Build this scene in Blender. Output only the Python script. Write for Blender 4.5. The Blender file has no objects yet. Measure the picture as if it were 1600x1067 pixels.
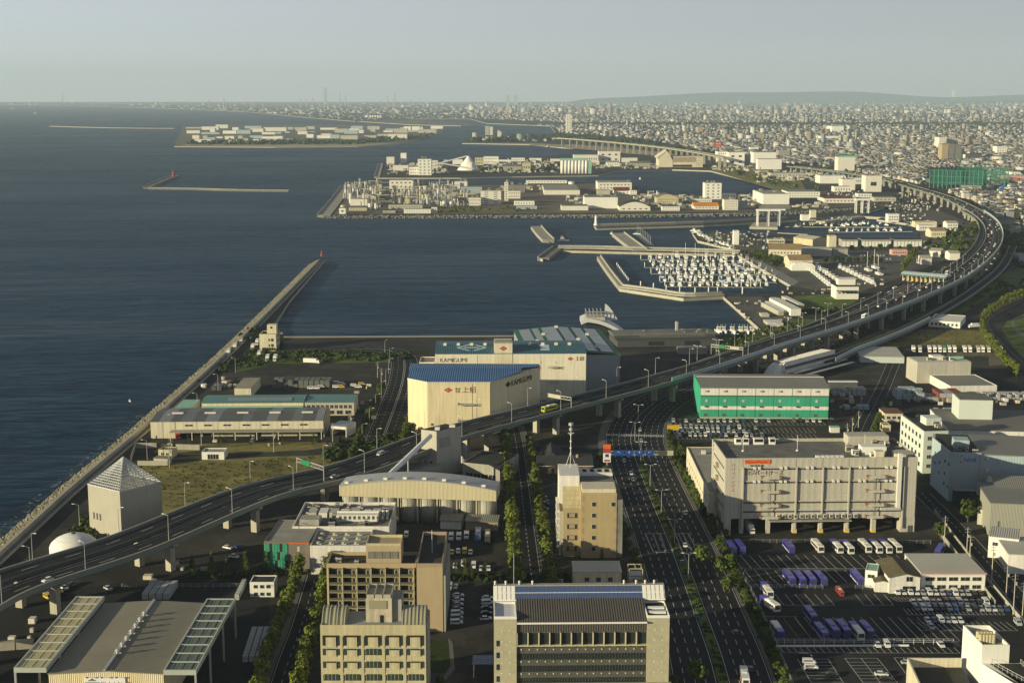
import bpy,math,random
import numpy as np
from mathutils import Vector,Matrix
from math import pi,sin,cos,tan,atan,atan2,radians,hypot
SC=bpy.context.scene
COL=SC.collection
rnd=random.Random(7)
# ------------------------------------------------------------ camera
CAMH=190.0
FPX=2222.2
PITCH=atan((533.5-150.0)/FPX)
cam=bpy.data.cameras.new('camera')
cam.lens=50.0
cam.sensor_width=36.0
cam.clip_start=1.0
cam.clip_end=200000.0
camo=bpy.data.objects.new('camera',cam)
COL.objects.link(camo)
camo.location=(0,0,CAMH)
camo.rotation_euler=(pi/2-PITCH,0,0)
SC.camera=camo
# ------------------------------------------------------------ light
SUN_AZ=radians(62)      # how far the sun stands to the left of straight behind the camera
SUN_EL=radians(12)
sdir=Vector((-sin(SUN_AZ)*cos(SUN_EL),-cos(SUN_AZ)*cos(SUN_EL),sin(SUN_EL)))
sun=bpy.data.lights.new('sun','SUN')
sun.energy=5.0
sun.angle=radians(0.5)
sun.color=(1.0,0.88,0.58)
suno=bpy.data.objects.new('sun',sun)
COL.objects.link(suno)
suno.rotation_euler=sdir.to_track_quat('Z','Y').to_euler()
suno.location=(0,0,900)
world=bpy.data.worlds.new('World')
SC.world=world
world.use_nodes=True
wn=world.node_tree
wn.nodes.clear()
wo=wn.nodes.new('ShaderNodeOutputWorld')
wb=wn.nodes.new('ShaderNodeBackground')
sky=wn.nodes.new('ShaderNodeTexSky')
sky.sky_type='NISHITA'
sky.sun_disc=False
sky.sun_elevation=SUN_EL
sky.sun_rotation=-atan2(sdir.x,sdir.y)
sky.altitude=100
sky.air_density=0.7
sky.dust_density=0.0
sky.ozone_density=2.0
whs=wn.nodes.new('ShaderNodeHueSaturation')
whs.inputs['Saturation'].default_value=0.32
wn.links.new(sky.outputs[0],whs.inputs['Color'])
wmx=wn.nodes.new('ShaderNodeMix')
wmx.data_type='RGBA'
wmx.blend_type='MULTIPLY'
wmx.inputs['Factor'].default_value=1.0
wmx.inputs['B'].default_value=(1.0,0.99,1.05,1)
wn.links.new(whs.outputs[0],wmx.inputs['A'])
wn.links.new(wmx.outputs['Result'],wb.inputs['Color'])
wb.inputs['Strength'].default_value=0.066
wn.links.new(wb.outputs[0],wo.inputs['Surface'])
SC.view_settings.view_transform='Standard'
SC.view_settings.look='None'
SC.view_settings.exposure=0.6
SC.view_settings.gamma=1.0
SC.view_settings.use_curve_mapping=False
SC.render.engine='CYCLES'
SC.cycles.use_denoising=True
SC.cycles.max_bounces=4
SC.cycles.diffuse_bounces=2
SC.cycles.glossy_bounces=2
SC.cycles.transmission_bounces=2
SC.cycles.volume_bounces=0
SC.cycles.caustics_reflective=False
SC.cycles.caustics_refractive=False
PARA=None
# ------------------------------------------------------------ picture point -> world point on a level plane
SP,CP=sin(PITCH),cos(PITCH)
def P(px,py,z=0.0):
 x=(px-800.0)/FPX
 y=(533.5-py)/FPX
 dy=CP+y*SP
 dz=-SP+y*CP
 t=(z-CAMH)/dz
 return Vector((x*t,dy*t))
def PL(pts,z=0.0):
 return [P(a,b,z) for a,b in pts]
def PIX(x,y,z=0.0):
 d=Vector((x,y,z-CAMH))
 f=d.y*CP-d.z*SP
 u=d.y*SP+d.z*CP
 return (800+FPX*d.x/f,533.5-FPX*u/f)
ONES=['zeroth','first','second','third','fourth','fifth','sixth','seventh','eighth','ninth','tenth','eleventh',
  'twelfth','thirteenth','fourteenth','fifteenth','sixteenth','seventeenth','eighteenth','nineteenth']
TENS=['','','twenty','thirty','forty','fifty','sixty','seventy','eighty','ninety']
TENTH=['','','twentieth','thirtieth','fortieth','fiftieth','sixtieth','seventieth','eightieth','ninetieth']
def nth(i):            # 0 -> first
 i += 1
 if i<20:
  return ONES[i]
 if i % 10 == 0:
  return TENTH[i // 10]
 return TENS[i // 10]+'-'+ONES[i % 10]
# ------------------------------------------------------------ materials
MATS={}
def mat(name,rgb,rough=0.75,var=0.18,scale=0.08,metal=0.0,ribs=None,streak=0.0,bump=0.0,spec=0.10,coat=0.0,fine=1.2,objvar=0.0,alpha=1.0,patch=0.0):
 if name in MATS:
  return MATS[name]
 m=bpy.data.materials.new(name)
 m.use_nodes=True
 nt=m.node_tree
 N,L=nt.nodes,nt.links
 b=N['Principled BSDF']
 b.inputs['Roughness'].default_value=rough
 b.inputs['Metallic'].default_value=metal
 b.inputs['Specular IOR Level'].default_value=spec
 b.inputs['Coat Weight'].default_value=coat
 if alpha<1:
  b.inputs['Alpha'].default_value=alpha
 m.diffuse_color=(*rgb,1)
 tc=N.new('ShaderNodeTexCoord')
 src=tc.outputs['Object']
 col=None
 base=N.new('ShaderNodeRGB')
 base.outputs[0].default_value=(*rgb,1)
 cur=base.outputs[0]
 def darken(fac_out,amount,cur):
  mx=N.new('ShaderNodeMix')
  mx.data_type='RGBA'
  mx.blend_type='MULTIPLY'
  mx.inputs['Factor'].default_value=1.0
  mr=N.new('ShaderNodeMapRange')
  mr.inputs['From Min'].default_value=0.3
  mr.inputs['From Max'].default_value=0.7
  mr.inputs['To Min'].default_value=1.0-amount
  mr.inputs['To Max'].default_value=1.0+amount*0.6
  L.new(fac_out,mr.inputs['Value'])
  L.new(cur,mx.inputs['A'])
  L.new(mr.outputs[0],mx.inputs['B'])
  return mx.outputs['Result']
 if var>0:
  n1=N.new('ShaderNodeTexNoise')
  n1.inputs['Scale'].default_value=scale
  n1.inputs['Detail'].default_value=5
  n1.inputs['Roughness'].default_value=0.62
  L.new(src,n1.inputs['Vector'])
  cur=darken(n1.outputs['Fac'],var,cur)
  n2=N.new('ShaderNodeTexNoise')
  n2.inputs['Scale'].default_value=fine
  n2.inputs['Detail'].default_value=3
  L.new(src,n2.inputs['Vector'])
  cur=darken(n2.outputs['Fac'],var*0.45,cur)
 if patch>0:
  for sc_,am in ((.035,patch),(.11,patch*.7)):
   vo=N.new('ShaderNodeTexVoronoi')
   vo.distance='CHEBYCHEV'
   vo.inputs['Scale'].default_value=sc_
   L.new(src,vo.inputs['Vector'])
   sx=N.new('ShaderNodeSeparateColor')
   L.new(vo.outputs['Color'],sx.inputs[0])
   cur=darken(sx.outputs[0],am,cur)
 if streak>0:
  mp=N.new('ShaderNodeMapping')
  mp.inputs['Scale'].default_value=(1.1,1.1,0.06)
  L.new(src,mp.inputs['Vector'])
  n3=N.new('ShaderNodeTexNoise')
  n3.inputs['Scale'].default_value=1.0
  n3.inputs['Detail'].default_value=4
  L.new(mp.outputs[0],n3.inputs['Vector'])
  cur=darken(n3.outputs['Fac'],streak,cur)
 if objvar>0:
  oi=N.new('ShaderNodeObjectInfo')
  mr=N.new('ShaderNodeMapRange')
  mr.inputs['To Min'].default_value=1-objvar
  mr.inputs['To Max'].default_value=1+objvar
  L.new(oi.outputs['Random'],mr.inputs['Value'])
  mx=N.new('ShaderNodeMix')
  mx.data_type='RGBA'
  mx.blend_type='MULTIPLY'
  mx.inputs['Factor'].default_value=1.0
  L.new(cur,mx.inputs['A'])
  L.new(mr.outputs[0],mx.inputs['B'])
  cur=mx.outputs['Result']
 L.new(cur,b.inputs['Base Color'])
 if ribs:
  axis,period=ribs
  wv=N.new('ShaderNodeTexWave')
  wv.wave_type='BANDS'
  wv.bands_direction=axis
  wv.inputs['Scale'].default_value=0.314/period
  wv.inputs['Distortion'].default_value=0.0
  L.new(src,wv.inputs['Vector'])
  bp=N.new('ShaderNodeBump')
  bp.inputs['Strength'].default_value=0.6
  bp.inputs['Distance'].default_value=period*0.25
  L.new(wv.outputs['Fac'],bp.inputs['Height'])
  L.new(bp.outputs[0],b.inputs['Normal'])
 elif bump>0:
  n4=N.new('ShaderNodeTexNoise')
  n4.inputs['Scale'].default_value=fine*1.5
  n4.inputs['Detail'].default_value=4
  L.new(src,n4.inputs['Vector'])
  bp=N.new('ShaderNodeBump')
  bp.inputs['Strength'].default_value=bump
  bp.inputs['Distance'].default_value=0.5
  L.new(n4.outputs['Fac'],bp.inputs['Height'])
  L.new(bp.outputs[0],b.inputs['Normal'])
 MATS[name]=m
 return m
def tint_mat(name,rough=0.8):
 """base colour taken from the vertex colours of the mesh (its real paint)"""
 m=bpy.data.materials.new(name)
 m.use_nodes=True
 N,L=m.node_tree.nodes,m.node_tree.links
 b=N['Principled BSDF']
 b.inputs['Roughness'].default_value=rough
 b.inputs['Specular IOR Level'].default_value=0.2
 a=N.new('ShaderNodeAttribute')
 a.attribute_name='tint'
 L.new(a.outputs['Color'],b.inputs['Base Color'])
 MATS[name]=m
 return m
# ------------------------------------------------------------ mesh builder
class MB:
 def __init__(s):
  s.v,s.f,s.m=[],[],[]
 def face(s,pts,m=0):
  i=len(s.v)
  s.v.extend([tuple(p) for p in pts])
  s.f.append(tuple(range(i,i+len(pts))))
  s.m.append(m)
 def box(s,x0,y0,z0,x1,y1,z1,m=0,top=None):
  i=len(s.v)
  s.v += [(x0,y0,z0),(x1,y0,z0),(x1,y1,z0),(x0,y1,z0),(x0,y0,z1),(x1,y0,z1),(x1,y1,z1),(x0,y1,z1)]
  s.f += [(i,i+3,i+2,i+1),(i+4,i+5,i+6,i+7),(i,i+1,i+5,i+4),(i+1,i+2,i+6,i+5),(i+2,i+3,i+7,i+6),(i+3,i,i+4,i+7)]
  s.m += [m,m if top is None else top,m,m,m,m]
  return s
 def prism(s,poly,z0,z1,m=0,top=None,bottom=True):
  a=sum(poly[k][0]*poly[(k+1) % len(poly)][1]-poly[(k+1) % len(poly)][0]*poly[k][1] for k in range(len(poly)))
  if a<0:
   poly=poly[::-1]
  n=len(poly)
  i=len(s.v)
  s.v += [(p[0],p[1],z0) for p in poly]+[(p[0],p[1],z1) for p in poly]
  if bottom:
   s.f.append(tuple(range(i+n-1,i-1,-1)))
   s.m.append(m)
  s.f.append(tuple(range(i+n,i+2*n)))
  s.m.append(m if top is None else top)
  for k in range(n):
   j=(k+1) % n
   s.f.append((i+k,i+j,i+n+j,i+n+k))
   s.m.append(m)
  return s
 def xprism(s,prof,y0,y1,m=0,axis='y'):
  """profile in (x, z) swept along y (or (y, z) swept along x)"""
  n=len(prof)
  i=len(s.v)
  if axis == 'y':
   s.v += [(p[0],y0,p[1]) for p in prof]+[(p[0],y1,p[1]) for p in prof]
  else:
   s.v += [(y0,p[0],p[1]) for p in prof]+[(y1,p[0],p[1]) for p in prof]
  s.f.append(tuple(range(i,i+n)))
  s.f.append(tuple(range(i+2*n-1,i+n-1,-1)))
  s.m += [m,m]
  for k in range(n):
   j=(k+1) % n
   s.f.append((i+j,i+k,i+n+k,i+n+j))
   s.m.append(m)
  return s
 def cyl(s,p0,p1,r0,r1=None,n=8,m=0,caps=True):
  p0,p1=Vector(p0),Vector(p1)
  r1=r0 if r1 is None else r1
  d=(p1-p0).normalized()
  u=d.orthogonal().normalized()
  w=d.cross(u)
  i=len(s.v)
  for p,r in ((p0,r0),(p1,r1)):
   for k in range(n):
    a=2*pi*k/n
    s.v.append(tuple(p+u*(r*cos(a))+w*(r*sin(a))))
  for k in range(n):
   j=(k+1) % n
   s.f.append((i+k,i+j,i+n+j,i+n+k))
   s.m.append(m)
  if caps:
   s.f.append(tuple(range(i+n-1,i-1,-1)))
   s.f.append(tuple(range(i+n,i+2*n)))
   s.m += [m,m]
  return s
 def gable(s,x0,y0,z0,x1,y1,z1,h,axis='x',mw=0,mr=1,over=0.5):
  """walls with a gable roof, ridge along axis"""
  s.box(x0,y0,z0,x1,y1,z1,mw)
  if axis == 'x':
   yc=(y0+y1)/2
   s.xprism([(y0+.05,z1),(y1-.05,z1),(yc,z1+h)],x0+.02,x1-.02,mw,'x')
   k=h/((y1-y0)/2)
   e=over
   for sg,ye in ((1,y0),(-1,y1)):
    s.xprism([(ye-sg*e,z1-k*e+.05),(yc,z1+h+.05),(yc,z1+h+.35),(ye-sg*e,z1-k*e+.35)],x0-e,x1+e,mr,'x')
  else:
   xc=(x0+x1)/2
   s.xprism([(x0+.05,z1),(x1-.05,z1),(xc,z1+h)],y0+.02,y1-.02,mw,'y')
   k=h/((x1-x0)/2)
   e=over
   for sg,xe in ((1,x0),(-1,x1)):
    s.xprism([(xe-sg*e,z1-k*e+.05),(xc,z1+h+.05),(xc,z1+h+.35),(xe-sg*e,z1-k*e+.35)],y0-e,y1+e,mr,'y')
  return s
 def grid_rot(s,i0,ang,org):
  c,n=cos(ang),sin(ang)
  for k in range(i0,len(s.v)):
   x,y,z=s.v[k]
   x -= org[0]
   y -= org[1]
   s.v[k]=(org[0]+x*c-y*n,org[1]+x*n+y*c,z)
 def data(s,name,mats,smooth=False):
  me=bpy.data.meshes.new(name)
  me.from_pydata(s.v,[],s.f)
  for m in (mats if isinstance(mats,(list,tuple)) else [mats]):
   me.materials.append(m)
  if any(s.m):
   me.polygons.foreach_set('material_index',s.m)
  if smooth:
   me.polygons.foreach_set('use_smooth',[True]*len(me.polygons))
  me.update()
  return me
def obj(name,me,parent=None,loc=(0,0,0),rz=0.0,kind=None):
 o=bpy.data.objects.new(name,me)
 COL.objects.link(o)
 o.location=loc
 if rz:
  o.rotation_euler=(0,0,rz)
 if parent is not None:
  o.parent=parent
 if kind:
  o['kind']=kind
 return o
def part(name,mb,mats,parent=None,loc=(0,0,0),rz=0.0,kind=None,smooth=False):
 return obj(name,mb.data(name,mats,smooth),parent,loc,rz,kind)
def tag(o,label,cat,group=None):
 o['label']=label
 o['category']=cat
 if group:
  o['group']=group
 return o
def thing(name,label,cat,loc=(0,0,0),rz=0.0,group=None):
 o=bpy.data.objects.new(name,None)
 COL.objects.link(o)
 o.empty_display_size=1
 o.location=(loc[0],loc[1],loc[2] if len(loc)>2 else 0)
 o.rotation_euler=(0,0,rz)
 return tag(o,label,cat,group)
KIDS={}
def kids(o):
 if o.name not in KIDS:
  KIDS[o.name]=list(o.children)
 return KIDS[o.name]
def dup(root,loc,rz=0.0,label=None,group=None,scale=None):
 r=root.copy()
 COL.objects.link(r)
 r.location=(loc[0],loc[1],loc[2] if len(loc)>2 else 0)
 r.rotation_euler=(0,0,rz)
 if scale:
  r.scale=(scale,)*3 if not isinstance(scale,tuple) else scale
 if label:
  r['label']=label
 if group:
  r['group']=group
 for ch in kids(root):
  c=ch.copy()
  COL.objects.link(c)
  c.parent=r
  for g in kids(ch):
   d=g.copy()
   COL.objects.link(d)
   d.parent=c
 return r
def text(name,s,size,m,parent,loc,rot,ext=0.04,align='LEFT',xs=1.0,shear=0.0,spacing=1.0):
 cu=bpy.data.curves.new(name,'FONT')
 cu.body=s
 cu.size=size
 cu.extrude=ext
 cu.align_x=align
 cu.space_character=spacing
 cu.shear=shear
 cu.resolution_u=3
 o=bpy.data.objects.new(name,cu)
 me=bpy.data.meshes.new_from_object(o)
 bpy.data.objects.remove(o)
 me.materials.clear()
 me.materials.append(m)
 t=obj(name,me,parent,loc)
 t.rotation_euler=rot
 t.scale=(xs,1,1)
 return t
# ------------------------------------------------------------ the palette
CREAM=mat('cream_cladding',(0.68,0.59,0.38),0.6,0.07,0.05,ribs=('X',0.6),streak=0.14)
CREAM2=mat('cream_plain',(0.62,0.57,0.42),0.7,0.10,0.06,streak=0.16)
WHITE=mat('white_painted_wall',(0.68,0.66,0.60),0.6,0.10,0.07,streak=0.16)
WHITE2=mat('bright_white_wall',(0.74,0.73,0.66),0.55,0.05,0.07,streak=0.05)
GREYW=mat('pale_grey_panel',(0.45,0.43,0.36),0.65,0.09,0.05,streak=0.14)
GREYW2=mat('recess_shade_grey',(0.06,0.06,0.06),0.8,0.1)  # shade below the ledges, put into the colour
OCHRE=mat('ochre_tile',(0.39,0.31,0.17),0.7,0.07,0.09,streak=0.08,fine=3)
TAN=mat('tan_tile',(0.40,0.32,0.20),0.7,0.07,0.09,streak=0.06,fine=3)
TAN2=mat('brown_tile',(0.34,0.27,0.19),0.7,0.09,0.09,streak=0.06,fine=3)
BEIGE=mat('beige_render',(0.50,0.45,0.28),0.75,0.11,0.07,streak=0.17)
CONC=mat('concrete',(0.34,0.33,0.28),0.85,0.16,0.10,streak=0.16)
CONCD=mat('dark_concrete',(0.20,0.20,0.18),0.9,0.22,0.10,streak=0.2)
CONCL=mat('light_concrete',(0.42,0.395,0.315),0.85,0.12,0.10,streak=0.12)
LBLUE=mat('pale_blue_cladding',(0.36,0.44,0.46),0.6,0.07,0.06,ribs=('X',0.7),streak=0.06)
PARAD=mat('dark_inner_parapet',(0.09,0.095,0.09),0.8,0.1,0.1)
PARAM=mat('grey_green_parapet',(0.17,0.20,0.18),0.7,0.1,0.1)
ROOFG=mat('grey_flat_roof',(0.18,0.175,0.155),0.9,0.26,0.12,streak=0,patch=.12)
ROOFL=mat('light_flat_roof',(0.30,0.29,0.25),0.9,0.2,0.12)
ROOFD=mat('dark_flat_roof',(0.055,0.055,0.05),0.85,0.3,0.12)
MROOF=mat('ribbed_grey_roof',(0.20,0.20,0.18),0.5,0.10,0.05,ribs=('X',0.9))
MROOFY=mat('ribbed_olive_grey_roof',(0.25,0.235,0.175),0.6,0.12,0.06,ribs=('Y',0.9))
MROOFW=mat('ribbed_pale_roof',(0.45,0.44,0.38),0.5,0.08,0.05,ribs=('X',0.9))
BLUER=mat('blue_ribbed_roof',(0.045,0.125,0.27),0.45,0.10,0.06,ribs=('X',1.3))
TEALR=mat('dark_teal_ribbed_roof',(0.045,0.12,0.15),0.5,0.10,0.06,ribs=('X',1.1))
TEALR2=mat('teal_ribbed_roof',(0.10,0.22,0.21),0.5,0.12,0.06,ribs=('X',1.1))
GREENR=mat('dark_green_roof_trim',(0.03,0.12,0.06),0.5,0.1)
GREENW=mat('green_cladding',(0.05,0.34,0.21),0.6,0.12,0.06,ribs=('X',0.6),streak=0.14)
MINT=mat('pale_green_metal',(0.26,0.46,0.34),0.5,0.1)
BROWNR=mat('brown_roof',(0.16,0.10,0.06),0.7,0.2,0.2)
TANR=mat('tan_tile_roof',(0.34,0.24,0.13),0.7,0.15,0.2,ribs=('X',0.8))
ORANGER=mat('orange_tile_roof',(0.60,0.26,0.06),0.7,0.12)
SOLAR=mat('solar_cell',(0.06,0.09,0.19),0.25,0.08,0.3,spec=0.5)
SOLARG=mat('grey_solar_cell',(0.20,0.23,0.235),0.3,0.08,0.3,spec=0.5)
GLASS=mat('window_glass',(0.03,0.038,0.04),0.12,0.3,0.3,spec=0.6)
GLASSG=mat('green_glass',(0.06,0.30,0.18),0.15,0.2,0.3,spec=0.6)
FRAME=mat('window_frame',(0.45,0.43,0.36),0.5,0)
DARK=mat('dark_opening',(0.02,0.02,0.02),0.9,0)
STEEL=mat('galvanised_steel',(0.42,0.43,0.42),0.45,0.08,0.3,metal=0.3)
STEELD=mat('dark_steel',(0.09,0.095,0.09),0.5,0.1)
WPAINT=mat('white_paint',(0.74,0.74,0.70),0.4,0.05)
RED=mat('red_paint',(0.40,0.055,0.035),0.5,0.1)
REDO=mat('orange_red_paint',(0.62,0.14,0.04),0.5,0.1)
PINK=mat('faded_pink_paint',(0.62,0.34,0.29),0.6,0.1)
MAROON=mat('maroon_lettering',(0.13,0.02,0.01),0.6,0.0)
BLACK=mat('black_paint',(0.015,0.015,0.015),0.5,0)
BLUEP=mat('blue_paint',(0.03,0.08,0.36),0.5,0)
YELLOW=mat('yellow_paint',(0.70,0.46,0.04),0.5,0.05)
SIGNG=mat('green_sign_face',(0.02,0.19,0.09),0.4,0)
SIGNB=mat('blue_sign_face',(0.02,0.06,0.26),0.4,0)
RUBBER=mat('rubber',(0.02,0.02,0.02),0.8,0)
ASPH=mat('asphalt',(0.032,0.033,0.033),0.9,0.30,0.035,fine=0.5,patch=.16)
ASPHL=mat('worn_asphalt',(0.055,0.053,0.046),0.9,0.32,0.03,fine=0.4,patch=.2)
ASPHR=mat('road_asphalt',(0.025,0.026,0.028),0.85,0.24,0.05,fine=0.4,patch=.10)
PAVE=mat('pavement_slabs',(0.16,0.155,0.14),0.9,0.14,0.2)
LINE=mat('white_road_paint',(0.62,0.62,0.58),0.7,0.25,0.4)
LINEO=mat('orange_road_paint',(0.42,0.19,0.04),0.7,0.2,0.4)
GRASS=mat('grass',(0.105,0.15,0.035),0.95,0.38,0.05,fine=0.25,bump=0.6)
GRASSD=mat('dry_grass',(0.21,0.19,0.065),0.95,0.42,0.03,fine=0.15,bump=0.6)
SAND=mat('sand',(0.36,0.31,0.21),0.95,0.12,0.01)
DIRT=mat('bare_ground',(0.15,0.135,0.10),0.95,0.25,0.03)
ROCK=mat('breakwater_stone',(0.22,0.205,0.15),0.9,0.3,0.4,fine=1.5,bump=0.5)
LEAF=mat('leaf_green',(0.07,0.10,0.02),0.8,0.45,0.5,fine=1.5,objvar=0.25)
LEAFY=mat('young_leaf_green',(0.125,0.155,0.025),0.8,0.4,0.5,fine=1.5,objvar=0.25)
LEAFD=mat('dark_leaf',(0.04,0.062,0.018),0.85,0.4,0.5,fine=1.5,objvar=0.25)
BARK=mat('bark',(0.10,0.075,0.05),0.9,0.2)
TINT=tint_mat('painted_town_surfaces')
# ============================================================ THE SETTING
SEAZ=-3.0
def water_mat():
 m=bpy.data.materials.new('sea_water')
 m.use_nodes=True
 N,L=m.node_tree.nodes,m.node_tree.links
 b=N['Principled BSDF']
 b.inputs['Base Color'].default_value=(0.010,0.026,0.042,1)
 b.inputs['Roughness'].default_value=0.32
 b.inputs['IOR'].default_value=1.33
 b.inputs['Specular IOR Level'].default_value=0.10
 b.inputs['Specular Tint'].default_value=(0.62,0.82,1.0,1)
 tc=N.new('ShaderNodeTexCoord')
 mp=N.new('ShaderNodeMapping')
 mp.inputs['Rotation'].default_value=(0,0,radians(-20))
 mp.inputs['Scale'].default_value=(0.35,1.0,1.0)
 L.new(tc.outputs['Object'],mp.inputs['Vector'])
 def nz(scale,det,vec):
  n=N.new('ShaderNodeTexNoise')
  n.inputs['Scale'].default_value=scale
  n.inputs['Detail'].default_value=det
  L.new(vec,n.inputs['Vector'])
  return n.outputs['Fac']
 a=nz(0.16,6,mp.outputs[0])
 c=nz(0.03,4,mp.outputs[0])
 big=nz(0.0022,5,tc.outputs['Object'])
 mp2=N.new('ShaderNodeMapping')
 mp2.inputs['Rotation'].default_value=(0,0,radians(25))
 mp2.inputs['Scale'].default_value=(0.12,1.0,1.0)
 L.new(tc.outputs['Object'],mp2.inputs['Vector'])
 st=nz(0.008,6,mp2.outputs[0])
 add=N.new('ShaderNodeMath')
 add.operation='MULTIPLY_ADD'
 L.new(c,add.inputs[0])
 add.inputs[1].default_value=2.5
 L.new(a,add.inputs[2])
 bp=N.new('ShaderNodeBump')
 bp.inputs['Strength'].default_value=0.9
 bp.inputs['Distance'].default_value=1.6
 L.new(add.outputs[0],bp.inputs['Height'])
 s1=N.new('ShaderNodeMath')
 s1.operation='ADD'
 L.new(big,s1.inputs[0])
 L.new(st,s1.inputs[1])
 mr=N.new('ShaderNodeMapRange')
 mr.inputs['From Min'].default_value=0.75
 mr.inputs['From Max'].default_value=1.25
 mr.inputs['To Min'].default_value=0.15
 mr.inputs['To Max'].default_value=0.5
 L.new(s1.outputs[0],mr.inputs['Value'])
 mx=N.new('ShaderNodeMix')
 mx.data_type='RGBA'
 mx.inputs['A'].default_value=(0.006,0.019,0.036,1)
 mx.inputs['B'].default_value=(0.014,0.042,0.074,1)
 mr2=N.new('ShaderNodeMapRange')
 mr2.inputs['From Min'].default_value=0.38
 mr2.inputs['From Max'].default_value=0.62
 L.new(a,mr2.inputs['Value'])
 L.new(mr2.outputs[0],mx.inputs['Factor'])
 df=N.new('ShaderNodeBsdfDiffuse')
 L.new(mx.outputs['Result'],df.inputs['Color'])
 L.new(bp.outputs[0],df.inputs['Normal'])
 gl=N.new('ShaderNodeBsdfGlossy')
 gl.inputs['Color'].default_value=(0.74,0.87,1.0,1)
 L.new(mr.outputs[0],gl.inputs['Roughness'])
 L.new(bp.outputs[0],gl.inputs['Normal'])
 fz=N.new('ShaderNodeFresnel')
 fz.inputs['IOR'].default_value=1.33
 L.new(bp.outputs[0],fz.inputs['Normal'])
 fm=N.new('ShaderNodeMath')
 fm.operation='MULTIPLY'
 L.new(fz.outputs[0],fm.inputs[0])
 mw=N.new('ShaderNodeMapRange')
 mw.inputs['From Min'].default_value=0.84
 mw.inputs['From Max'].default_value=1.16
 mw.inputs['To Min'].default_value=0.13
 mw.inputs['To Max'].default_value=0.22
 L.new(s1.outputs[0],mw.inputs['Value'])
 L.new(mw.outputs[0],fm.inputs[1])
 ms=N.new('ShaderNodeMixShader')
 L.new(fm.outputs[0],ms.inputs[0])
 L.new(df.outputs[0],ms.inputs[1])
 L.new(gl.outputs[0],ms.inputs[2])
 L.new(ms.outputs[0],N['Material Output'].inputs['Surface'])
 N.remove(b)
 return m
WATER=water_mat()
mb=MB()
S=45000
mb.face([(-S,-3000,SEAZ),(S,-3000,SEAZ),(S,S,SEAZ),(-S,S,SEAZ)])
part('sea',mb,WATER,kind='structure')
def land(name,pts,m_top,m_side=None,z=0.0,z0=None):
 mb=MB()
 mb.prism([(p[0],p[1]) for p in pts],SEAZ-1.0 if z0 is None else z0,z,0,1)
 o=part(name,mb,[m_side or CONC,m_top],kind='structure')
 return o
def sheet(name,pts,m,z,kind='structure'):
 mb=MB()
 pts=[(p[0],p[1]) for p in pts]
 a=sum(pts[k][0]*pts[(k+1) % len(pts)][1]-pts[(k+1) % len(pts)][0]*pts[k][1] for k in range(len(pts)))
 if a<0:
  pts=pts[::-1]
 mb.face([(p[0],p[1],z) for p in pts])
 return part(name,mb,m,kind=kind)
C0,C1=P(0,866),P(505,403)
cdir=(C1-C0).normalized()
Cs=C0-cdir*700
near_land=[Cs,C0,P(240,655),P(380,527),P(497,408),P(508,405),P(452,470),P(428,508),P(440,525),P(600,524),P(835,523),P(1000,520),P(1116,517),
   P(1122,524),P(1198,523),P(1130,463),P(1068,466),P(968,451),P(935,405),P(941,401),P(988,447),P(1072,460),P(1130,460),
   P(1205,461),P(1236,446),P(1166,406),P(1152,398),P(995,394),P(870,391),P(848,405),P(844,404),P(872,385),P(985,388),P(963,366),P(972,363),P(1002,389),P(1158,392),
   P(1090,376),P(1082,364),P(1160,362),P(1172,372),P(1220,366),P(1290,369),P(1342,372),P(1432,372),P(1437,352),P(1370,343),P(1400,330),P(1396,320),P(1345,334),P(1230,345),P(1100,352),P(932,357),
   P(928,352),P(1100,347),P(1230,340),P(1262,336),P(1340,327),P(1392,315),P(1345,324),P(1200,333),P(800,337),P(506,338),P(541,291),P(547,289),
   P(800,287),P(925,285),P(990,288),P(1000,299),P(1060,303),P(1100,305),P(1196,300),P(1212,294),P(1165,281),P(1110,267),P(1050,265),P(960,268),P(935,274),P(800,276),P(720,278),P(588,278),
   P(594,256),P(600,254),P(700,251),P(800,247),P(925,240),P(985,237),P(880,231),P(830,226),P(722,224),P(730,218),P(800,214),P(868,208),P(860,197),P(760,193),P(735,186),P(640,186),P(555,190),P(470,183),P(400,176),P(300,171),P(150,166),P(-100,162)]
near_land += [Vector((-19500,44900)),Vector((44900,44900)),Vector((44900,-2000)),Vector((-300,-2000)),Cs+Vector((60,-300))]
ground=land('ground',near_land,ASPHL,CONCL)
far_isl=PL([(272,229),(286,197),(400,195),(560,195),(680,200),(694,207),(660,216),(618,226),(560,229),(430,230)])
land('reclaimed_island',far_isl,DIRT,CONCL)
isl_mid=PL([(560,190),(640,188),(700,191),(750,195),(720,197),(640,195)])
land('harbour_island',isl_mid,DIRT,CONCL)
GZ={}
def patch(name,pix,m,z=0.004,zp=0.0):
 return sheet(name,PL(pix,zp),m,z)
patch('island_ground',[(548,291),(800,289),(925,287),(985,290),(998,301),(1100,307),(1196,303),(1260,296),(1392,312),(1345,322),(1200,331),(800,334),(512,335)],DIRT,0.012)
patch('beach',[(722,223),(830,224),(870,226),(960,229),(1020,236),(1040,241),(985,236),(880,230),(830,226)],SAND,0.010)
patch('beach',[(825,226),(900,226),(960,231),(1040,238),(1060,244),(990,241),(880,231)],SAND,0.014)
patch('island_shore',[(280,228),(300,224),(560,224),(618,224),(560,229),(430,230)],SAND,0.012)
patch('island_lawn',[(690,330),(700,326),(800,326),(804,330)],GRASSD,0.02)
patch('grass_field',[(225,725),(420,713),(480,712),(560,706),(585,712),(400,762),(250,805),(212,812),(215,740)],GRASSD,0.02)
patch('grass_verge',[(90,850),(140,790),(152,790),(152,850),(105,862)],GRASSD,0.016)
patch('grass_field',[(1290,548),(1345,518),(1380,514),(1540,516),(1566,541),(1440,540),(1340,548)],GRASSD,0.02)
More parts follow.
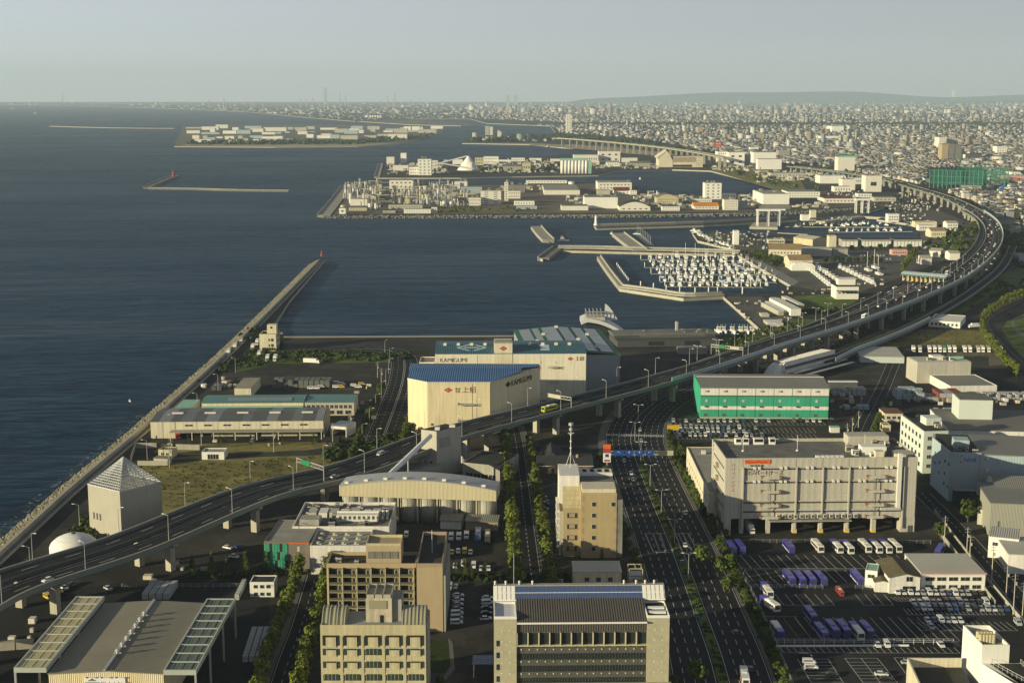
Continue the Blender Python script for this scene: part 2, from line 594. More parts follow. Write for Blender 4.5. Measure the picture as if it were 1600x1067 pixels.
HPV=mat('grey_yard_paving',(0.115,0.112,0.10),.9,.3,.03,fine=.3)
patch('harbour_paving',[(1240,447),(1178,407),(1200,393),(1300,391),(1440,382),(1490,392),(1470,410),(1400,436),(1335,460),(1300,458)],HPV,0.016)
patch('harbour_paving',[(1094,374),(1088,366),(1158,363.5),(1172,373),(1230,373),(1430,373),(1438,382),(1200,392),(1160,391)],HPV,0.012)
patch('harbour_paving',[(1370,318),(1392,318),(1470,330),(1520,350),(1530,375),(1490,392),(1440,380),(1436,352),(1380,342),(1402,330)],HPV,0.010)
patch('harbour_paving',[(1205,308),(1262,298),(1380,308),(1345,320),(1230,328)],HPV,0.018)
patch('promenade',[(1168,404),(1178,402),(1248,440),(1238,447)],mat('pale_promenade',(.22,.23,.22),.9,.15,.1),0.022)
patch('office_garden',[(672,1000),(700,1003),(704,1040),(690,1052),(668,1050)],LEAFD,0.03)  # dark leaf colour stands in for the shade over this garden
patch('office_path',[(700,996),(707,1003),(711,1045),(696,1062),(690,1060),(704,1040),(701,1005)],PAVE,0.035)
patch('quay_paving',[(1135,464),(1190,463),(1240,500),(1215,520),(1200,521)],HPV,0.018)
patch('grass_verge',[(225,706),(240,694),(505,690),(540,694),(480,703),(300,711)],GRASSD,0.012)
patch('grass_verge',[(350,582),(400,548),(640,554),(640,566),(430,568),(360,584)],GRASS,0.012)
patch('grass_verge',[(500,722),(520,700),(570,690),(640,672),(655,684),(600,706)],GRASS,0.014)
patch('grass_verge',[(1110,552),(1290,520),(1330,500),(1230,498),(1205,522),(1120,528)],GRASS,0.014)
patch('grass_verge',[(1540,300),(1620,300),(1640,420),(1590,420),(1572,370),(1560,330)],GRASS,0.014)
patch('lorry_yard',[(1480,541.5),(1568,542),(1590,566),(1545,572),(1545,556),(1480,556)],DIRT,0.02)
patch('park_lawn',[(1380,500),(1470,470),(1545,430),(1620,415),(1660,430),(1560,455),(1510,487),(1490,500)],GRASS,0.02)
patch('park_lawn',[(1575,500),(1620,490),(1700,560),(1640,600),(1585,545),(1565,515)],GRASS,0.02)
patch('harbour_lawn',[(1240,463),(1290,460),(1345,464),(1338,478),(1290,486),(1255,484)],GRASS,0.024)
patch('harbour_lawn',[(1190,470),(1215,470),(1235,484),(1200,492)],GRASS,0.024)
patch('shore_grass',[(1115,268),(1165,283),(1212,296),(1200,302),(1260,300),(1250,280),(1180,262),(1120,262)],GRASSD,0.024)
patch('wharf_apron',[(445,526),(830,525),(830,553),(660,553),(455,549)],ASPHL,0.02)
patch('wharf_edge',[(440,525.5),(832,523.8),(832,526),(445,528)],CONCL,0.03)
patch('bus_yard',[(1125,845),(1555,845),(1600,905),(1700,1067),(1700,1200),(1270,1200),(1230,1060),(1170,945)],ASPH,0.02)
patch('depot_yard',[(1410,590),(1600,590),(1700,640),(1700,700),(1410,660)],ASPH,0.02)
patch('hall_yard',[(695,825),(790,818),(792,905),(695,905)],ASPHL,0.02)
patch('forecourt',[(-200,960),(420,880),(420,1200),(-300,1200)],ASPH,0.02)
def smooth(pts,n=6):
 out=[]
 k=len(pts)
 for i in range(k-1):
  p0=pts[max(i-1,0)]
  p1,p2=pts[i],pts[i+1]
  p3=pts[min(i+2,k-1)]
  for j in range(n):
   t=j/n
   out.append(0.5*((2*p1)+(p2-p0)*t+(2*p0-5*p1+4*p2-p3)*t*t+(3*p1-p0-3*p2+p3)*t ** 3))
 out.append(pts[-1])
 return out
def offs(pts,d):
 out=[]
 for i,p in enumerate(pts):
  a=pts[max(i-1,0)]
  b=pts[min(i+1,len(pts)-1)]
  t=(b-a).normalized()
  out.append(Vector((p.x-t.y*d,p.y+t.x*d)))
 return out
def resample(pts,step):
 out=[pts[0].copy()]
 acc=0.0
 for i in range(1,len(pts)):
  a,b=pts[i-1],pts[i]
  l=(b-a).length
  while acc+l >= step:
   t=(step-acc)/l
   a=a.lerp(b,t)
   out.append(a.copy())
   l=(b-a).length
   acc=0.0
  acc += l
 return out
def ribbon_mb(mb,pts,w0,w1,z,m=0):
 L_,R_=offs(pts,w1),offs(pts,w0)
 i=len(mb.v)
 for a,b in zip(L_,R_):
  mb.v += [(a.x,a.y,z),(b.x,b.y,z)]
 for k in range(len(pts)-1):
  mb.f.append((i+2*k,i+2*k+1,i+2*k+3,i+2*k+2))
  mb.m.append(m)
def bar_mb(mb,pts,w0,w1,z0,z1,m=0):
 """solid strip following a path between offsets w0 < w1"""
 L_,R_=offs(pts,w1),offs(pts,w0)
 i=len(mb.v)
 for a,b in zip(L_,R_):
  mb.v += [(a.x,a.y,z0),(b.x,b.y,z0),(b.x,b.y,z1),(a.x,a.y,z1)]
 n=len(pts)
 for k in range(n-1):
  p,q=i+4*k,i+4*k+4
  for u,w in ((0,1),(1,2),(2,3),(3,0)):
   mb.f.append((p+u,q+u,q+w,p+w))
   mb.m.append(m)
 mb.f.append((i+3,i+2,i+1,i))
 mb.f.append((i+4*n-4,i+4*n-3,i+4*n-2,i+4*n-1))
 mb.m += [m,m]
def dashes(mb,pts,off,z,on=6.0,gap=9.0,w=0.22,m=0,start=0.0):
 pp=offs(pts,off)
 rs=resample(pp,1.5)
 n_on,n_all=max(1,int(on/1.5)),int((on+gap)/1.5)
 k=int(start)
 while k+n_on<len(rs):
  ribbon_mb(mb,rs[k:k+n_on+1],-w/2,w/2,z,m)
  k += n_all
def road(name,pix,width,z=0.03,mt=None,lanes=(),edge=True,zp=0.0,world=None,on=5.0,gap=5.0):
 pts=smooth(PL(pix,zp) if world is None else world)
 mb=MB()
 ribbon_mb(mb,pts,-width/2,width/2,z)
 part(name,mb,mt or ASPHR,kind='structure')
 mk=MB()
 if edge:
  for s in (-1,1):
   e=s*(width/2-0.6)
   ribbon_mb(mk,pts,e-0.09,e+0.09,z+0.006)
 for l in lanes:
  if isinstance(l,tuple):
   ribbon_mb(mk,pts,l[0]-l[1],l[0]+l[1],z+0.006)
  else:
   dashes(mk,pts,l,z+0.006,on,gap,0.2)
 if mk.f:
  part('road_marking',mk,LINE,kind='structure')
 return pts
AVE_PIX=[(1165,1260),(1128,1060),(1095,960),(1058,860),(1020,770),(997,710),(992,680),(1004,650),(1040,622),(1090,603),(1150,585),(1230,560),(1330,520),(1430,480),(1520,440),(1585,400)]
AVE=road('avenue',AVE_PIX,33,0.030,None,(-12.5,-9,-5.5,(-2.2,0.1),(2.2,0.1),5.5,9,12.5),zp=0)
TREE_ST=road('tree_lined_street',[(838,938),(834,925),(822,830),(812,740),(806,690),(800,665)],8.5,0.034,None,(0,),on=3,gap=4)
LEFT_ST=road('side_street',[(395,1260),(440,1067),(470,980),(486,925),(494,898)],8,0.034,None,(0,),on=3,gap=5)
PORT_ST=road('port_road',[(585,720),(600,680),(615,640),(628,600),(632,570),(626,555),(600,546),(560,545),(520,547)],20,0.034,None,(-4.5,(-0.5,0.12),(0.5,0.12),4.5,8),on=4,gap=6)
RIGHT_ST=road('depot_road',[(1335,700),(1352,660),(1378,610),(1395,570),(1404,548)],10,0.034,None,(0,),on=3,gap=4)
FAR_R_ST=road('service_road',[(1440,770),(1500,830),(1545,880),(1600,945),(1680,1040)],9,0.034,None,(0,),on=3,gap=4)
PARK_ST=road('park_road',[(1700,640),(1610,575),(1570,540),(1545,510),(1550,495),(1600,470),(1680,440)],9,0.034,None,(0,),edge=False,on=3,gap=4)
PARK_PATH=road('park_path',[(1700,590),(1640,560),(1600,525),(1582,505),(1600,492),(1660,480)],3,0.038,PAVE,edge=False)
road('cross_street',[(1060,700),(1120,692),(1230,690),(1330,692)],9,0.026,None,(),edge=False)
road('cross_street',[(700,700),(800,700),(900,702),(960,705)],8,0.026,None,(),edge=False)
SEA_ROAD=road('sea_wall_road',[(30,893),(140,795),(245,690),(330,610),(400,540)],8,0.03,ASPHL,edge=False)
road('yard_road',[(420,865),(600,820),(700,812),(790,815)],7,0.022,None,(),edge=False)
def pavement(pts,d0,d1,z=0.13):
 mb=MB()
 bar_mb(mb,pts,d0,d1,0.0,z)
 part('pavement',mb,PAVE,kind='structure')
for pts,w,t in ((AVE[:44],16.5,4.0),(TREE_ST,4.25,3.0),(LEFT_ST,4.0,2.5)):
 pavement(pts,w,w+t)
 pavement(pts,-w-(1.2 if w>10 else t),-w)
mb=MB()
med=AVE[3:30]
bar_mb(mb,med,-1.6,1.6,0.0,0.25)
part('median_strip',mb,GRASS,kind='structure')
def along(pts,s):
 acc=0
 for i in range(1,len(pts)):
  l=(pts[i]-pts[i-1]).length
  if acc+l >= s:
   return pts[i-1].lerp(pts[i],(s-acc)/l),(pts[i]-pts[i-1]).normalized()
  acc += l
 return pts[-1],(pts[-1]-pts[-2]).normalized()
def nearest(pts,q):
 best,s,acc=1e18,0,0
 for i in range(len(pts)):
  if i:
   acc += (pts[i]-pts[i-1]).length
  d=(pts[i]-q).length
  if d<best:
   best,s=d,acc
 return s
mk=MB()
for qy,qx in ((711,997),(681,992)):
 s=nearest(AVE,P(qx,qy))
 c,t=along(AVE,s)
 nn=Vector((-t.y,t.x))
 for k in range(-17,18):
  o=c+nn*(k*0.95)
  a,b2=o-t*2.4,o+t*2.4
  mk.face([(a.x-nn.x*.25,a.y-nn.y*.25,.045),(a.x+nn.x*.25,a.y+nn.y*.25,.045),(b2.x+nn.x*.25,b2.y+nn.y*.25,.045),(b2.x-nn.x*.25,b2.y-nn.y*.25,.045)])
for quad in ([(1008,833),(1043,833),(1052,863),(1021,862)],[(1051,833),(1075,833),(1091,863),(1067,863)]):
 q=PL(quad)
 for a,b2 in zip(q,q[1:]+q[:1]):
  d=(b2-a).normalized()
  n2=Vector((-d.y,d.x))*0.15
  mk.face([(*(a-n2),.046),(*(b2-n2),.046),(*(b2+n2),.046),(*(a+n2),.046)][::1])
 for r in range(1,12):
  for lr in (0,1):
   a=q[0].lerp(q[3],r/12)
   b2=q[1].lerp(q[2],r/12)
   u0,u1=(0.3,0.38) if lr == 0 else (0.6,0.7)
   x0,x1=a.lerp(b2,u0),a.lerp(b2,u1)
   mk.face([(x0.x,x0.y,.046),(x1.x,x1.y,.046),(x1.x,x1.y+.8,.046),(x0.x,x0.y+.8,.046)])
part('road_marking',mk,LINE,kind='structure')
# ============================================================ SEA WALLS, BREAKWATERS
def rock_strip(name,pts,w0,w1,z0,z1,label,cat,size=1.6,dens=1.0,m=None):
 """armour blocks heaped along a path, plus their parts"""
 root=thing(name,label,cat,(pts[0].x,pts[0].y,0))
 mb=MB()
 r=random.Random(hash(name) % 1000+len(pts))
 r=random.Random(len(pts)*7+int(w1*10))
 rs=resample(pts,size)
 for i in range(1,len(rs)):
  t=(rs[i]-rs[i-1]).normalized()
  n_=Vector((-t.y,t.x))
  k=max(1,int((w1-w0)/size*dens))
  for j in range(k):
   u=(j+r.random())/k
   o=rs[i]+n_*(w0+(w1-w0)*u)+t*r.uniform(-.5,.5)*size
   zz=z0+(z1-z0)*(1-abs(2*u-1)) if w0*w1<0 else z0+(z1-z0)*(1-u)
   s=size*r.uniform(0.45,0.8)
   a=r.uniform(0,pi)
   b=len(mb.v)
   x,y=o.x-pts[0].x,o.y-pts[0].y
   mb.v += [(x+s*cos(a),y+s*sin(a),zz-s*.3),(x-s*sin(a),y+s*cos(a),zz-s*.2),(x-s*cos(a),y-s*sin(a),zz-s*.3),(x+s*sin(a),y-s*cos(a),zz-s*.1),(x+r.uniform(-.4,.4)*s,y+r.uniform(-.4,.4)*s,zz+s*r.uniform(.4,.9)),(x,y,zz-s)]
   for q in ((0,1,4),(1,2,4),(2,3,4),(3,0,4),(1,0,5),(2,1,5),(3,2,5),(0,3,5)):
    mb.f.append(tuple(b+k2 for k2 in q))
    mb.m.append(0)
 part('armour_block',mb,m or ROCK,root,kind='stuff')
 return root
def wall_along(root,name,pts,d0,d1,z0,z1,m,org):
 mb=MB()
 bar_mb(mb,[p-org for p in pts],d0,d1,z0,z1)
 return part(name,mb,m,root)
cw=[Cs,C0,P(120,757),P(240,655),P(380,527),P(497,409)]
cw=smooth(cw,8)
rt=rock_strip('sea_wall',cw,0.3,10,-3.0,1.8,'long straight sea wall faced with armour blocks running out to the red beacon','sea wall',2.0,1.2)
o0=cw[0]
wall_along(rt,'parapet_wall',cw,-1.6,0.0,0,2.6,CONCL,o0)
wall_along(rt,'walkway',cw,-4.5,-1.6,0,0.5,CONCD,o0)
wall_along(rt,'kerb_wall',cw,-5.0,-4.5,0,1.0,CONCL,o0)
def foam_mat():
 m=bpy.data.materials.new('foam')
 m.use_nodes=True
 N,L=m.node_tree.nodes,m.node_tree.links
 b=N['Principled BSDF']
 b.inputs['Base Color'].default_value=(0.6,0.65,0.65,1)
 b.inputs['Roughness'].default_value=0.9
 tc=N.new('ShaderNodeTexCoord')
 n=N.new('ShaderNodeTexNoise')
 n.inputs['Scale'].default_value=0.35
 n.inputs['Detail'].default_value=8
 n.inputs['Roughness'].default_value=0.75
 L.new(tc.outputs['Object'],n.inputs['Vector'])
 mr=N.new('ShaderNodeMapRange')
 mr.inputs['From Min'].default_value=0.55
 mr.inputs['From Max'].default_value=0.68
 L.new(n.outputs['Fac'],mr.inputs['Value'])
 L.new(mr.outputs[0],b.inputs['Alpha'])
 return m
FOAM=foam_mat()
mb=MB()
ribbon_mb(mb,cw[:26],11.5,16.5,SEAZ+0.05)
part('surf',mb,FOAM,kind='structure')
def breakwater(name,pix,w,label,top=2.2,rocks=True,m=None,wide=0):
 pts=smooth(PL(pix,0),4)
 root=thing(name,label,'breakwater',(pts[0].x,pts[0].y,0))
 org=pts[0]
 mb=MB()
 bar_mb(mb,[p-org for p in pts],-w/2,w/2,SEAZ-1,top*.6)
 part('deck',mb,m or CONC,root)
 mb=MB()
 bar_mb(mb,[p-org for p in pts],w/2-1.2,w/2+0.1,SEAZ,top+1.0)
 part('parapet_wall',mb,CONC,root)
 if rocks:
  rk=MB()
  r=random.Random(int(w*7)+len(pix))
  rs=resample(pts,3.5)
  for q in rs:
   for sd in (-1,1):
    s=r.uniform(1.2,2.4)
    n_=Vector((r.uniform(-1,1),sd*(w/2+1.2)+r.uniform(-1,1)))
    x,y=q.x-org.x+n_.x,q.y-org.y+n_.y
    b=len(rk.v)
    rk.v += [(x-s,y-s*.6,SEAZ-.5),(x+s,y-s*.7,SEAZ-.5),(x+s*.8,y+s,SEAZ-.5),(x-s*.8,y+s*.8,SEAZ-.5),(x,y,SEAZ+s*1.1)]
    for k in ((0,1,4),(1,2,4),(2,3,4),(3,0,4)):
     rk.f.append(tuple(b+z for z in k))
     rk.m.append(0)
  part('armour_block',rk,ROCK,root,kind='stuff')
 return root
breakwater('breakwater',[(229,293),(262,279),(276,275)],16,'short dark mole that carries the far red beacon out at sea',1.5,True,CONCD)
breakwater('breakwater',[(232,294),(300,295),(370,297),(451,298)],7,'low thin detached breakwater lying level across the open sea',.4,True,CONCD)
breakwater('breakwater',[(838,355),(846,365),(857,376)],16,'short detached stone mole beside the speeding motor boat',2.5)
breakwater('breakwater',[(78,197.5),(170,200),(272,201)],8,'faint sandy breakwater running out from the far reclaimed island',.6)
breakwater('breakwater',[(930,354.5),(1100,349.5),(1230,342)],9,'long dark mole with a white beacon sheltering the fishing harbour',3.2,False,CONCD)
breakwater('breakwater',[(966,366),(984,380),(1000,392)],18,'stepped stone mole beside the tied up sailing boats',2.8)
breakwater('breakwater',[(872,388.5),(930,389),(995,391),(1080,393),(1155,396)],9,'pale sea wall along the north side of the yacht basin',3)
breakwater('breakwater',[(849,404),(872,387)],14,'dark landing with raised corners where the yacht basin wall begins',1.5,False,CONCD)
breakwater('breakwater',[(970,449.5),(1020,456),(1070,463),(1130,461.5)],6,'pale toothed wall along the south side of the yacht basin',2.6,True)
breakwater('breakwater',[(936,403),(952,426),(970,449)],5,'pale curved wall guarding the mouth of the yacht basin',3.0,True)
mb=MB()
mb.prism([tuple(p) for p in PL([(938,403),(945,403),(988,447),(970,447)])],SEAZ-1,0.8)
part('quay',mb,[CONCD],kind='structure')
isl_wall=smooth(PL([(1340,326.5),(1200,334),(1000,337),(800,338),(650,338.5),(506,338.5)]),3)
rt=rock_strip('sea_wall',isl_wall,-12,2,-3.5,1.0,'dark rubble sea wall along the near side of the factory island','sea wall',4.5,1.3,CONCD)
breakwater('sea_wall',[(506,337),(526,312),(541,291)],22,'double sea wall closing the west end of the factory island',1.6)
breakwater('sea_wall',[(589,277),(595,256)],14,'short sea wall at the west tip of the silo island',1.6)
def beacon(px,py,h,mt,label,r=2.2,z=1.2):
 p=P(px,py,0)
 t=thing('beacon',label,'lighthouse',(p.x,p.y,z))
 mb=MB().cyl((0,0,0),(0,0,h*.12),r*1.6,r*1.5,10).cyl((0,0,h*.12),(0,0,h*.75),r,r*.7,10)
 part('tower',mb,mt,t)
 part('gallery',MB().cyl((0,0,h*.75),(0,0,h*.8),r*1.15,n=10),mt,t)
 part('lantern',MB().cyl((0,0,h*.8),(0,0,h*.93),r*.5,n=8).cyl((0,0,h*.93),(0,0,h),r*.55,0.1,8),mt,t)
beacon(503,402,7,RED,'red beacon on the head of the long straight sea wall',1.3)
beacon(271,277,17,RED,'red beacon on the far detached mole out at sea',2.4)
beacon(931,354,15,WPAINT,'white beacon on the end of the long harbour mole',2.2,2)
# ============================================================ ELEVATED EXPRESSWAY
VZ=14.0
EXP_PIX=[(-330,1085),(-150,1003),(0,917),(200,851),(400,771),(550,733),(700,679),(850,640),(1000,602),(1100,574),(1200,541),(1300,511),(1385,481),(1450,455),(1500,430),(1535,402),(1552,378),(1552,357),(1540,341),(1515,325),(1480,309),(1435,295),(1385,281),(1330,271),(1290,266),(1235,260)]
EXP=smooth(PL(EXP_PIX,VZ),8)
def lerp_off(pts,fn):
 """offset that varies along the path"""
 acc,out=0,[]
 for i,p in enumerate(pts):
  if i:
   acc += (p-pts[i-1]).length
  a,b=pts[max(i-1,0)],pts[min(i+1,len(pts)-1)]
  t=(b-a).normalized()
  d=fn(acc)
  out.append(Vector((p.x-t.y*d,p.y+t.x*d)))
 return out
def viaduct(label,pts,half,z,pier_step=38,barrier=(None,None),pier_w=3.0,girder=GREENR,lanes=(0,),pier_m=None,cap=True,marks=True,light_deck=False,inner=0):
 o=pts[0]
 root=thing('elevated_road',label,'viaduct',(o.x,o.y,0))
 q=[p-o for p in pts]
 mb=MB()
 bar_mb(mb,q,-half,half,z-.5,z)
 part('deck',mb,ASPHR if not light_deck else CONC,root)
 mb=MB()
 bar_mb(mb,q,-half*.62,half*.62,z-2.4,z-.51)
 part('girder',mb,girder,root)
 for s,bar in ((-1,barrier[0]),(1,barrier[1])):
  mb=MB()
  e0,e1=(half-.05,half+.4) if s>0 else (-half-.4,-half+.05)
  inn=s == inner
  bar_mb(mb,q,e0,e1,z-1.3,z+(.45 if inn else .85))
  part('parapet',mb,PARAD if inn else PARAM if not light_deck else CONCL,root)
  if inn:
   continue
  mb=MB()
  bar_mb(mb,q,e0-.03,e1+.03,z+.86,z+1.08)
  part('coping',mb,CONCL,root)
  if bar:
   mb=MB()
   m_=0.5*(e0+e1)
   bar_mb(mb,q[bar[0]:bar[1]],m_-.12,m_+.12,z+1.0,z+1.0+bar[2])
   rs=resample(q[bar[0]:bar[1]],4)
   rs=[r_ for r_ in rs]
   op=offs(rs,m_)
   for c in op:
    mb.box(c.x-.2,c.y-.2,z+1.0,c.x+.2,c.y+.2,z+1.3+bar[2])
   part('noise_barrier',mb,bar[3],root)
 if marks:
  mk=MB()
  for s in (-1,1):
   ribbon_mb(mk,q,s*(half-.9)-.12,s*(half-.9)+.12,z+.006)
  for l in lanes:
   dashes(mk,q,l,z+.006,8,12,.24)
  part('lane_marking',mk,LINE,root)
 if pier_step:
  rs=resample(q,pier_step)
  rs2=resample(q,2)
  first=None
  me=None
  for i in range(1,len(rs)):
   t=(rs[i]-rs[i-1]).normalized()
   a=atan2(t.y,t.x)
   if me is None:
    mb=MB()
    mb.box(-1.3,-pier_w/2,-.2,1.3,pier_w/2,z-4.0)
    if cap:
     mb.xprism([(-half*.7,z-2.45),(half*.7,z-2.45),(half*.7,z-3.2),(pier_w/2,z-4.4),(-pier_w/2,z-4.4),(-half*.7,z-3.2)],-1.25,1.25,0,'x')
    me=mb.data('pier',[pier_m or CONCL])
   obj('pier',me,root,(rs[i].x,rs[i].y,0),a)
 return root
GAPN=lambda s:5.35+3.2*max(0.0,1-max(0,s-60)/420)
near_c=lerp_off(EXP,lambda s:-GAPN(s))
far_c=lerp_off(EXP,GAPN)
NOISEB=mat('translucent_grey_panel',(0.42,0.47,0.47),0.35,0.05,0.2)
n_all=len(EXP)
viaduct('near carriageway of the elevated expressway sweeping from the sea wall round the marina',near_c,4.9,VZ,58,((66,150,2.2,NOISEB),None),lanes=(0,),inner=1)
viaduct('far carriageway of the elevated expressway running behind the other one',far_c,4.9,VZ,58,(None,None),lanes=(0,),inner=-1)
TOLL_Z=9.0
SLIP=smooth(PL([(1100,568),(1180,540),(1260,514),(1330,485),(1385,460)],12),6)
viaduct('slip road climbing beside the expressway towards the toll gates',SLIP,5.0,12.0,34,lanes=(0,))
SLIP2=smooth(PL([(1480,428),(1515,404),(1536,380),(1541,357),(1532,341),(1510,329)],12),6)
viaduct('slip road curving away behind the toll gates beside the expressway bend',offs(SLIP2,3),6.0,12.0,34,lanes=(0,3,-3))
mb=MB()
pl_=PL([(1300,492),(1355,462),(1408,441),(1478,441),(1500,425),(1512,421),(1482,446),(1440,460),(1380,480),(1330,500)],11.9)
mb.prism([tuple(p) for p in pl_],0.05,11.9)
tp=thing('toll_plaza','wide asphalt toll plaza built up beside the expressway','toll plaza',(0,0,0))
part('platform',mb,[ASPHR],tp)
mk=MB()
for i in range(9):
 a=P(1322+i*4,488-i*0.2,11.9)
 b=P(1415+i*7.5,444+i*.2,11.9)
 pts_=[a.lerp(b,k/8) for k in range(9)]
 ribbon_mb(mk,pts_,-.35 if i % 2 else-.2,.35 if i % 2 else .2,11.91)
part('lane_marking',mk,LINE,tp)
A,B_=P(1412,437,12),P(1482,443,12)
d=(B_-A)
W=d.length
rz=atan2(d.y,d.x)
tg=thing('toll_gate_canopy','long pale blue vaulted canopy over the row of toll booths','toll gate',(A.x,A.y,11.9),rz)
prof=[(-7+14*k/8,7.0+1.8*sin(pi*k/8)) for k in range(9)]
part('canopy',MB().xprism(prof+[(7,6.6),(-7,6.6)],0,W,0,'x'),mat('pale_blue_canopy',(0.42,0.50,0.52),0.4,.05,ribs=('X',3)),tg)
part('fascia',MB().box(0,-8.2,5.2,W,-7.1,6.8),STEELD,tg)
bm_=MB().box(-.5,-3,0,.5,3,2.4).data('toll_booth',[YELLOW])
cm_=MB().box(-.25,-7.6,0,.25,-7.1,5.2).data('column',[STEEL])
cm2_=MB().box(-.25,5.5,0,.25,6,6.7).data('column',[STEEL])
sg_=MB().box(-.9,-8.6,5.5,.9,-8.25,6.5).data('lane_sign',[SIGNG])
for i in range(10):
 x=W*(i+.5)/10
 obj('toll_booth',bm_,tg,(x,-2,0))
 obj('column',cm_,tg,(x,0,0))
 obj('column',cm2_,tg,(x,0,0))
 obj('lane_sign',sg_,tg,(x+W/20,0,0))
RAMP=smooth(PL([(1296,565),(1330,548),(1370,533),(1420,512),(1470,486),(1520,455),(1565,418),(1583,385)],5),6)
viaduct('low ramp with green screens diving out below the expressway',RAMP,4.2,5.0,0,((0,22,2.2,NOISEB),None),lanes=())
FV=smooth(PL([(866,216),(900,218),(960,223),(1020,229),(1060,234),(1100,240),(1138,247)],30),6)
viaduct('distant pale viaduct on tall piers crossing behind the beach',FV,12,30.0,64,lanes=(),marks=False,light_deck=True,girder=CONCL,pier_w=7,pier_m=CONCL)
# ============================================================ STREET LAMPS AND GANTRIES
def lamp_proto(h,arms,name='street_lamp',m=STEEL):
 t=thing(name,'x','street lamp',(0,0,0))
 part('mast',MB().cyl((0,0,0),(0,0,h),.16,.09,6),m,t)
 for s in arms:
  part('arm',MB().cyl((0,0,h-.05),(s*1.9,0,h+.45),.07,.06,5),m,t)
  part('lamp_head',MB().box(min(s*1.8,s*3.0),-.22,h+.36,max(s*1.8,s*3.0),.22,h+.56),WPAINT,t)
 return t
LP1=lamp_proto(10.5,(1,))
LP2=lamp_proto(10.5,(1,-1))
used=set()
def put(proto,x,y,z,rz,label,group=None,scale=None):
 if proto.name not in used:
  used.add(proto.name)
  kids(proto)
  proto.location=(x,y,z)
  proto.rotation_euler=(0,0,rz)
  proto['label']=label
  if group:
   proto['group']=group
  if scale:
   proto.scale=(scale,)*3 if not isinstance(scale,tuple) else scale
  return proto
 return dup(proto,(x,y,z),rz,label,group,scale)
def lamps(proto,pts,step,off,z,side,what,start=0,n=None,grp=None):
 rs=resample(pts,step)
 op=offs(rs,off)
 k=0
 for i in range(start,len(rs)-1):
  if n and k >= n:
   break
  t=(rs[i+1]-rs[i]).normalized()
  put(proto,op[i].x,op[i].y,z,atan2(t.y,t.x)+(pi/2 if side>0 else-pi/2),f'{nth(k)} {what}',grp or 'street lamps')
  k += 1
lamps(LP1,near_c,42,-4.95,VZ+.9,1,'lamp post from the left on the near parapet of the expressway',2,30,'lamps on the near parapet')
lamps(LP1,far_c,42,4.95,VZ+.9,-1,'lamp post from the left on the far parapet of the expressway',2,30,'lamps on the far parapet')
lamps(LP2,AVE,46,0,.25,1,'double lamp post from the bottom on the avenue median',4,9,'lamps on the avenue median')
lamps(LP1,PORT_ST,40,10.5,.0,-1,'lamp post from the near end of the port road',1,8,'lamps by the port road')
lamps(LP1,SEA_ROAD,60,-4.6,.0,1,'lamp post from the near end of the sea wall road',0,12,'lamps by the sea wall')
lamps(LP2,SLIP,30,5.2,12.8,1,'double lamp post from the left along the slip road to the toll gates',0,9,'lamps by the slip road')
def gantry(x,y,z,rz,W,h,label,panels,name='sign_gantry'):
 t=thing(name,label,'road sign',(x,y,z),rz)
 lm=MB().cyl((0,0,0),(0,0,h),.22,.2,6).data('post',[STEEL])
 obj('post',lm,t,(-W/2,0,0))
 obj('post',lm,t,(W/2,0,0))
 mb=MB()
 mb.box(-W/2,-.25,h-.3,W/2,.25,h)
 mb.box(-W/2,-.25,h-2.0,W/2,.25,h-1.75)
 k=int(W/2)
 for i in range(k):
  x0=-W/2+W*i/k
  mb.face([(x0,-.26,h-1.8),(x0+.2,-.26,h-1.8),(x0+W/k,-.26,h-.2),(x0+W/k-.2,-.26,h-.2)])
 part('truss',mb,STEEL,t)
 for (cx,w,hh,mt,tx) in panels:
  pp=part('sign_panel',MB().box(cx-w/2,-.6,h-1-hh/2,cx+w/2,-.5,h-1+hh/2),mt,t)
  if tx:
   text('lettering',tx,hh*.55,WPAINT,pp,(cx,-.63,h-1.25),(pi/2,0,0),.01,'CENTER')
 return t
def gantry_on(pts,q,off,z,W,h,label,panels,flip=False):
 s=nearest(pts,q)
 c,t=along(pts,s)
 n_=Vector((-t.y,t.x))
 c=c+n_*off
 gantry(c.x,c.y,z,atan2(t.y,t.x)-pi/2+(pi if flip else 0),W,h,label,panels)
gantry_on(EXP,P(860,637,VZ),0,VZ,22,7,'white sign gantry over the expressway behind the yellow bus',[(-1,9,2.2,CONCL,'')])
gantry_on(EXP,P(492,747,VZ),5,VZ,22,7,'sign gantry with a green panel over the expressway near the long warehouse',[(-3,7,2.4,SIGNG,'')])
gantry_on(EXP,P(1150,556,VZ),7,VZ,24,7,'sign gantry with green panels over the expressway before the toll gates',[(-4,5,2,SIGNG,''),(6,7,2,CONCL,'')])
g0=P(996,729)
gantry(g0.x-1,g0.y,0,0,32,8.5,'gantry with four blue lane arrows over the avenue before the crossing',[(-9+i*5.4,4.2 if i else 5.6,3.0,SIGNB,('↰','↑','↑','↱')[i]) for i in range(4)]+[(15.5,8,2.6,CONCL,'')])
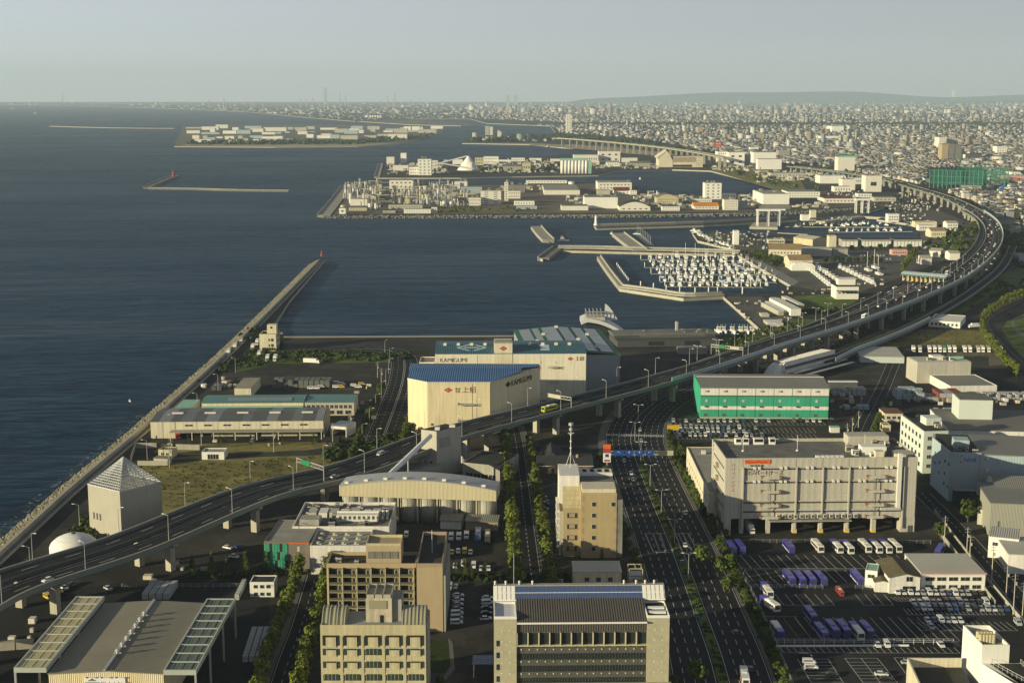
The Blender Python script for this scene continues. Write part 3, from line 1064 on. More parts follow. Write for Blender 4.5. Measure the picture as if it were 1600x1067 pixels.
# ============================================================ VEHICLES
def car_data():
 """body, glass and wheels of a hatchback; length along y, front towards -y"""
 body=MB()
 prof=[(-2.1,.35),(-2.15,.75),(-1.15,.95),(-.55,1.0),(1.6,1.0),(2.0,.95),(2.1,.35)]
 body.xprism(prof,-.84,.84,0,'x')
 cab=[(-1.1,.95),(-.45,1.42),(1.25,1.46),(1.9,.97)]
 body.xprism([(-.45,1.40),(1.25,1.44),(1.2,1.5),(-.4,1.47)],-.66,.66,0,'x')
 gl=MB()
 gl.xprism(cab,-.72,.72,0,'x')
 wh=MB()
 for x in (-.85,.69):
  for y in (-1.35,1.3):
   wh.cyl((x,y,.31),(x+.16,y,.31),.31,n=8)
 return body,gl,wh
def van_data():
 body=MB()
 prof=[(-2.2,.35),(-2.25,1.0),(-1.6,1.25),(-1.1,1.9),(2.15,1.95),(2.2,.35)]
 body.xprism(prof,-.85,.85,0,'x')
 gl=MB()
 gl.face([(-.75,-1.66,1.22),(.75,-1.66,1.22),(.72,-1.2,1.82),(-.72,-1.2,1.82)])
 for s in (-1,1):
  gl.box(min(s*.86,s*.87),-1.1,1.2,max(s*.86,s*.87),1.9,1.7)
 gl.box(-.7,2.19,1.15,.7,2.22,1.7)
 wh=MB()
 for x in (-.87,.71):
  for y in (-1.4,1.4):
   wh.cyl((x,y,.33),(x+.16,y,.33),.33,n=8)
 return body,gl,wh
CARCOL={}
for nme,rgb in (('white',(.74,.74,.72)),('silver',(.42,.43,.43)),('black',(.012,.012,.014)),('grey',(.13,.135,.14)),('blue',(.03,.07,.22)),('red',(.38,.03,.02)),('yellow',(.6,.42,.04)),('green',(.05,.16,.10))):
 CARCOL[nme]=mat('car_paint_'+nme,rgb,.3,0,coat=.6,spec=.5)
PROTO={}
CB,CG,CW=car_data()
VB,VG,VW=van_data()
cg,cwh=CG.data('windows',[GLASS]),CW.data('wheels',[RUBBER])
vg,vwh=VG.data('windows',[GLASS]),VW.data('wheels',[RUBBER])
def car(kind,colr,x,y,z,rz,label,group):
 k=(kind,colr)
 if k not in PROTO:
  t=thing('van' if kind == 'van' else 'car',label,kind if kind == 'van' else 'car',(x,y,z),rz,group)
  obj('body',(CB if kind == 'car' else VB).data('body',[CARCOL[colr]]),t)
  obj('windows',cg if kind == 'car' else vg,t)
  obj('wheels',cwh if kind == 'car' else vwh,t,kind='stuff')
  t.scale=(1.05,)*3
  kids(t)
  PROTO[k]=t
  return t
 return dup(PROTO[k],(x,y,z),rz,label,group)
PURPLE=mat('purple_bus_paint',(.045,.045,.34),.3,.05,coat=.5,spec=.5)
BUSW=mat('white_bus_paint',(.72,.71,.67),.3,.04,coat=.5,spec=.5)
BUSY=mat('yellow_green_bus_paint',(.50,.52,.03),.3,.04,coat=.5,spec=.5)
BUSR=mat('red_bus_paint',(.45,.05,.04),.3,.04,coat=.5,spec=.5)
BUSB=mat('blue_bus_paint',(.08,.18,.52),.3,.04,coat=.5,spec=.5)
BUSD=mat('dark_bus_paint',(.03,.03,.035),.3,.04,coat=.5,spec=.5)
BP={}
def bus(kind,x,y,z,rz,label,group=None,L=11.5):
 """front towards -y"""
 if kind not in BP:
  m={'purple':PURPLE,'white':BUSW,'mixed':BUSW,'yellow':BUSY,'red':BUSR,'blue':BUSB,'dark':BUSD}[kind]
  t=thing('bus',label,'bus',(x,y,z),rz,group)
  b=MB()
  h=L/2
  prof=[(-h,.35),(-h-.12,1.2),(-h+.25,3.0),(-h+.6,3.2),(h-.1,3.2),(h,3.0),(h,.35)]
  b.xprism(prof,-1.24,1.24,0,'x')
  part('body',b,m,t)
  g=MB()
  for s in (-1,1):
   for i in range(6):
    y0=-h+1.1+i*(L-1.8)/6
    g.box(min(s*1.25,s*1.27),y0,1.55,max(s*1.25,s*1.27),y0+(L-1.8)/6-.14,2.5)
  part('side_windows',g,GLASS,t,kind='stuff')
  g=MB()
  g.face([(-1.1,-h-.14,1.3),(1.1,-h-.14,1.3),(1.05,-h+.16,2.75),(-1.05,-h+.16,2.75)])
  part('windscreen',g,GLASS,t)
  g=MB()
  g.box(-.9,h+.0,1.6,.9,h+.03,2.6)
  part('rear_window',g,GLASS,t)
  w=MB()
  for x0 in (-1.26,1.0):
   for y0 in (-h+2.2,h-2.8):
    w.cyl((x0,y0,.48),(x0+.26,y0,.48),.48,n=8)
  part('wheels',w,RUBBER,t,kind='stuff')
  r=MB()
  r.box(-.8,-1.5,3.2,.8,1.2,3.42)
  part('roof_unit',r,BUSW if kind != 'purple' else PURPLE,t)
  if kind == 'mixed':
   r=MB()
   r.box(-1.26,h-3.6,.5,1.26,h+.02,3.22)
   part('rear_panel',r,PURPLE,t)
  elif kind in ('purple','white'):
   r=MB()
   r.box(-1.26,-h+.4,.55,1.26,h-.4,.95)
   part('side_stripe',r,BUSW if kind == 'purple' else REDO,t)
  kids(t)
  BP[kind]=t
  return t
 return dup(BP[kind],(x,y,z),rz,label,group)
# ---- expressway traffic
def on_path(pts,q):
 s=nearest(pts,q)
 c,t=along(pts,s)
 return c,t
def drive(kind,colr,pts,px,py,z,lane,toward,label,group='traffic on the expressway',f=None):
 c,t=on_path(pts,P(px,py,z))
 n_=Vector((-t.y,t.x))
 c=c+n_*lane
 a=atan2(t.y,t.x)+(-pi/2 if toward else pi/2)
 return (f or car)(kind,colr,c.x,c.y,z,a,label,group) if f is None else f(kind,c.x,c.y,z,a,label,group)
drive('car','white',near_c,61,910,VZ,-2,True,'white saloon car alone on the near carriageway at the lower left')
drive('van','silver',far_c,604,715,VZ,-1.8,True,'silver van on the expressway beside the conveyor tube')
drive('car','silver',near_c,520,742,VZ,1.8,False,'silver car on the expressway in front of the sign gantry')
drive('yellow',None,near_c,826,634,VZ,1.5,True,'yellow green coach on the expressway beside the blue roofed warehouse',None,bus)
drive('mixed',None,near_c,1335,497,VZ,1.5,True,'white and purple coach on the expressway below the toll plaza',None,bus)
drive('white',None,SLIP2,1483,432,12,0,True,'white coach leaving the toll gates',None,bus)
tr=random.Random(5)
accs=resample(near_c,24)
accf=resample(far_c,24)
k=0
for nm,rs,tow in (('near',accs,True),('far',accf,False)):
 kk=0
 for i in range(40,len(rs)-4):
  if tr.random()<.62:
   t=(rs[i+1]-rs[i]).normalized()
   n_=Vector((-t.y,t.x))*tr.choice((-1.9,1.9))
   c=rs[i]+n_
   colr=tr.choice(('white','white','silver','black','grey','red'))
   kd=tr.choice(('car','car','van'))
   car(kd,colr,c.x,c.y,VZ,atan2(t.y,t.x)+(-pi/2 if tow else pi/2),f'{colr} {kd} on the {nm} carriageway round the bend, {nth(kk)} one from the gantry','traffic on the expressway bend')
   kk += 1
for i in range(12):
 colr=tr.choice(('white','silver','black','red','white'))
 p=P(1390+i*7.6,457-(i % 3)*6,12)
 car(tr.choice(('car','van')),colr,p.x,p.y,11.92,radians(-50),f'{colr} vehicle queueing at the toll gates, {nth(i)} in from the marina side','cars at the toll gates')
# ---- parking lots
def lot_lines(pix0,pix1,back,n,m=LINE,label=None,z=.05,head=True):
 """n stall lines between two picture points on the front edge; back = picture offset of the far end of each line"""
 a,b=P(*pix0),P(*pix1)
 v=P(pix0[0]+back[0],pix0[1]+back[1])-a
 d=(b-a).normalized()
 mk=MB()
 for i in range(n+1):
  p=a.lerp(b,i/n)
  q=p+v
  h=d*.09
  mk.face([(*(p-h),z),(*(p+h),z),(*(q+h),z),(*(q-h),z)])
 if head:
  vv=v.normalized()*.08
  mk.face([(*(a-vv),z),(*(b-vv),z),(*(b+vv),z),(*(a+vv),z)])
 part('road_marking',mk,m,kind='structure')
 return a,b,v
lot_lines((1160,888),(1440,888),(-18,-21),19)
lot_lines((1172,888.3),(1450,888.3),(0,0.1),1)
lot_lines((1160,888),(1340,888),(-0,0),1)
lot_lines((1163,890),(1335,890),(-18+34,-21+41),11)
lot_lines((1175,918),(1222,918),(-12,-13),4)
lot_lines((1225,945),(1304,945),(-14,-17),5)
lot_lines((1350,945),(1396,945),(-14,-17),3)
lot_lines((1215,1001),(1270,1001),(-26,-36),3,LINEO)
lot_lines((1270,1001),(1500,1001),(-28,-37),15)
lot_lines((1190,963),(1245,963),(0.5,0.5),3)
lot_lines((1225,1019),(1500,1020),(-7,-9),26)
lot_lines((1270,1067),(1320,1067),(-1,-.5),1)
for k in range(9):
 lot_lines((1249+k*3,1034+k*5.2),(1296+k*3.2,1034+k*5.2),(0.01,.02),1)
 lot_lines((1324+k*4.2,1034+k*5.2),(1373+k*4.2,1034+k*5.2),(0.01,.02),1)
lot_lines((1246,1029),(1294,1029),(32,55),1)
lot_lines((1320,1028),(1371,1028),(45,60),2)
lot_lines((1397,1027),(1440,1027),(45,60),3)
lot_lines((1403,939),(1540,942),(-12,-7),22)
lot_lines((1420,960),(1570,960),(-9,-10),22)
lot_lines((1440,985),(1590,985),(-16,-14),16)
for (y,x0,x1,n) in ((664,1050,1290,34),(676,1046,1275,32),(686,1060,1278,30)):
 lot_lines((x0,y),(x1,y),(-3.5,-7.5),n)
def hd(px,py,dx,dy):
 d=P(px+dx,py+dy)-P(px,py)
 return atan2(d.y,d.x)+pi/2      # front (-y of the vehicle) points along d
H_BUS=hd(1250,870,18,21)
G1='coaches in the bus depot'
rowA=[(1142,860,'purple'),(1156,859,'purple'),(1232,859,'purple'),(1277,858,'white'),(1307,859,'mixed'),(1324,860,'mixed'),(1351,858,'white'),(1368,859,'mixed'),(1383,859,'mixed'),(1398,858,'white')]
for i,(x,y,k) in enumerate(rowA):
 p=P(x,y)
 c={'purple':'purple','white':'white','mixed':'white and purple'}[k]
 bus(k,p.x,p.y,.03,H_BUS,f'{c} coach, {nth(i)} from the left in the back row of the depot',G1)
for i,(x,y) in enumerate(((1233,908),(1249,909),(1265,909),(1282,909))):
 p=P(x,y)
 bus('purple',p.x,p.y,.03,H_BUS,f'purple coach, {nth(i)} from the left of the four behind the middle fence of the depot',G1)
for (x,y,k,dx,dy,lab) in ((1339,908,'purple',18,21,'purple coach beside the small white shed'),(1468,865,'purple',-14,22,'purple coach parked askew behind the long white depot office'),
       (1198,928,'mixed',14,20,'white and purple coach just above the one turning'),(1203,949,'mixed',30,20,'white and purple coach turning at an angle in the yard'),
       (1214,990,'mixed',-16,-24,'white and purple coach facing away by the left kerb of the yard'),(1266,966,'purple',16,21,'purple coach standing alone in the middle of the yard'),
       (1312,927,'red',14,18,'small red bus next to the parked cars')):
 p=P(x,y)
 o_=bus(k,p.x,p.y,.03,hd(x,y,dx,dy),lab,G1)
 if k == 'red':
  o_.scale=(.62,)*3
for i,(x,y,k) in enumerate(((1283,993,'purple'),(1300,988,'purple'),(1317,988,'purple'),(1338,992,'mixed'),(1354,990,'purple'))):
 p=P(x,y)
 bus(k,p.x,p.y,.03,H_BUS,f'{"purple" if k == "purple" else "white and purple"} coach, {nth(i)} from the left in the front row by the long fence',G1)
def car_row(pts,heading,what,group,cols=None,dens=1.0,seed=1,z=.03):
 r=random.Random(seed)
 j=0
 for (x,y) in pts:
  if r.random()>dens:
   continue
  p=P(x,y)
  c=r.choice(cols or ('white','white','silver','black','black','grey','silver','blue','white'))
  kd='van' if r.random()<.28 else 'car'
  car(kd,c,p.x,p.y,z,heading+r.uniform(-.03,.03),f'{c} {kd}, {nth(j)} from the left {what}',group)
  j += 1
def lin(x0,y0,x1,y1,n):
 return [(x0+(x1-x0)*i/(n-1),y0+(y1-y0)*i/(n-1)) for i in range(n)]
HC=hd(1450,930,10,12)
car_row(lin(1401,927,1532,929,14),HC,'in the row against the depot office fence','staff cars at the bus depot',seed=3)
car_row(lin(1427,943,1540,943,12),HC,'in the second row of the staff car park','staff cars at the bus depot',seed=4)
car_row(lin(1432,952,1572,953,15),HC,'in the third row of the staff car park','staff cars at the bus depot',seed=5)
car_row(lin(1449,971,1500,971,6),HC,'in the fourth row of the staff car park','staff cars at the bus depot',seed=6)
car_row([(1455,981),(1371,1009),(1385,1009),(1470,1009),(1495,1010),(1590,975)],HC,'among the scattered cars by the long depot fence','staff cars at the bus depot',seed=7)
HX=hd(1260,1040,20,0.5)
for (x,y,k,c) in ((1258,1028,'van','black'),(1264,1037,'van','white'),(1267,1045,'van','white'),(1300,1056,'car','black'),(1377,1055,'car','white'),(1384,1063,'car','black'),(1418,1037,'car','silver')):
 p=P(x,y)
 car(k,c,p.x,p.y,.03,HX,f'{c} {k} in the front car park at about the {("upper", "middle", "lower", "lowest")[min(3, int((y - 1025) / 10))]} stall, {"left" if x < 1320 else "right"} block','cars in the front car park')
HG=hd(1150,670,3.5,7.5)
car_row(lin(1052,659,1300,659,26),HG,'in the row along the green warehouse','cars at the green warehouse',dens=.75,seed=8)
car_row(lin(1046,668,1180,670,17),HG,'in the middle row before the green warehouse','cars at the green warehouse',dens=.95,seed=9)
car_row(lin(1050,674,1170,676,16),HG,'in the third row before the green warehouse','cars at the green warehouse',dens=1,seed=10)
car_row(lin(1062,681,1190,682,17),HG,'in the nearest row before the green warehouse','cars at the green warehouse',dens=.95,seed=11)
HM=hd(1370,400,5,4)
car_row(lin(1326,400,1420,400,20),HM,'in the far row of the marina car park','cars in the marina car park',dens=.6,seed=21)
car_row(lin(1322,405,1412,406,18),HM,'in the middle row of the marina car park','cars in the marina car park',dens=.6,seed=22)
car_row(lin(1300,416,1345,417,9),HM,'in the row behind the yachts ashore','cars in the marina car park',dens=.7,seed=23)
lot_lines((1322,408),(1416,408),(-3,-3.5),26)
lot_lines((1328,402),(1424,402),(-3,-3.2),26)
HV=0.0
for i,(x,y) in enumerate(((705,842),(717,842),(729,840))):
 p=P(x,y)
 car('van','white',p.x,p.y,.03,0,f'white minibus, {nth(i)} from the left in the yard below the silos','vans below the silos').scale=(1.25,1.35,1.25)
p=P(747,840); bus('blue',p.x,p.y,.03,0,'blue coach in the yard below the silos')
p=P(762,843); bus('dark',p.x,p.y,.03,0,'dark coach in the shade beside the blue one')
car_row([(635,838)],0,'parked behind the brown hotel','hall yard cars',('white',))
car_row([(706,865),(716,863),(726,864),(735,865)],0,'in the middle of the yard below the silos','hall yard cars',('white','white','yellow'),seed=12)
car_row([(711,886),(724,884),(740,886),(752,890),(763,890)],0,'behind the row of young trees beside the hotel','hall yard cars',('white',),seed=13)
car_row([(703,919),(712,919)],0,'in the dark lane behind the hotel','hotel cars',('silver',))
car_row(lin(716,932,713,975,7),hd(716,950,14,-1),'going down the shaded column right of the hotel','hotel cars',seed=14)
car_row(lin(762,936,759,968,5),hd(760,950,14,-1),'going down the column beside the solar panelled block','hotel cars',('white','silver','black'),seed=15)
car_row([(81,929),(75,935),(92,925),(100,920),(112,915),(169,921)],hd(80,930,10,5),'parked under the expressway','cars under the expressway',('white','black','yellow','silver'),seed=16)
car_row([(366,871),(373,857),(356,857)],hd(366,870,10,2),'in the little car park beyond the expressway pier','cars by the pier',('white','white','blue'),seed=17)
car_row([(848,778),(850,784),(850,790),(850,797)],hd(848,780,12,0),'beside the tan office tower','cars by the tan tower',('silver','black','grey'),seed=18)
for qi,(x,y,c,d) in enumerate(((986,741,'white',1),(989,751,'white',1),(1070,803,'white',-1),(1070,853,'white',-1),(1088,963,'green',-1),(1002,690,'silver',1),(1150,990,'black',-1),(1173,1047,'black',-1),(983,716,'black',1),(975,722,'silver',1),(1000,673,'silver',1),(1066,880,'grey',-1))):
 c_,t=on_path(AVE,P(x,y))
 q=P(x,y)
 a=atan2(t.y,t.x)+(pi/2 if d<0 else-pi/2)
 where='near the crossing' if y<760 else ('beside the painted boxes' if y<900 else 'in the shaded foreground')
 car('car',c,q.x,q.y,.04,a,f'{c} car on the avenue {where}, {"left" if d > 0 else "right"} carriageway, {nth(qi)} one','traffic on the avenue')
p=P(1163,1063); bus('white',p.x,p.y,.04,hd(1163,1063,-4,-20),'white coach at the bottom edge of the avenue')
LO={}
def lorry(x,y,rz,label,group,colr='white',L=12,z=.03):
 if colr not in LO:
  t=thing('lorry',label,'lorry',(x,y,z),rz,group)
  h=L/2
  part('cargo_box',MB().box(-1.22,-h+2.1,.9,1.25,h,3.8),{'white':WHITE2,'grey':GREYW,'green':mat('lorry_green',(.08,.34,.18),.5),'red':RED}[colr],t)
  part('cab',MB().xprism([(-h,.5),(-h-.05,1.6),(-h+.3,2.7),(-h+1.9,2.7),(-h+1.9,.5)],-1.15,1.15,0,'x'),WPAINT if colr != 'red' else RED,t)
  part('windscreen',MB().box(-1,-h-.08,1.6,1,-h-.02,2.4),GLASS,t)
  w=MB()
  for x0 in (-1.2,.9):
   for y0 in (-h+1,h-2.4,h-1.2):
    w.cyl((x0,y0,.5),(x0+.3,y0,.5),.5,n=8)
  part('wheels',w,RUBBER,t,kind='stuff')
  kids(t)
  LO[colr]=t
  return t
 return dup(LO[colr],(x,y,z),rz,label,group)
HL=hd(1460,545,5,14)
for i,(x,c) in enumerate(((1427,'white'),(1437,'grey'),(1452,'white'),(1460,'white'),(1468,'white'),(1475,'green'),(1483,'white'),(1491,'white'),(1507,'white'),(1515,'white'),(1528,'grey'),(1535,'white'),(1544,'grey'),(1563,'white'))):
 p=P(x,549)
 lorry(p.x,p.y,HL,f'{c} lorry, {nth(i)} from the left in the row beside the dry field','lorries by the grass field',c)
for i,(x,y,c) in enumerate(((357,554,'white'),(367,545,'white'),(377,536,'grey'),(395,546,'white'),(405,557,'white'),(418,563,'white'),(430,563,'white'),(402,538,'white'))):
 p=P(x,y)
 lorry(p.x,p.y,hd(x,y,-4,9),f'{c} lorry, {nth(i)} in the yard around the pale tower house','lorries by the tower house',c)
p=P(487,568); lorry(p.x,p.y,hd(487,568,12,.5),'white lorry standing sideways on the empty port lot',None)
p=P(280,683); lorry(p.x,p.y,0.1,'red lorry backed under the long warehouse canopy',None,'red')
p=P(1170,829); lorry(p.x,p.y,0.1,'white lorry at the loading bay of the grey logistics block',None)
p=P(1524,512); lorry(p.x,p.y,hd(1524,512,-12,.5),'white lorry beside the low white shed by the park',None)
# ============================================================ BUILDINGS: helpers
PANE={}
class Bld:
 """A building whose front roof edge runs between two picture points at height H. Local axes: x along the front, y away from it, z up."""
 def __init__(s,name,label,cat,x1,y1,x2,y2,H,D,group=None,W=None,z0=0.0,rz=None,at=None):
  if at is not None:
   A=Vector(at)
   s.rz=rz or 0.0
   s.W=W
  else:
   A,B=P(x1,y1,H),P(x2,y2,H)
   d=B-A
   s.W=W or d.length
   s.rz=atan2(d.y,d.x) if rz is None else rz
  s.H,s.D=H-z0,D
  s.A=A
  s.root=thing(name,label,cat,(A.x,A.y,z0),s.rz,group)
 def p(s,name,mb,mats,parent=None,**k):
  return part(name,mb,mats,parent or s.root,**k)
 def body(s,wall,roof,parapet=0.9,t=0.35,rim=None,x0=0,y0=0,x1=None,y1=None,z0=0,H=None,base=None):
  x1=s.W if x1 is None else x1
  y1=s.D if y1 is None else y1
  H=s.H if H is None else H
  w=MB().box(x0,y0,z0,x1,y1,H-parapet-.02)
  s.wall=s.p('wall',w,wall)
  if parapet>0:
   r=MB()
   h0=H-parapet-.02
   r.box(x0,y0,h0,x1,y0+t,H)
   r.box(x0,y1-t,h0,x1,y1,H)
   r.box(x0,y0+t,h0,x0+t,y1-t,H)
   r.box(x1-t,y0+t,h0,x1,y1-t,H)
   s.p('parapet',r,rim or wall)
   s.roof=s.p('roof',MB().box(x0+t,y0+t,h0,x1-t,y1-t,h0+.08),roof)
  else:
   s.roof=s.p('roof',MB().box(x0-.2,y0-.2,H-.02,x1+.2,y1+.2,H+.3),roof)
  return s
 def windows(s,face,u0,u1,n,z0,rows,dz,w,h,single=False,glass=None,frame=None,off=0.0,name='window',x_off=None):
  """face f l r b; u0..u1 metres along the face"""
  L=[]
  for r in range(rows):
   for i in range(n):
    L.append((u0+(u1-u0)*(i+.5)/n,z0+r*dz))
  def place(mb,u,z):
   f=0.12
   if face == 'f':
    mb.box(u-w/2-f,off-.10,z-f,u+w/2+f,off+.05,z+h+f,0)
    mb.box(u-w/2,off-.13,z,u+w/2,off+.02,z+h,1)
    if w>1.4:
     mb.box(u-.05,off-.15,z,u+.05,off,z+h,0)
   elif face == 'l':
    mb.box(off-.10,u-w/2-f,z-f,off+.05,u+w/2+f,z+h+f,0)
    mb.box(off-.13,u-w/2,z,off+.02,u+w/2,z+h,1)
   else:
    X=s.W+off if x_off is None else x_off
    mb.box(X-.05,u-w/2-f,z-f,X+.10,u+w/2+f,z+h+f,0)
    mb.box(X-.02,u-w/2,z,X+.13,u+w/2,z+h,1)
  ms=[frame or FRAME,glass or GLASS]
  if single:
   k=(face,round(w,2),round(h,2),off,ms[0].name,ms[1].name,x_off if face == 'r' else 0,s.W if face == 'r' else 0)
   if k not in PANE:
    mb=MB()
    place(mb,0,0)
    PANE[k]=mb.data(name,ms)
   for u,z in L:
    obj(name,PANE[k],s.root,(u,0,z) if face == 'f' else (0,u,z))
  else:
   mb=MB()
   for u,z in L:
    place(mb,u,z)
   s.p(name+'_rows',mb,ms,kind='stuff')
  return s
 def band(s,z0,z1,m,d=0.06,name='band',x0=0,x1=None):
  x1=s.W if x1 is None else x1
  s.p(name,MB().box(x0-.01,-d,z0,x1+.01,.02,z1),m)
  return s
 def bays(s,n,z0,z1,m,x0=0,x1=None,joint=.22,d=.10,name='wall_panel'):
  x1=s.W if x1 is None else x1
  w=(x1-x0)/n
  me=MB().box(joint/2,-d,z0,w-joint/2,.02,z1).data(name,[m])
  for i in range(n):
   obj(name,me,s.root,(x0+i*w,0,0))
  return s
 def units(s,n,seed,x0=None,x1=None,y0=None,y1=None,z=None,big=1.0,m=None):
  """air handling boxes on the roof"""
  r=random.Random(seed)
  x0=2 if x0 is None else x0
  x1=s.W-3 if x1 is None else x1
  y0=2 if y0 is None else y0
  y1=s.D-3 if y1 is None else y1
  z=s.H-.9 if z is None else z
  for i in range(n):
   w,d,h=r.uniform(1,2.6)*big,r.uniform(.8,1.8)*big,r.uniform(.8,1.8)*big
   x,y=r.uniform(x0,x1),r.uniform(y0,y1)
   mb=MB().box(0,0,0,w,d,h)
   mb.box(.1,-.04,h*.25,w-.1,.02,h*.85,1)
   mb.cyl((w/2,d/2,h),(w/2,d/2,h+.15),min(w,d)*.35,n=8,m=1)
   s.p('roof_unit',mb,[m or r.choice((WHITE,GREYW,CONCL)),STEELD],loc=(x,y,z))
  return s
 def rail(s,pts,z,h=1.1,m=None):
  mb=MB()
  for a,b in zip(pts,pts[1:]):
   a3,b3=Vector((*a,z+h)),Vector((*b,z+h))
   mb.cyl(a3,b3,.05,n=4)
   mb.cyl(a3-Vector((0,0,h*.5)),b3-Vector((0,0,h*.5)),.03,n=4)
   k=max(1,int((b3-a3).length/2))
   for i in range(k+1):
    q=a3.lerp(b3,i/k)
    mb.cyl(q,q-Vector((0,0,h)),.04,n=4)
  s.p('railing',mb,m or STEEL)
  return s
F=pi/2
# ============================================================ NEAR LEFT
b=Bld('cargo_hall','large cargo hall with olive ribbed roof, slatted side canopies and a Global Air Cargo sign','warehouse',76,1053,255,1053,13,62)
W,D,H=b.W,b.D,b.H
b.p('wall',MB().xprism([(0,0),(W,0),(W,H),(W/2,H+1.0),(0,H)],0,D),CREAM)
mb=MB()
mb.xprism([(-.3,H+.02),(W/2,H+1.02),(W/2,H+1.3),(-.3,H+.3)],-.3,D+.3)
mb.xprism([(W/2+.01,H+1.02),(W+.3,H+.02),(W+.3,H+.3),(W/2+.01,H+1.3)],-.3,D+.3)
b.p('roof',mb,MROOFY)
b.p('ridge_cap',MB().box(W/2-.8,-.3,H+1.25,W/2+.1,D+.3,H+1.75),STEEL)
vm=MB().cyl((0,0,0),(0,0,1.2),.55,n=8).cyl((0,0,1.2),(0,0,1.9),.95,.3,8).box(-1.2,-.3,.3,1.2,.3,.7)
vm=vm.data('roof_vent',[STEEL])
for i in range(7):
 obj('roof_vent',vm,b.root,(W/2+.2,13+i*5.6,H+1.3))
for x0,x1,nm,mt in ((-10.4,-.3,'near',BEIGE),(W+.3,W+10.5,'far',mat('dark_slat',(.13,.16,.14),.6,.1))):
 z=H+1.0 if x0<0 else H+.2
 fr=MB()
 fr.box(x0,-1,z,x0+.5,D+1,z+1.6)
 fr.box(x1-.5,-1,z,x1,D+1,z+1.6)
 fr.box(x0+.5,-1,z,x1-.5,-.4,z+1.6)
 fr.box(x0+.5,D+.4,z,x1-.5,D+1,z+1.6)
 nb=9
 for i in range(1,nb):
  y=-1+(D+2)*i/nb
  fr.box(x0+.5,y-.2,z+.7,x1-.5,y+.2,z+1.55)
 b.p('canopy_frame',fr,[mat('pale_green_grey_frame',(.40,.43,.37),.5,.08)])
 sl=MB()
 bw=(D+2)/nb
 for j in range(3):
  xa=x0+.7+(x1-x0-1.4)*j/3
  xb=xa+(x1-x0-1.4)/3-.35
  sl.box(xa,.3,z+1.1,xa+(xb-xa)*.60,bw-.3,z+1.3)
  sl.box(xa+(xb-xa)*.68,.3,z+1.0,xa+(xb-xa)*.78,bw-.3,z+1.2)
  sl.box(xa+(xb-xa)*.84,.3,z+1.1,xb+.2,bw-.3,z+1.3)
 me=sl.data('slat_panel',[mt])
 for i in range(nb):
  obj('slat_panel',me,b.root,(0,-1+bw*i,0))
 cm=MB().box(-.3,-.3,0,.3,.3,z).data('canopy_post',[STEEL])
 for i in range(0,nb+1,3):
  for x in ((x0+.3,) if x0<0 else (x1-.3,)):
   obj('canopy_post',cm,b.root,(x,-.7+(D+1.4)*i/nb,0))
sg=b.p('sign_board',MB().box(11.2,-.3,H-5.0,23.8,-.02,H-.9),WPAINT)
text('lettering','Global Air Cargo',1.75,RED,sg,(16.0,-.32,H-3.5),(F,0,0),.02)
e=MB()
for k,(w0,zc,hh) in enumerate(((1.2,-1.75,.35),(2.3,-2.5,.3),(1.6,-3.15,.3))):
 e.box(13.5-w0,-.34,H+zc-hh,13.5+w0,-.31,H+zc+hh*.2)
b.p('emblem',e,mat('emblem_teal',(.10,.28,.30),.5,0),sg)
e=MB().xprism([(12.6,H-1.75),(13.5,H-1.15),(14.4,H-1.75)],-.35,-.31).xprism([(12.8,H-3.3),(14.2,H-3.3),(13.5,H-4.2)],-.35,-.31)
b.p('emblem',e,RED,sg)
lm=MB().cyl((0,0,0),(0,-1.2,.5),.06,n=5).box(-.35,-1.5,.4,.35,-1.1,.7).data('sign_lamp',[STEELD])
for x in (12.4,17,21.5):
 obj('sign_lamp',lm,b.root,(x,-.3,H-.9))
def crate_stack(px,py,nx,ny,h,label,m,hdg=0.0,sx=2.4,sy=1.8,n2=1):
 p=P(px,py)
 t=thing('container_row',label,'containers',(p.x,p.y,.03),hdg)
 bm=MB().box(.18,.18,.15,sx-.18,sy-.18,h).data('container',[m])
 for i in range(nx):
  for j in range(ny):
   obj('container',bm,t,(i*sx,j*sy,0))
 return t
crate_stack(221,937,4,5,2.6,'block of pale air freight containers parked behind the cargo hall',mat('freight_container',(.40,.42,.40),.5,.15),0,2.7,3.0)
crate_stack(366,938,1,7,2.4,'narrow column of freight containers right of the cargo hall roof',MATS['freight_container'],0.02,2.0,2.6)
crate_stack(378,1035,3,10,2.2,'long stack of wrapped freight pallets on the right side of the cargo hall',MATS['freight_container'],.06,2.2,2.8)
crate_stack(-4,1018,2,1,3.0,'pale shipping container on the ground at the left edge',CONCL,.2,6,3)
b=Bld('vent_tower','square grey block under a white lattice pyramid roof beside the sea wall','building',137,757,187,769,21,10)
A,M_,B2=P(137,757,21),P(187,769,21),P(252,753,21)
b.root.location=(M_.x,M_.y,0)
b.root.rotation_euler=(0,0,0)
u,v=A-M_,B2-M_
C4=u+v
b.p('wall',MB().prism([(0,0),tuple(v),tuple(C4),tuple(u)],0,21),mat('ribbed_grey_block',(.36,.34,.28),.7,.06,.1,streak=.06))
cx=C4/2
for (q0,q1) in (((0,0),v),(v,C4),(C4,u),(u,(0,0))):
 q0,q1=Vector(q0),Vector(q1)
 g=MB()
 n_=13
 ap=Vector((cx.x,cx.y,21.3+12))
 a3,b3=Vector((*q0,21.3)),Vector((*q1,21.3))
 for i in range(n_):
  t=i/n_
  g.cyl(a3.lerp(ap,t),b3.lerp(ap,t),.13 if i else .25,n=4)
 for i in range(n_+1):
  base=a3.lerp(b3,i/n_)
  k=abs(2*i/n_-1)
  g.cyl(base,base.lerp(ap,1.0),.09 if 0<i<n_ else .2,n=4)
 b.p('lattice_roof',g,mat('lattice_white',(.55,.57,.57),.45,.05))
w=MB()
w2=u.normalized()
nn=Vector((-w2.y,w2.x))
if nn.y>0:
 nn=-nn
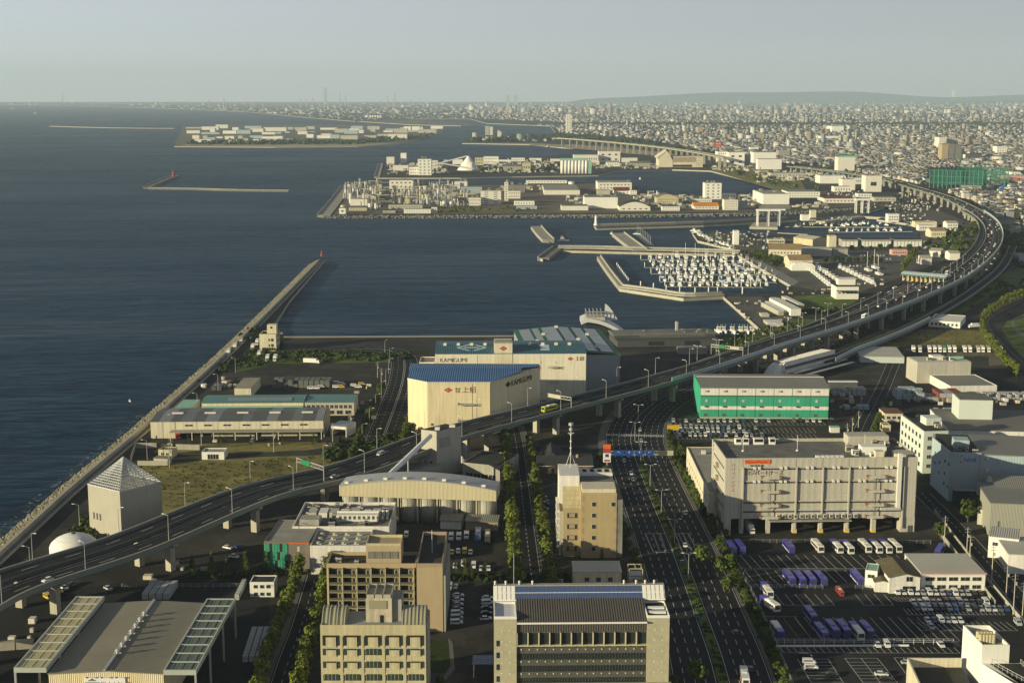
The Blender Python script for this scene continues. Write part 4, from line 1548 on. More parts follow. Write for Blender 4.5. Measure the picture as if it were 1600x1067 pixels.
for k in range(3):
 c=u*(.62+.1*k)+nn*.1
 w.prism([tuple(c),tuple(c+w2*1.0),tuple(c+w2*1.0-nn*.2),tuple(c-nn*.2)],6,9)
b.p('vent_grille',w,STEELD)
c=P(116,862)
t=thing('dome_tank','low white domed tank half hidden by the expressway','tank',(c.x,c.y,0))
mb=MB()
R=11.0
R=10.0
rings=[(R,0),(R,3),(R*.93,4.4),(R*.75,6),(R*.5,7.2),(R*.25,7.9),(.01,8.1)]
for (r0,z0),(r1,z1) in zip(rings,rings[1:]):
 mb.cyl((0,0,z0),(0,0,z1),r0,r1,28,caps=False)
part('shell',mb,WPAINT,t,smooth=True)
part('hatch',MB().cyl((0,0,7.9),(0,0,8.8),.9,n=8),STEELD,t)
b=Bld('long_warehouse','long cream warehouse with patchy grey metal roof and a loading canopy, beside the sea wall','warehouse',235,659,506,657,9.5,34)
W,D,H=b.W,b.D,b.H
b.p('wall',MB().box(0,0,0,W,D,H),CREAM2)
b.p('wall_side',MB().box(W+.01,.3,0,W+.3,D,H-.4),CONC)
n=10
pm_=[mat('roof_sheet_dark',(.10,.105,.105),.5,.12,ribs=('X',1)),mat('roof_sheet_mid',(.15,.16,.165),.5,.12,ribs=('X',1)),mat('roof_sheet_pale',(.21,.22,.23),.5,.12,ribs=('X',1))]
rr=random.Random(3)
x=0
i=0
while x<W-1:
 w=min(rr.uniform(3.5,9),W-x)
 m_=pm_[(0,2,0,1,0,2,2,0,0,1)[i % 10]]
 for (ya,za,yb,zb) in ((-.4,H,D/2-.01,H+1.6),(D/2,H+1.6,D+.4,H)):
  mb=MB().xprism([(ya,za),(yb,zb),(yb,zb+.25),(ya,za+.25)],x,x+w-.06,0,'x')
  b.p('roof_sheet',mb,m_)
 x += w
 i += 1
vm2=MB().box(-3.2,-.7,0,3.2,.7,1.3).data('ridge_vent',[WHITE])
for i in range(5):
 obj('ridge_vent',vm2,b.root,(W*(.13+.19*i),D/2-3,H+1.0))
b.bays(7,5.0,H-.1,CREAM2,14,W-.2,joint=.35,d=.18)
b.bays(2,0,H-.1,CREAM2,0,13.8,joint=.35,d=.2)
b.windows('f',16,W-6,7,6.9,1,0,4.2,.9,True,DARK,CREAM2,off=-.2)
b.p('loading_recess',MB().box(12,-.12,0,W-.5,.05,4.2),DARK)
b.p('canopy',MB().box(11.5,-6,4.4,W-.2,-.05,4.8),CONC)
bm1=MB().box(-5.2,-.5,.9,5.2,-.13,4).data('bay_panel',[BEIGE])
for i in (3,4,5,7,8,9,10):
 obj('bay_panel',bm1,b.root,(14+i*(W-20)/11+4,0,0))
bm1=MB().box(-.2,-5.9,0,.2,-5.5,4.4).data('canopy_post',[CREAM2])
for i in range(8):
 obj('canopy_post',bm1,b.root,(12+i*(W-13)/7,0,0))
b=Bld('gate_shed','small open fronted shed with pale striped roof at the end of the long warehouse','shed',516,665,541,667,6,13)
b.p('wall',MB().box(0,0,0,.4,b.D,6).box(b.W-.4,0,0,b.W,b.D,6).box(.4,b.D-.4,0,b.W-.4,b.D,6).box(0.4,0,4.4,b.W-.4,.4,6),WHITE)
for i in range(4):
 b.p('roof_panel',MB().box(i*b.W/4+.1,-.3,6.02,(i+1)*b.W/4-.1,b.D,6.3),SOLARG)
b=Bld('teal_roofed_warehouse','long low warehouse with a teal ribbed roof behind the long grey roofed one','warehouse',315,630,474,629,8,22)
b.body(CREAM2,TEALR2,0)
b.p('roof_slope',MB().xprism([(-.6,8.3),(11,9.6),(22.4,8.3)],-.3,b.W+.3,0,'x'),TEALR2)
mb=MB()
for i in range(22):
 mb.xprism([(2,8.75),(8.5,9.45),(8.5,9.6),(2,8.9)],b.W*.25+i*1.75,b.W*.25+i*1.75+1.6,0,'x')
b.p('solar_row',mb,SOLARG,kind='stuff')
b.bays(6,0,4.2,CREAM2,1,b.W-1,joint=1.2,d=.3)
b.p('eaves_fascia',MB().box(0,-2,5.6,b.W,-.05,6.2),MINT)
b.p('door',MB().box(b.W*.39,-.5,0,b.W*.49,-.1,4.2),YELLOW)
b=Bld('teal_roofed_office','two storey grey office with teal roof adjoining the teal roofed warehouse','office',476,629,553,629,8,23)
b.body(GREYW,TEALR2,0)
b.windows('f',1,b.W-1,10,4.6,1,0,1.8,2.0)
b.windows('f',3,b.W-1,5,1,1,0,3.4,2.2,glass=DARK)
b=Bld('green_roofed_shed','small cream shed with pale green roof near the sea wall','shed',273,638,299,638,5,24)
b.body(CREAM2,MINT,0)
b=Bld('substation_hut','small beige hut with flat roof in the walled compound behind the lattice pyramid','hut',247,702,268,703,4.5,7)
b.body(BEIGE,ROOFG,.4)
b.windows('f',1,b.W-1,2,1.5,1,0,1.6,1.3)
b=Bld('site_hut','small grey roofed hut on the compound wall','hut',240,716,262,717,3.2,5)
b.body(GREYW,MROOF,0)
b=Bld('white_kiosk','white box shaped kiosk with four dark doors at the edge of the field','hut',315,706,350,706,4.2,9)
b.body(WHITE2,ROOFL,.5)
b.windows('f',3,b.W-3,4,.3,1,0,1.2,2.6,glass=DARK)
def wallrun(pix,h,label,m=CONC,th=.3,name='boundary_wall',z=0):
 pts=PL(pix,z)
 t=thing(name,label,'wall',(pts[0].x,pts[0].y,z))
 for a,c in zip(pts,pts[1:]):
  mb=MB()
  bar_mb(mb,[a-pts[0],c-pts[0]],-th/2,th/2,0,h)
  part('wall_length',mb,m,t)
wallrun([(205,720),(212,700),(245,700)],3,'concrete wall round the small compound',CONC)
wallrun([(215,727),(262,727)],2.5,'pale low wall on the field side of the compound',CONCL)
wallrun([(275,702),(312,703)],3,'concrete wall between the compound and the white kiosk',CONC)
def fence(pix,h,label,step=2.5,m=None,z=.03):
 pts=resample(PL(pix),step)
 t=thing('fence',label,'fence',(pts[0].x,pts[0].y,z))
 o=pts[0]
 pm=MB().box(-.06,-.06,0,.06,.06,h).data('post',[m or STEEL])
 for k,q in enumerate(pts[:250]):
  obj('post',pm,t,(q.x-o.x,q.y-o.y,0))
 mb=MB()
 for zz in (h*.35,h*.65,h-.06):
  bar_mb(mb,[q-o for q in pts],-.03,.03,zz,zz+.06)
 part('rail',mb,m or STEEL,t)
fence([(1210,1006),(1500,1006)],2.0,'long pale fence along the front of the bus depot',3.5,WPAINT)
wallrun([(1210,1010),(1420,1009)],.6,'white kerb wall under the long depot fence',WPAINT,.5)
fence([(1165,918),(1288,920)],1.6,'fence behind the four purple coaches',3)
fence([(1336,920),(1560,922)],1.6,'fence in front of the depot offices',3)
fence([(1130,844),(1170,918),(1212,1006),(1245,1090)],2.2,'fence between the avenue planting and the depot',3)
fence([(1170,848),(1455,850)],1.8,'fence between the grey logistics block and the coaches',3)
fence([(190,918),(388,918)],1.8,'fence behind the cargo hall yard',3)
wallrun([(1555,945),(1468,835)],2,'pale block wall along the service road',CONC)
wallrun([(1460,800),(1540,905),(1620,1000)],1.8,'pale panel wall on the far side of the service road',CONCL)
wallrun([(1066,700),(1100,770),(1130,845)],2.2,'pale garden wall behind the avenue trees',BEIGE)
b=Bld('tower_house','pale three storey house with a small square tower at the root of the sea wall','house',405,522,431,522,13,16)
b.body(CREAM2,ROOFD,.7)
b.windows('f',6,b.W-1,2,7.5,2,-4.2,.9,2.0)
b.windows('f',9,b.W-3,1,7.5,2,-4.2,.9,2.0)
b.windows('f',2,b.W-1,5,.6,1,0,2.2,2.0,glass=DARK)
b.windows('r',2,14,5,2,3,4,1.2,1.4)
b.p('stair_tower',MB().box(5,6,b.H-.9,12,13,b.H+6),CREAM2)
b.p('tower_window',MB().box(7.5,5.9,b.H+3.2,9,6.02,b.H+4.8),GLASS)
b.units(4,3,12,17,3,12)
# ============================================================ KAMIGUMI WAREHOUSES
A,M_,B2=P(637,591,31),P(668,597,31),P(766,597,31)
C2=P(844,574,31)
T1=P(826,568,31)
T0=P(641,568,31)
o=M_
t=thing('warehouse','huge cream warehouse with a bright blue roof and chamfered corner next to the expressway','warehouse',(o.x,o.y,0))
q=[A-o,M_-o,B2-o,C2-o,(P(842,569,31)-o),T0-o]
part('wall',MB().prism([tuple(p_) for p_ in q],0,31),[CREAM],t)
mb=MB()
yr=(q[5].y+q[1].y)/2+6
def roofz(y):
 return 31.05+max(0,2.2*(1-abs(y-yr)/32))
pr=[(q[0].x-.4,q[0].y),(q[1].x,q[1].y-.4),(q[2].x,q[2].y-.4),(q[2].x+(q[3].x-q[2].x)*.62,q[2].y+(q[3].y-q[2].y)*.62)]
fr=[(q[0].x-.4,yr),(q[2].x+(q[3].x-q[2].x)*.62,yr)]
mb.face([(pr[0][0],pr[0][1],31.1),(pr[1][0],pr[1][1],31.1),(pr[2][0],pr[2][1],31.1),(pr[3][0],pr[3][1],31.9),(fr[1][0],fr[1][1]+.01,32.6),(fr[0][0],fr[0][1],32.6)])
mb.face([(fr[0][0],yr,32.6),(fr[1][0],yr+.01,32.6),(q[3].x+.4,q[3].y,31.6),(q[4].x,q[4].y+.4,31.1),(q[5].x,q[5].y+.4,31.1)])
part('roof',mb,BLUER,t)
me=MB()
for a_,b_ in ((q[0],q[1]),(q[1],q[2]),(q[2],q[3])):
 me2=MB()
 bar_mb(me2,[a_,b_],-.25,.35,30.2,31.15)
 part('eaves_gutter',me2,CREAM2,t)
wf=(q[2]-q[1]).length
nb=4
w_=wf/nb
xs=[0,.20,.47,.72,1.0]
for i in range(4):
 part('wall_panel',MB().box(wf*xs[i]+.18,-.14,.3,wf*xs[i+1]-.18,.05,30.1),CREAM,t)
part('wall_panel',MB().prism([tuple(q[0].lerp(q[1],.03)+Vector((-.1,-.12))),tuple(q[0].lerp(q[1],.98)+Vector((-.1,-.12))),tuple(q[0].lerp(q[1],.98)),tuple(q[0].lerp(q[1],.03))],.3,30.1),CREAM,t)
sd=(q[3]-q[2])
for i in range(3):
 a_,b_=q[2]+sd*(i/3+.006),q[2]+sd*((i+1)/3-.006)
 n_=Vector((sd.y,-sd.x)).normalized()*.14
 part('wall_panel',MB().prism([tuple(a_),tuple(a_+n_),tuple(b_+n_),tuple(b_)],.3,29.6),CREAM,t)
def diamond(parent,x,y,z,s,m,rz=0):
 mb=MB()
 mb.xprism([(x-s*1.6,z),(x,z-s),(x,z-s*.55),(x-s*.75,z),(x,z+s*.55),(x,z+s)],y-.05,y)
 mb.xprism([(x+s*1.6,z),(x,z+s),(x,z+s*.55),(x+s*.75,z),(x,z-s*.55),(x,z-s)],y-.05,y)
 mb.xprism([(x-s*.3,z-s*.3),(x+s*.3,z-s*.3),(x+s*.3,z+s*.3),(x-s*.3,z+s*.3)],y-.08,y)
 return mb
part('emblem',diamond(t,wf*.33,-.16,26.5,1.5,RED),RED,t)
text('lettering','株式\n会社',1.5,BLACK,t,(wf*.44,-.2,26.6),(F,0,0),.02)
text('lettering','上組',4.0,BLACK,t,(wf*.55,-.2,25.2),(F,0,0),.02)
ang=atan2(sd.y,sd.x)
tx=text('lettering','KAMIGUMI',4.6,BLACK,t,(q[2].x+sd.x*.40+.2,q[2].y+sd.y*.40-.4,25.2),(F,0,ang),.03)
e=diamond(None,0,0,0,1.7,BLACK)
eo=part('emblem',e,BLACK,t,(q[2].x+sd.x*.34+.2,q[2].y+sd.y*.34-.4,26.8),ang)
bm1=MB().box(0,-2.2,0,9.5,-.15,.3).box(0,-2.2,.3,.1,-.15,1.3).box(0,-2.2,.9,9.5,-2.1,1.3).data('balcony',[STEEL])
for z in (18,8.5):
 obj('balcony',bm1,t,(wf*.48,0,z))
for (x,z) in ((wf*.05,6),):
 part('louvre',MB().box(x,-.3,z,x+1.2,-.1,z+1.2),STEELD,t)
b=Bld('warehouse','cream warehouse lettered KAMIGUMI with dark teal roof and a square roof house','warehouse',680,553,916,552,30,46)
W,D,H=b.W,b.D,b.H
CREAMW=mat('pale_cream_cladding',(.72,.67,.53),.6,.07,.05,ribs=('X',.6),streak=.12)
b.p('wall',MB().box(0,0,0,W,D,H),CREAMW)
for (ya,za,yb,zb) in ((-.6,H+.02,D*.42,H+2.2),(D*.42+.01,H+2.2,D+.5,H)):
 b.p('roof',MB().xprism([(ya,za),(yb,zb),(yb,zb+.3),(ya,za+.3)],-.4,W+.4,0,'x'),TEALR)
for i in range(6):
 x0,x1=(0,W*.12,W*.28,W*.70,W*.80,W*.90)[i],(W*.12,W*.28,W*.70,W*.80,W*.90,W)[i]
 b.p('wall_panel',MB().box(x0+.18,-.14,.3,x1-.18,.03,H-.9),CREAMW)
b.p('roof_house',MB().box(W*.39,-.3,H-6,W*.51,14,H+6.5),CREAM2)
b.p('roof_house_top',MB().box(W*.39+.5,.2,H+6.51,W*.51-.5,13.5,H+6.6).box(W*.39,-.3,H+6.51,W*.51,.1,H+7.3).box(W*.39,13.6,H+6.51,W*.51,14,H+7.3),CONC)
b.p('emblem',diamond(None,W*.45,-.36,H+3.4,1.5,RED),RED)
b.p('emblem',diamond(None,W*.895,-.2,H-3.4,1.2,RED),RED)
text('lettering','上組',3.0,BLACK,b.root,(W*.925,-.2,H-4.4),(F,0,0),.02)
text('lettering','KAMIGUMI',3.6,BLACK,b.root,(W*.03,-.2,H-5.2),(F,0,0),.03)
sl_=2.2/(D*.42)
er=MB()
x0,y0=W*.24,12.5
for (pa,pb) in (((-9,0),(0,8)),((0,8),(9,0)),((9,0),(0,-8)),((0,-8),(-9,0))):
 a_,b_=Vector(pa),Vector(pb)
 d_=(b_-a_).normalized()
 n_=Vector((-d_.y,d_.x))*.8
 er.face([(x0+v_.x,y0+v_.y,H+.36+(y0+v_.y)*sl_) for v_ in (a_-n_,b_-n_,b_+n_,a_+n_)][::-1])
er.face([(x0+u_,y0+v_,H+.36+(y0+v_)*sl_) for u_,v_ in ((-5,-1),(5,-1),(5,1),(-5,1))])
b.p('painted_emblem',er,mat('pale_blue_paint',(.50,.58,.62),.5,.05))
er=MB()
for k in range(4):
 ya=1.5+k*4.4
 er.face([(W*.70,ya,H+.36+ya*sl_),(W*.76,ya,H+.36+ya*sl_),(W*.76,ya+4,H+.36+(ya+4)*sl_),(W*.70,ya+4,H+.36+(ya+4)*sl_)])
b.p('painted_lettering',er,MATS['pale_blue_paint'])
vm3=MB().box(-1,-1,0,1,1,1.6).data('roof_vent',[WHITE])
for u_ in (.06,.15,.24,.33,.63,.72,.81,.90):
 obj('roof_vent',vm3,b.root,(W*u_,D*.42-1,H+2.2))
bm2=MB().box(0,-2.2,0,6.5,-.15,.3).box(0,-2.2,.9,6.5,-2.1,1.3).data('balcony',[STEEL])
for z in (H-9,H-18):
 obj('balcony',bm2,b.root,(W*.745,0,z))
b.windows('f',4,W-4,9,H-6.6,1,0,1.4,1.6,glass=STEELD)
b=Bld('lean_to','low white annex at the left end of the KAMIGUMI warehouse','building',655,566,679,566,20,20)
b.body(WHITE,ROOFG,.6)
b.windows('f',1,b.W-1,4,14,1,0,1.4,1.8)
b=Bld('warehouse','big warehouse with dark green edged roof covered in grey solar rows behind the cream ones','warehouse',822,556,969,554,26,100)
W,D,H=b.W,b.D,b.H
b.p('wall',MB().box(0,0,0,W,D,H),mat('blue_grey_cladding',(.26,.29,.31),.6,.07,ribs=('X',.7)))
for (xa,za,xb,zb) in ((-.5,H,W*.48,H+2.6),(W*.48+.01,H+2.6,W+.5,H)):
 b.p('roof',MB().xprism([(xa,za),(xb,zb),(xb,zb+.3),(xa,za+.3)],-.5,D+.5),GREENR)
def rz_(x):
 return H+(2.6*x/(W*.48) if x<W*.48 else 2.6*(W-x)/(W*.52))
for (xa,xb) in ((.05,.17),(.20,.27),(.31,.465),(.50,.62),(.66,.77),(.81,.94)):
 for k in range(8):
  y0_,y1_=4+k*11.6,4+k*11.6+10.9
  b.p('solar_panel',MB().xprism([(W*xa,rz_(W*xa)+.45),(W*xb,rz_(W*xb)+.45),(W*xb,rz_(W*xb)+.65),(W*xa,rz_(W*xa)+.65)],y0_,y1_),SOLARG)
for (u_,k) in ((.185,0),(.185,1),(.29,0),(.29,2),(.64,0),(.64,1),(.79,0),(.79,2),(.48,3)):
 obj('roof_vent',vm3,b.root,(W*u_,20+k*24,rz_(W*u_)+.3))
c=P(912,528)
t=thing('ferry_hall','white curved roof harbour hall with an upright sail shaped wing','building',(c.x,c.y,0))
X1=P(984,526).x-c.x
n=14
prof=[]
for k in range(n+1):
 u_=k/n
 prof.append((-2+(X1+2)*u_,16*(1-u_ ** 2.1)-(0 if u_>.12 else (0.12-u_)*20)))
mb=MB().xprism(prof+[(p_[0],max(-.0,p_[1]-3)) for p_ in prof[::-1]],0,26)
part('curved_roof',mb,mat('silver_cladding',(.50,.52,.52),.4,.05),t)
part('hall',MB().xprism([(1,0),(X1*.8,0),(X1*.55,8),(2,11)],2,24),GLASS,t)
part('roof_deck',MB().box(2,4,13,17,22,16),CONCL,t)
fr_=MB()
for x in range(2,17,3):
 for y in (4,21):
  fr_.box(x,y,16,x+.4,y+.4,20.5)
 fr_.box(x,4,20.5,x+.4,21.4,21)
fr_.box(2,4,20.1,17,4.4,20.6)
part('pergola',fr_,STEEL,t)
sail=[(17,13),(17.5,26)]
for k in range(1,9):
 u_=k/8
 sail.append((17.5+10.5*u_,26-13.5*u_ ** 1.4))
part('sail_wing',MB().xprism(sail,10,11.5),MATS['silver_cladding'],t)
b=Bld('pier_terminal','long glazed pier terminal coloured as if in shade beside the curved hall','building',960,523,1118,520,7.5,22)
W,D,H=b.W,b.D,b.H
TDK=mat('shaded_terminal',(.075,.08,.08),.7,.1)  # darkened base colour stands in for the shadow lying over the terminal
b.p('lower_block',MB().box(0,-14,0,W,0,4.5),TDK)
b.p('upper_block',MB().box(0,0.02,0,W,D,6.7),TDK)
b.p('roof',MB().box(-1,-.5,6.72,W+1,D+.5,7.5),CONCD)
b.p('glazing',MB().box(W*.3,-14.2,1,W*.45,-14.02,4),GLASS)
b.p('glazing',MB().box(W*.65,-14.2,1,W*.8,-14.02,4),GLASS)
b.windows('f',20,W*.9,20,5,1,0,2,1.0)
b.units(8,9,5,W-5,4,18,z=7.5)
b.p('stair_tower',MB().box(W*.62,4,9.02,W*.64,8,16),CONC)
b=Bld('quay_shed','long white roofed walkway on the dark forecourt below the terminal','shed',1060,545,1105,545,4,10)
b.body(CONC,ROOFL,0)
# ============================================================ GREEN WAREHOUSE
b=Bld('green_warehouse','green and cream banded warehouse with ribbed grey roof behind the car park','warehouse',1095,606,1296,607,18.5,42)
W,D,H=b.W,b.D,b.H
b.p('wall',MB().box(0,0,0,W,D,H),GREENW)
for (ya,za,yb,zb) in ((-.6,H+.02,D*.5,H+2.4),(D*.5+.01,H+2.4,D+.5,H)):
 b.p('roof',MB().xprism([(ya,za),(yb,zb),(yb,zb+.3),(ya,za+.3)],-.4,W+.4,0,'x'),MROOF)
b.p('ridge_cap',MB().box(-.4,D*.5-.4,H+2.7,W+.4,D*.5+.5,H+3.0),WHITE)
for i in range(7):
 x0,x1=W*i/7,W*(i+1)/7
 b.p('wall_panel',MB().box(x0+.2,-.16,H-4.4,x1-.2,.02,H-.2),WHITE)
 b.p('wall_panel',MB().box(x0+.2,-.16,7.6,x1-.2,.02,H-5.2),GREENW)
 b.p('wall_panel',MB().box(x0+.2,-.16,5.4,x1-.2,.02,7.5),WHITE)
 b.p('wall_panel',MB().box(x0+.2,-.16,.9,x1-.2,.02,5.3),GREENW)
 b.p('vent_hood',MB().box((x0+x1)/2-3,-.9,H-2.2,(x0+x1)/2-1.4,-.1,H-1.3),STEEL)
 b.p('louvre',MB().box((x0+x1)/2-2.6,-.3,10,(x0+x1)/2-1.1,-.1,11.6),GREYW)
 b.p('door',MB().box((x0+x1)/2-3.2,-.3,1.4,(x0+x1)/2-1.4,-.1,2.9),STEELD)
 b.p('vent_hood',MB().box((x0+x1)/2-3,-.9,6.9,(x0+x1)/2-1.4,-.1,7.7),STEELD)
b.p('plinth',MB().box(0,-.25,0,W,.01,.8),CONCL)
b.p('cornice',MB().box(0,-.3,H-5.15,W,.01,H-4.45),STEELD)
p=P(1052,676)
t=thing('billboard','small orange and yellow billboard at the corner of the car park','billboard',(p.x,p.y,0),.15)
part('panel',MB().box(-3.5,0,1.5,3.5,.3,4.5),YELLOW,t)
part('frame',MB().box(-2.5,.1,0,-2.2,.25,1.5).box(2.2,.1,0,2.5,.25,1.5),STEEL,t)
b=Bld('car_park_kiosk','small mint roofed kiosk by the car park exit','hut',1298,668,1312,668,3,4)
b.body(WHITE,MINT,0)
A=P(1222,572,15)
b=Bld('station_building','long white layered building with ribbon windows set under the expressway','station',1226,566,1304,546,11,9)
W,D,H=b.W,b.D,b.H
b.p('wall',MB().box(0,0,0,W,D,H-.5),CONCD)
for z0,z1,o_ in ((H-3,H,.4),(H-8,H-5.4,1.4)):
 b.p('sill_band',MB().box(-.4,-o_,z0,W,0.01,z1),WHITE)
b.p('end_wall',MB().box(-1.2,-.1,0,-.02,D,H-1),WHITE2)
b.windows('f',1,W-1,22,H-5.0,1,0,2.6,1.6,glass=GLASS)
b.p('platform_roof',MB().box(0,-9,4.3,W*1.05,-6,4.7),STEEL)
b.p('platform_roof',MB().box(6,-15,3,W*1.05,-12,3.4),STEEL)
rp=MB().box(0,0,0,2.0,D-1,.4).data('roof_panel',[WHITE])
for i in range(int(W/3.4)):
 obj('roof_panel',rp,b.root,(1+i*3.4,.6,H-.48))
dm=MB()
for k in range(6):
 a0,a1=pi*k/6,pi*(k+1)/6
 dm.face([(-14+13*(1-cos(a0))/1.0*.5,0,3+7*sin(a0*.5)),(-14+13*(1-cos(a1))*.5,0,3+7*sin(a1*.5)),(-14+13*(1-cos(a1))*.5,D,3+7*sin(a1*.5)),(-14+13*(1-cos(a0))*.5,D,3+7*sin(a0*.5))])
b.p('curved_hall',MB().xprism([(-14,0),(-1.25,0),(-1.25,10),(-4,9.6),(-8,8),(-12,5),(-14,2.5)],1,D-1),WHITE2)
# ============================================================ SILOS AND HALLS IN THE MIDDLE
b=Bld('silo_hall','long beige hall with a shallow curved roof standing on a row of round concrete silos','silo',530,757,775,765,16.5,14)
W,D,H=b.W,b.D,b.H
n=16
prof=[(W*k/n,H+3.6*sin(pi*k/n) ** .9-.6) for k in range(n+1)]
b.p('wall',MB().xprism([(0,11.2)]+[]+prof+[(W,11.2)],0,D),mat('beige_corrugated',(.50,.45,.30),.6,.06,ribs=('X',.6),streak=.06))
top=[(x,z+.02) for x,z in prof]+[(x,z+.35) for x,z in prof[::-1]]
b.p('roof',MB().xprism(top,-.4,D+.4),STEEL)
vv=MB().box(-.9,-.6,0,.9,.6,.9).data('roof_vent',[WHITE])
for i in range(8):
 obj('roof_vent',vv,b.root,(W*(i+.35)/8,1.5,H+3.6*sin(pi*(i+.35)/8) ** .9-.2))
sm=MB()
r=W/8*.47
sm.cyl((0,0,0),(0,0,11.15),r,n=24)
for k in range(24):
 pass
sm_=sm.data('silo',[mat('silo_concrete',(.36,.35,.29),.8,.14,.25,streak=.2)],True)
rib=MB()
for k in range(9):
 a=pi+pi*k/8
 if k % 2 == 0:
  rib.box(r*cos(a)-.07,r*sin(a)-.07,0,r*cos(a)+.07,r*sin(a)+.07,11.1)
rib=rib.data('silo_rib',[CONCD])
cm=MB().box(-.35,-.35,0,.35,.35,11.15).data('column',[CONCL])
for i in range(8):
 s_=obj('silo',sm_,b.root,(W*(i+.5)/8,r+.4,0))
 obj('silo_rib',rib,s_,(0,0,0))
 if i:
  obj('column',cm,b.root,(W*i/8,.8,0))
for x0,x1 in ((W*.66,W*.80),(W*.82,W*1.03)):
 b.p('lean_to_roof',MB().xprism([(-9,4.0),(-1,5.0),(-1,5.3),(-9,4.3)],x0,x1,0,'x'),MROOF)
 b.p('lean_to_wall',MB().box(x0+.3,-8,0,x1-.3,-1.2,3.9),WHITE if x0<W*.7 else TAN2)
A,M_,B2,T=P(658,671,24),P(682,674,24),P(720,665,24),P(690,655,24)
t=thing('elevator_tower','tall blank concrete elevator tower fed by the sloping white tube','tower',(M_.x,M_.y,0))
q=[A-M_,Vector((0,0)),B2-M_,(A-M_)+(B2-M_)]
part('wall',MB().prism([tuple(p_) for p_ in q],0,24),mat('smooth_concrete',(.44,.42,.35),.8,.08,.1,streak=.12),t)
r_=MB()
r_.prism([tuple(p_*.94+(q[2]+q[0])/2*.06) for p_ in q],24.01,24.2)
part('roof',r_,ROOFD,t)
part('roof_unit',MB().box(-1,2,24.2,1.5,4,25.6),WHITE,t)
part('roof_unit',MB().box(6,8,24.2,9,10,25.4),WHITE,t)
part('mast',MB().cyl((1,6,24),(1,6,31),.08,n=5),STEEL,t)
u_=q[0].normalized()
for f_ in (.28,.68):
 c_=q[0]*(1-f_)
 mb=MB()
 nn=Vector((u_.y,-u_.x))
 if nn.y>0:
  nn=-nn
 for k in range(3):
  a_=c_+nn*.12
  mb.prism([tuple(a_),tuple(a_+u_*.9),tuple(a_+u_*.9-nn*.2),tuple(a_-nn*.2)],3.2+k*1.9,4.5+k*1.9)
 part('window',mb,GLASS,t)
v_=q[2]
nn=Vector((v_.y,-v_.x)).normalized()
part('emblem',MB().prism([tuple(v_*.12+nn*.1),tuple(v_*.55+nn*.1),tuple(v_*.55),tuple(v_*.12)],15,20),CONC,t)
E=P(668,683,21)
S0=P(600,740,18.4)
t=thing('conveyor_tube','thick white tube sloping down from the elevator tower to the silo hall','conveyor',(S0.x,S0.y,0))
p0,p1=Vector((0,0,18.5)),Vector((E.x-S0.x,E.y-S0.y,21.0))
P1=P(672,681,22.5)
p1=Vector((P1.x-S0.x,P1.y-S0.y,22.5))
p0=Vector((0,0,15.5))
part('tube',MB().cyl(p0,p1,1.25,n=14),WPAINT,t,smooth=False)
part('support',MB().cyl(p0.lerp(p1,.5)-Vector((0,0,1)),(p0.lerp(p1,.5).x,p0.lerp(p1,.5).y,0),.4,n=6),STEEL,t)
b=Bld('low_mill','dark flat roofed mill block right of the elevator tower','building',722,722,781,728,9,26)
b.body(CONC,ROOFD,.5)
b.windows('f',2,b.W-2,4,1,1,0,3.5,3,glass=DARK)
b=Bld('mill_annex','flat concrete roofed annex in front of the elevator tower','building',615,738,690,735,7,16)
b.body(CONC,ROOFL,0)
c=P(724,722)
t=thing('steel_silo','slim blue grey steel silo beside the elevator tower','silo',(c.x,c.y,0))
part('shell',MB().cyl((0,0,0),(0,0,9),2,n=14).cyl((0,0,9),(0,0,10.5),2,.5,14),STEEL,t)
# ============================================================ GREEN GLASS HALL
b=Bld('green_glass_hall','grey cultural hall with a green glass corner','building',413,845,483,846,12.5,30)
W,D,H=b.W,b.D,b.H
b.body(mat('dark_grey_render',(.17,.155,.13),.8,.08,streak=.06),ROOFL,.5)
for i in range(9):
 for j in range(3):
  b.p('glass_panel',MB().box(.1+i*W*.057,-.25,1.2+j*3.5,.1+(i+1)*W*.057-.15,-.02,4.5+j*3.5),GLASSG if (i*3+j) % 4 else GLASS)
gl_=MB().box(-.25,.1,1.2,-.02,7,12)
b.p('side_glazing',gl_,GLASSG)
b.p('canopy',MB().box(W*.55,-.7,H-.8,W*1.0,-.05,H-.4),REDO)
b.windows('f',W*.72,W*.80,1,2.5,3,3,.8,1.8,True,glass=BEIGE)
b.p('stair_block',MB().box(W*.55,22,H,W*1.0,29,H+2.5),CONC)
b=Bld('white_hall','white blank walled hall with rows of roof cowls joined to the green glass hall','building',484,852,575,852,12,22)
W,D,H=b.W,b.D,b.H
b.body(WHITE,ROOFL,.9)
cw_=MB().cyl((0,0,0),(0,0,.8),.4,n=8).cyl((0,0,.8),(0,0,1.2),.8,n=8).box(-1.1,-.3,0,1.1,.3,.5).data('roof_cowl',[GREYW])
for i in range(4):
 for j in range(3):
  obj('roof_cowl',cw_,b.root,(3+i*W/4.6,4+j*6,H-.85))
b=Bld('plant_hall','hall with its roof crowded by pale ducts and air handling plant behind the white hall','building',457,822,608,822,13,36)
W,D,H=b.W,b.D,b.H
b.body(WHITE,ROOFG,1.4)
rr=random.Random(11)
for i in range(7):
 b.p('duct',MB().box(4+i*4.6,17,H-1.3,7.6+i*4.6,23+rr.uniform(0,2),H+rr.uniform(.2,1.2)),WHITE if i % 2 else GREYW)
b.p('duct',MB().box(W*.42,11,H-1.3,W*.86,14,H+1.6),WHITE)
b.p('duct',MB().box(W*.42,14.4,H-1.3,W*.86,15.4,H+2.2),WHITE2)
for i in range(13):
 b.p('duct_slot',MB().box(W*.45+i*2,10.9,H-.3,W*.45+i*2+1,11.02,H+1.1),STEELD)
b.units(26,5,big=1.2,z=H-1.3)
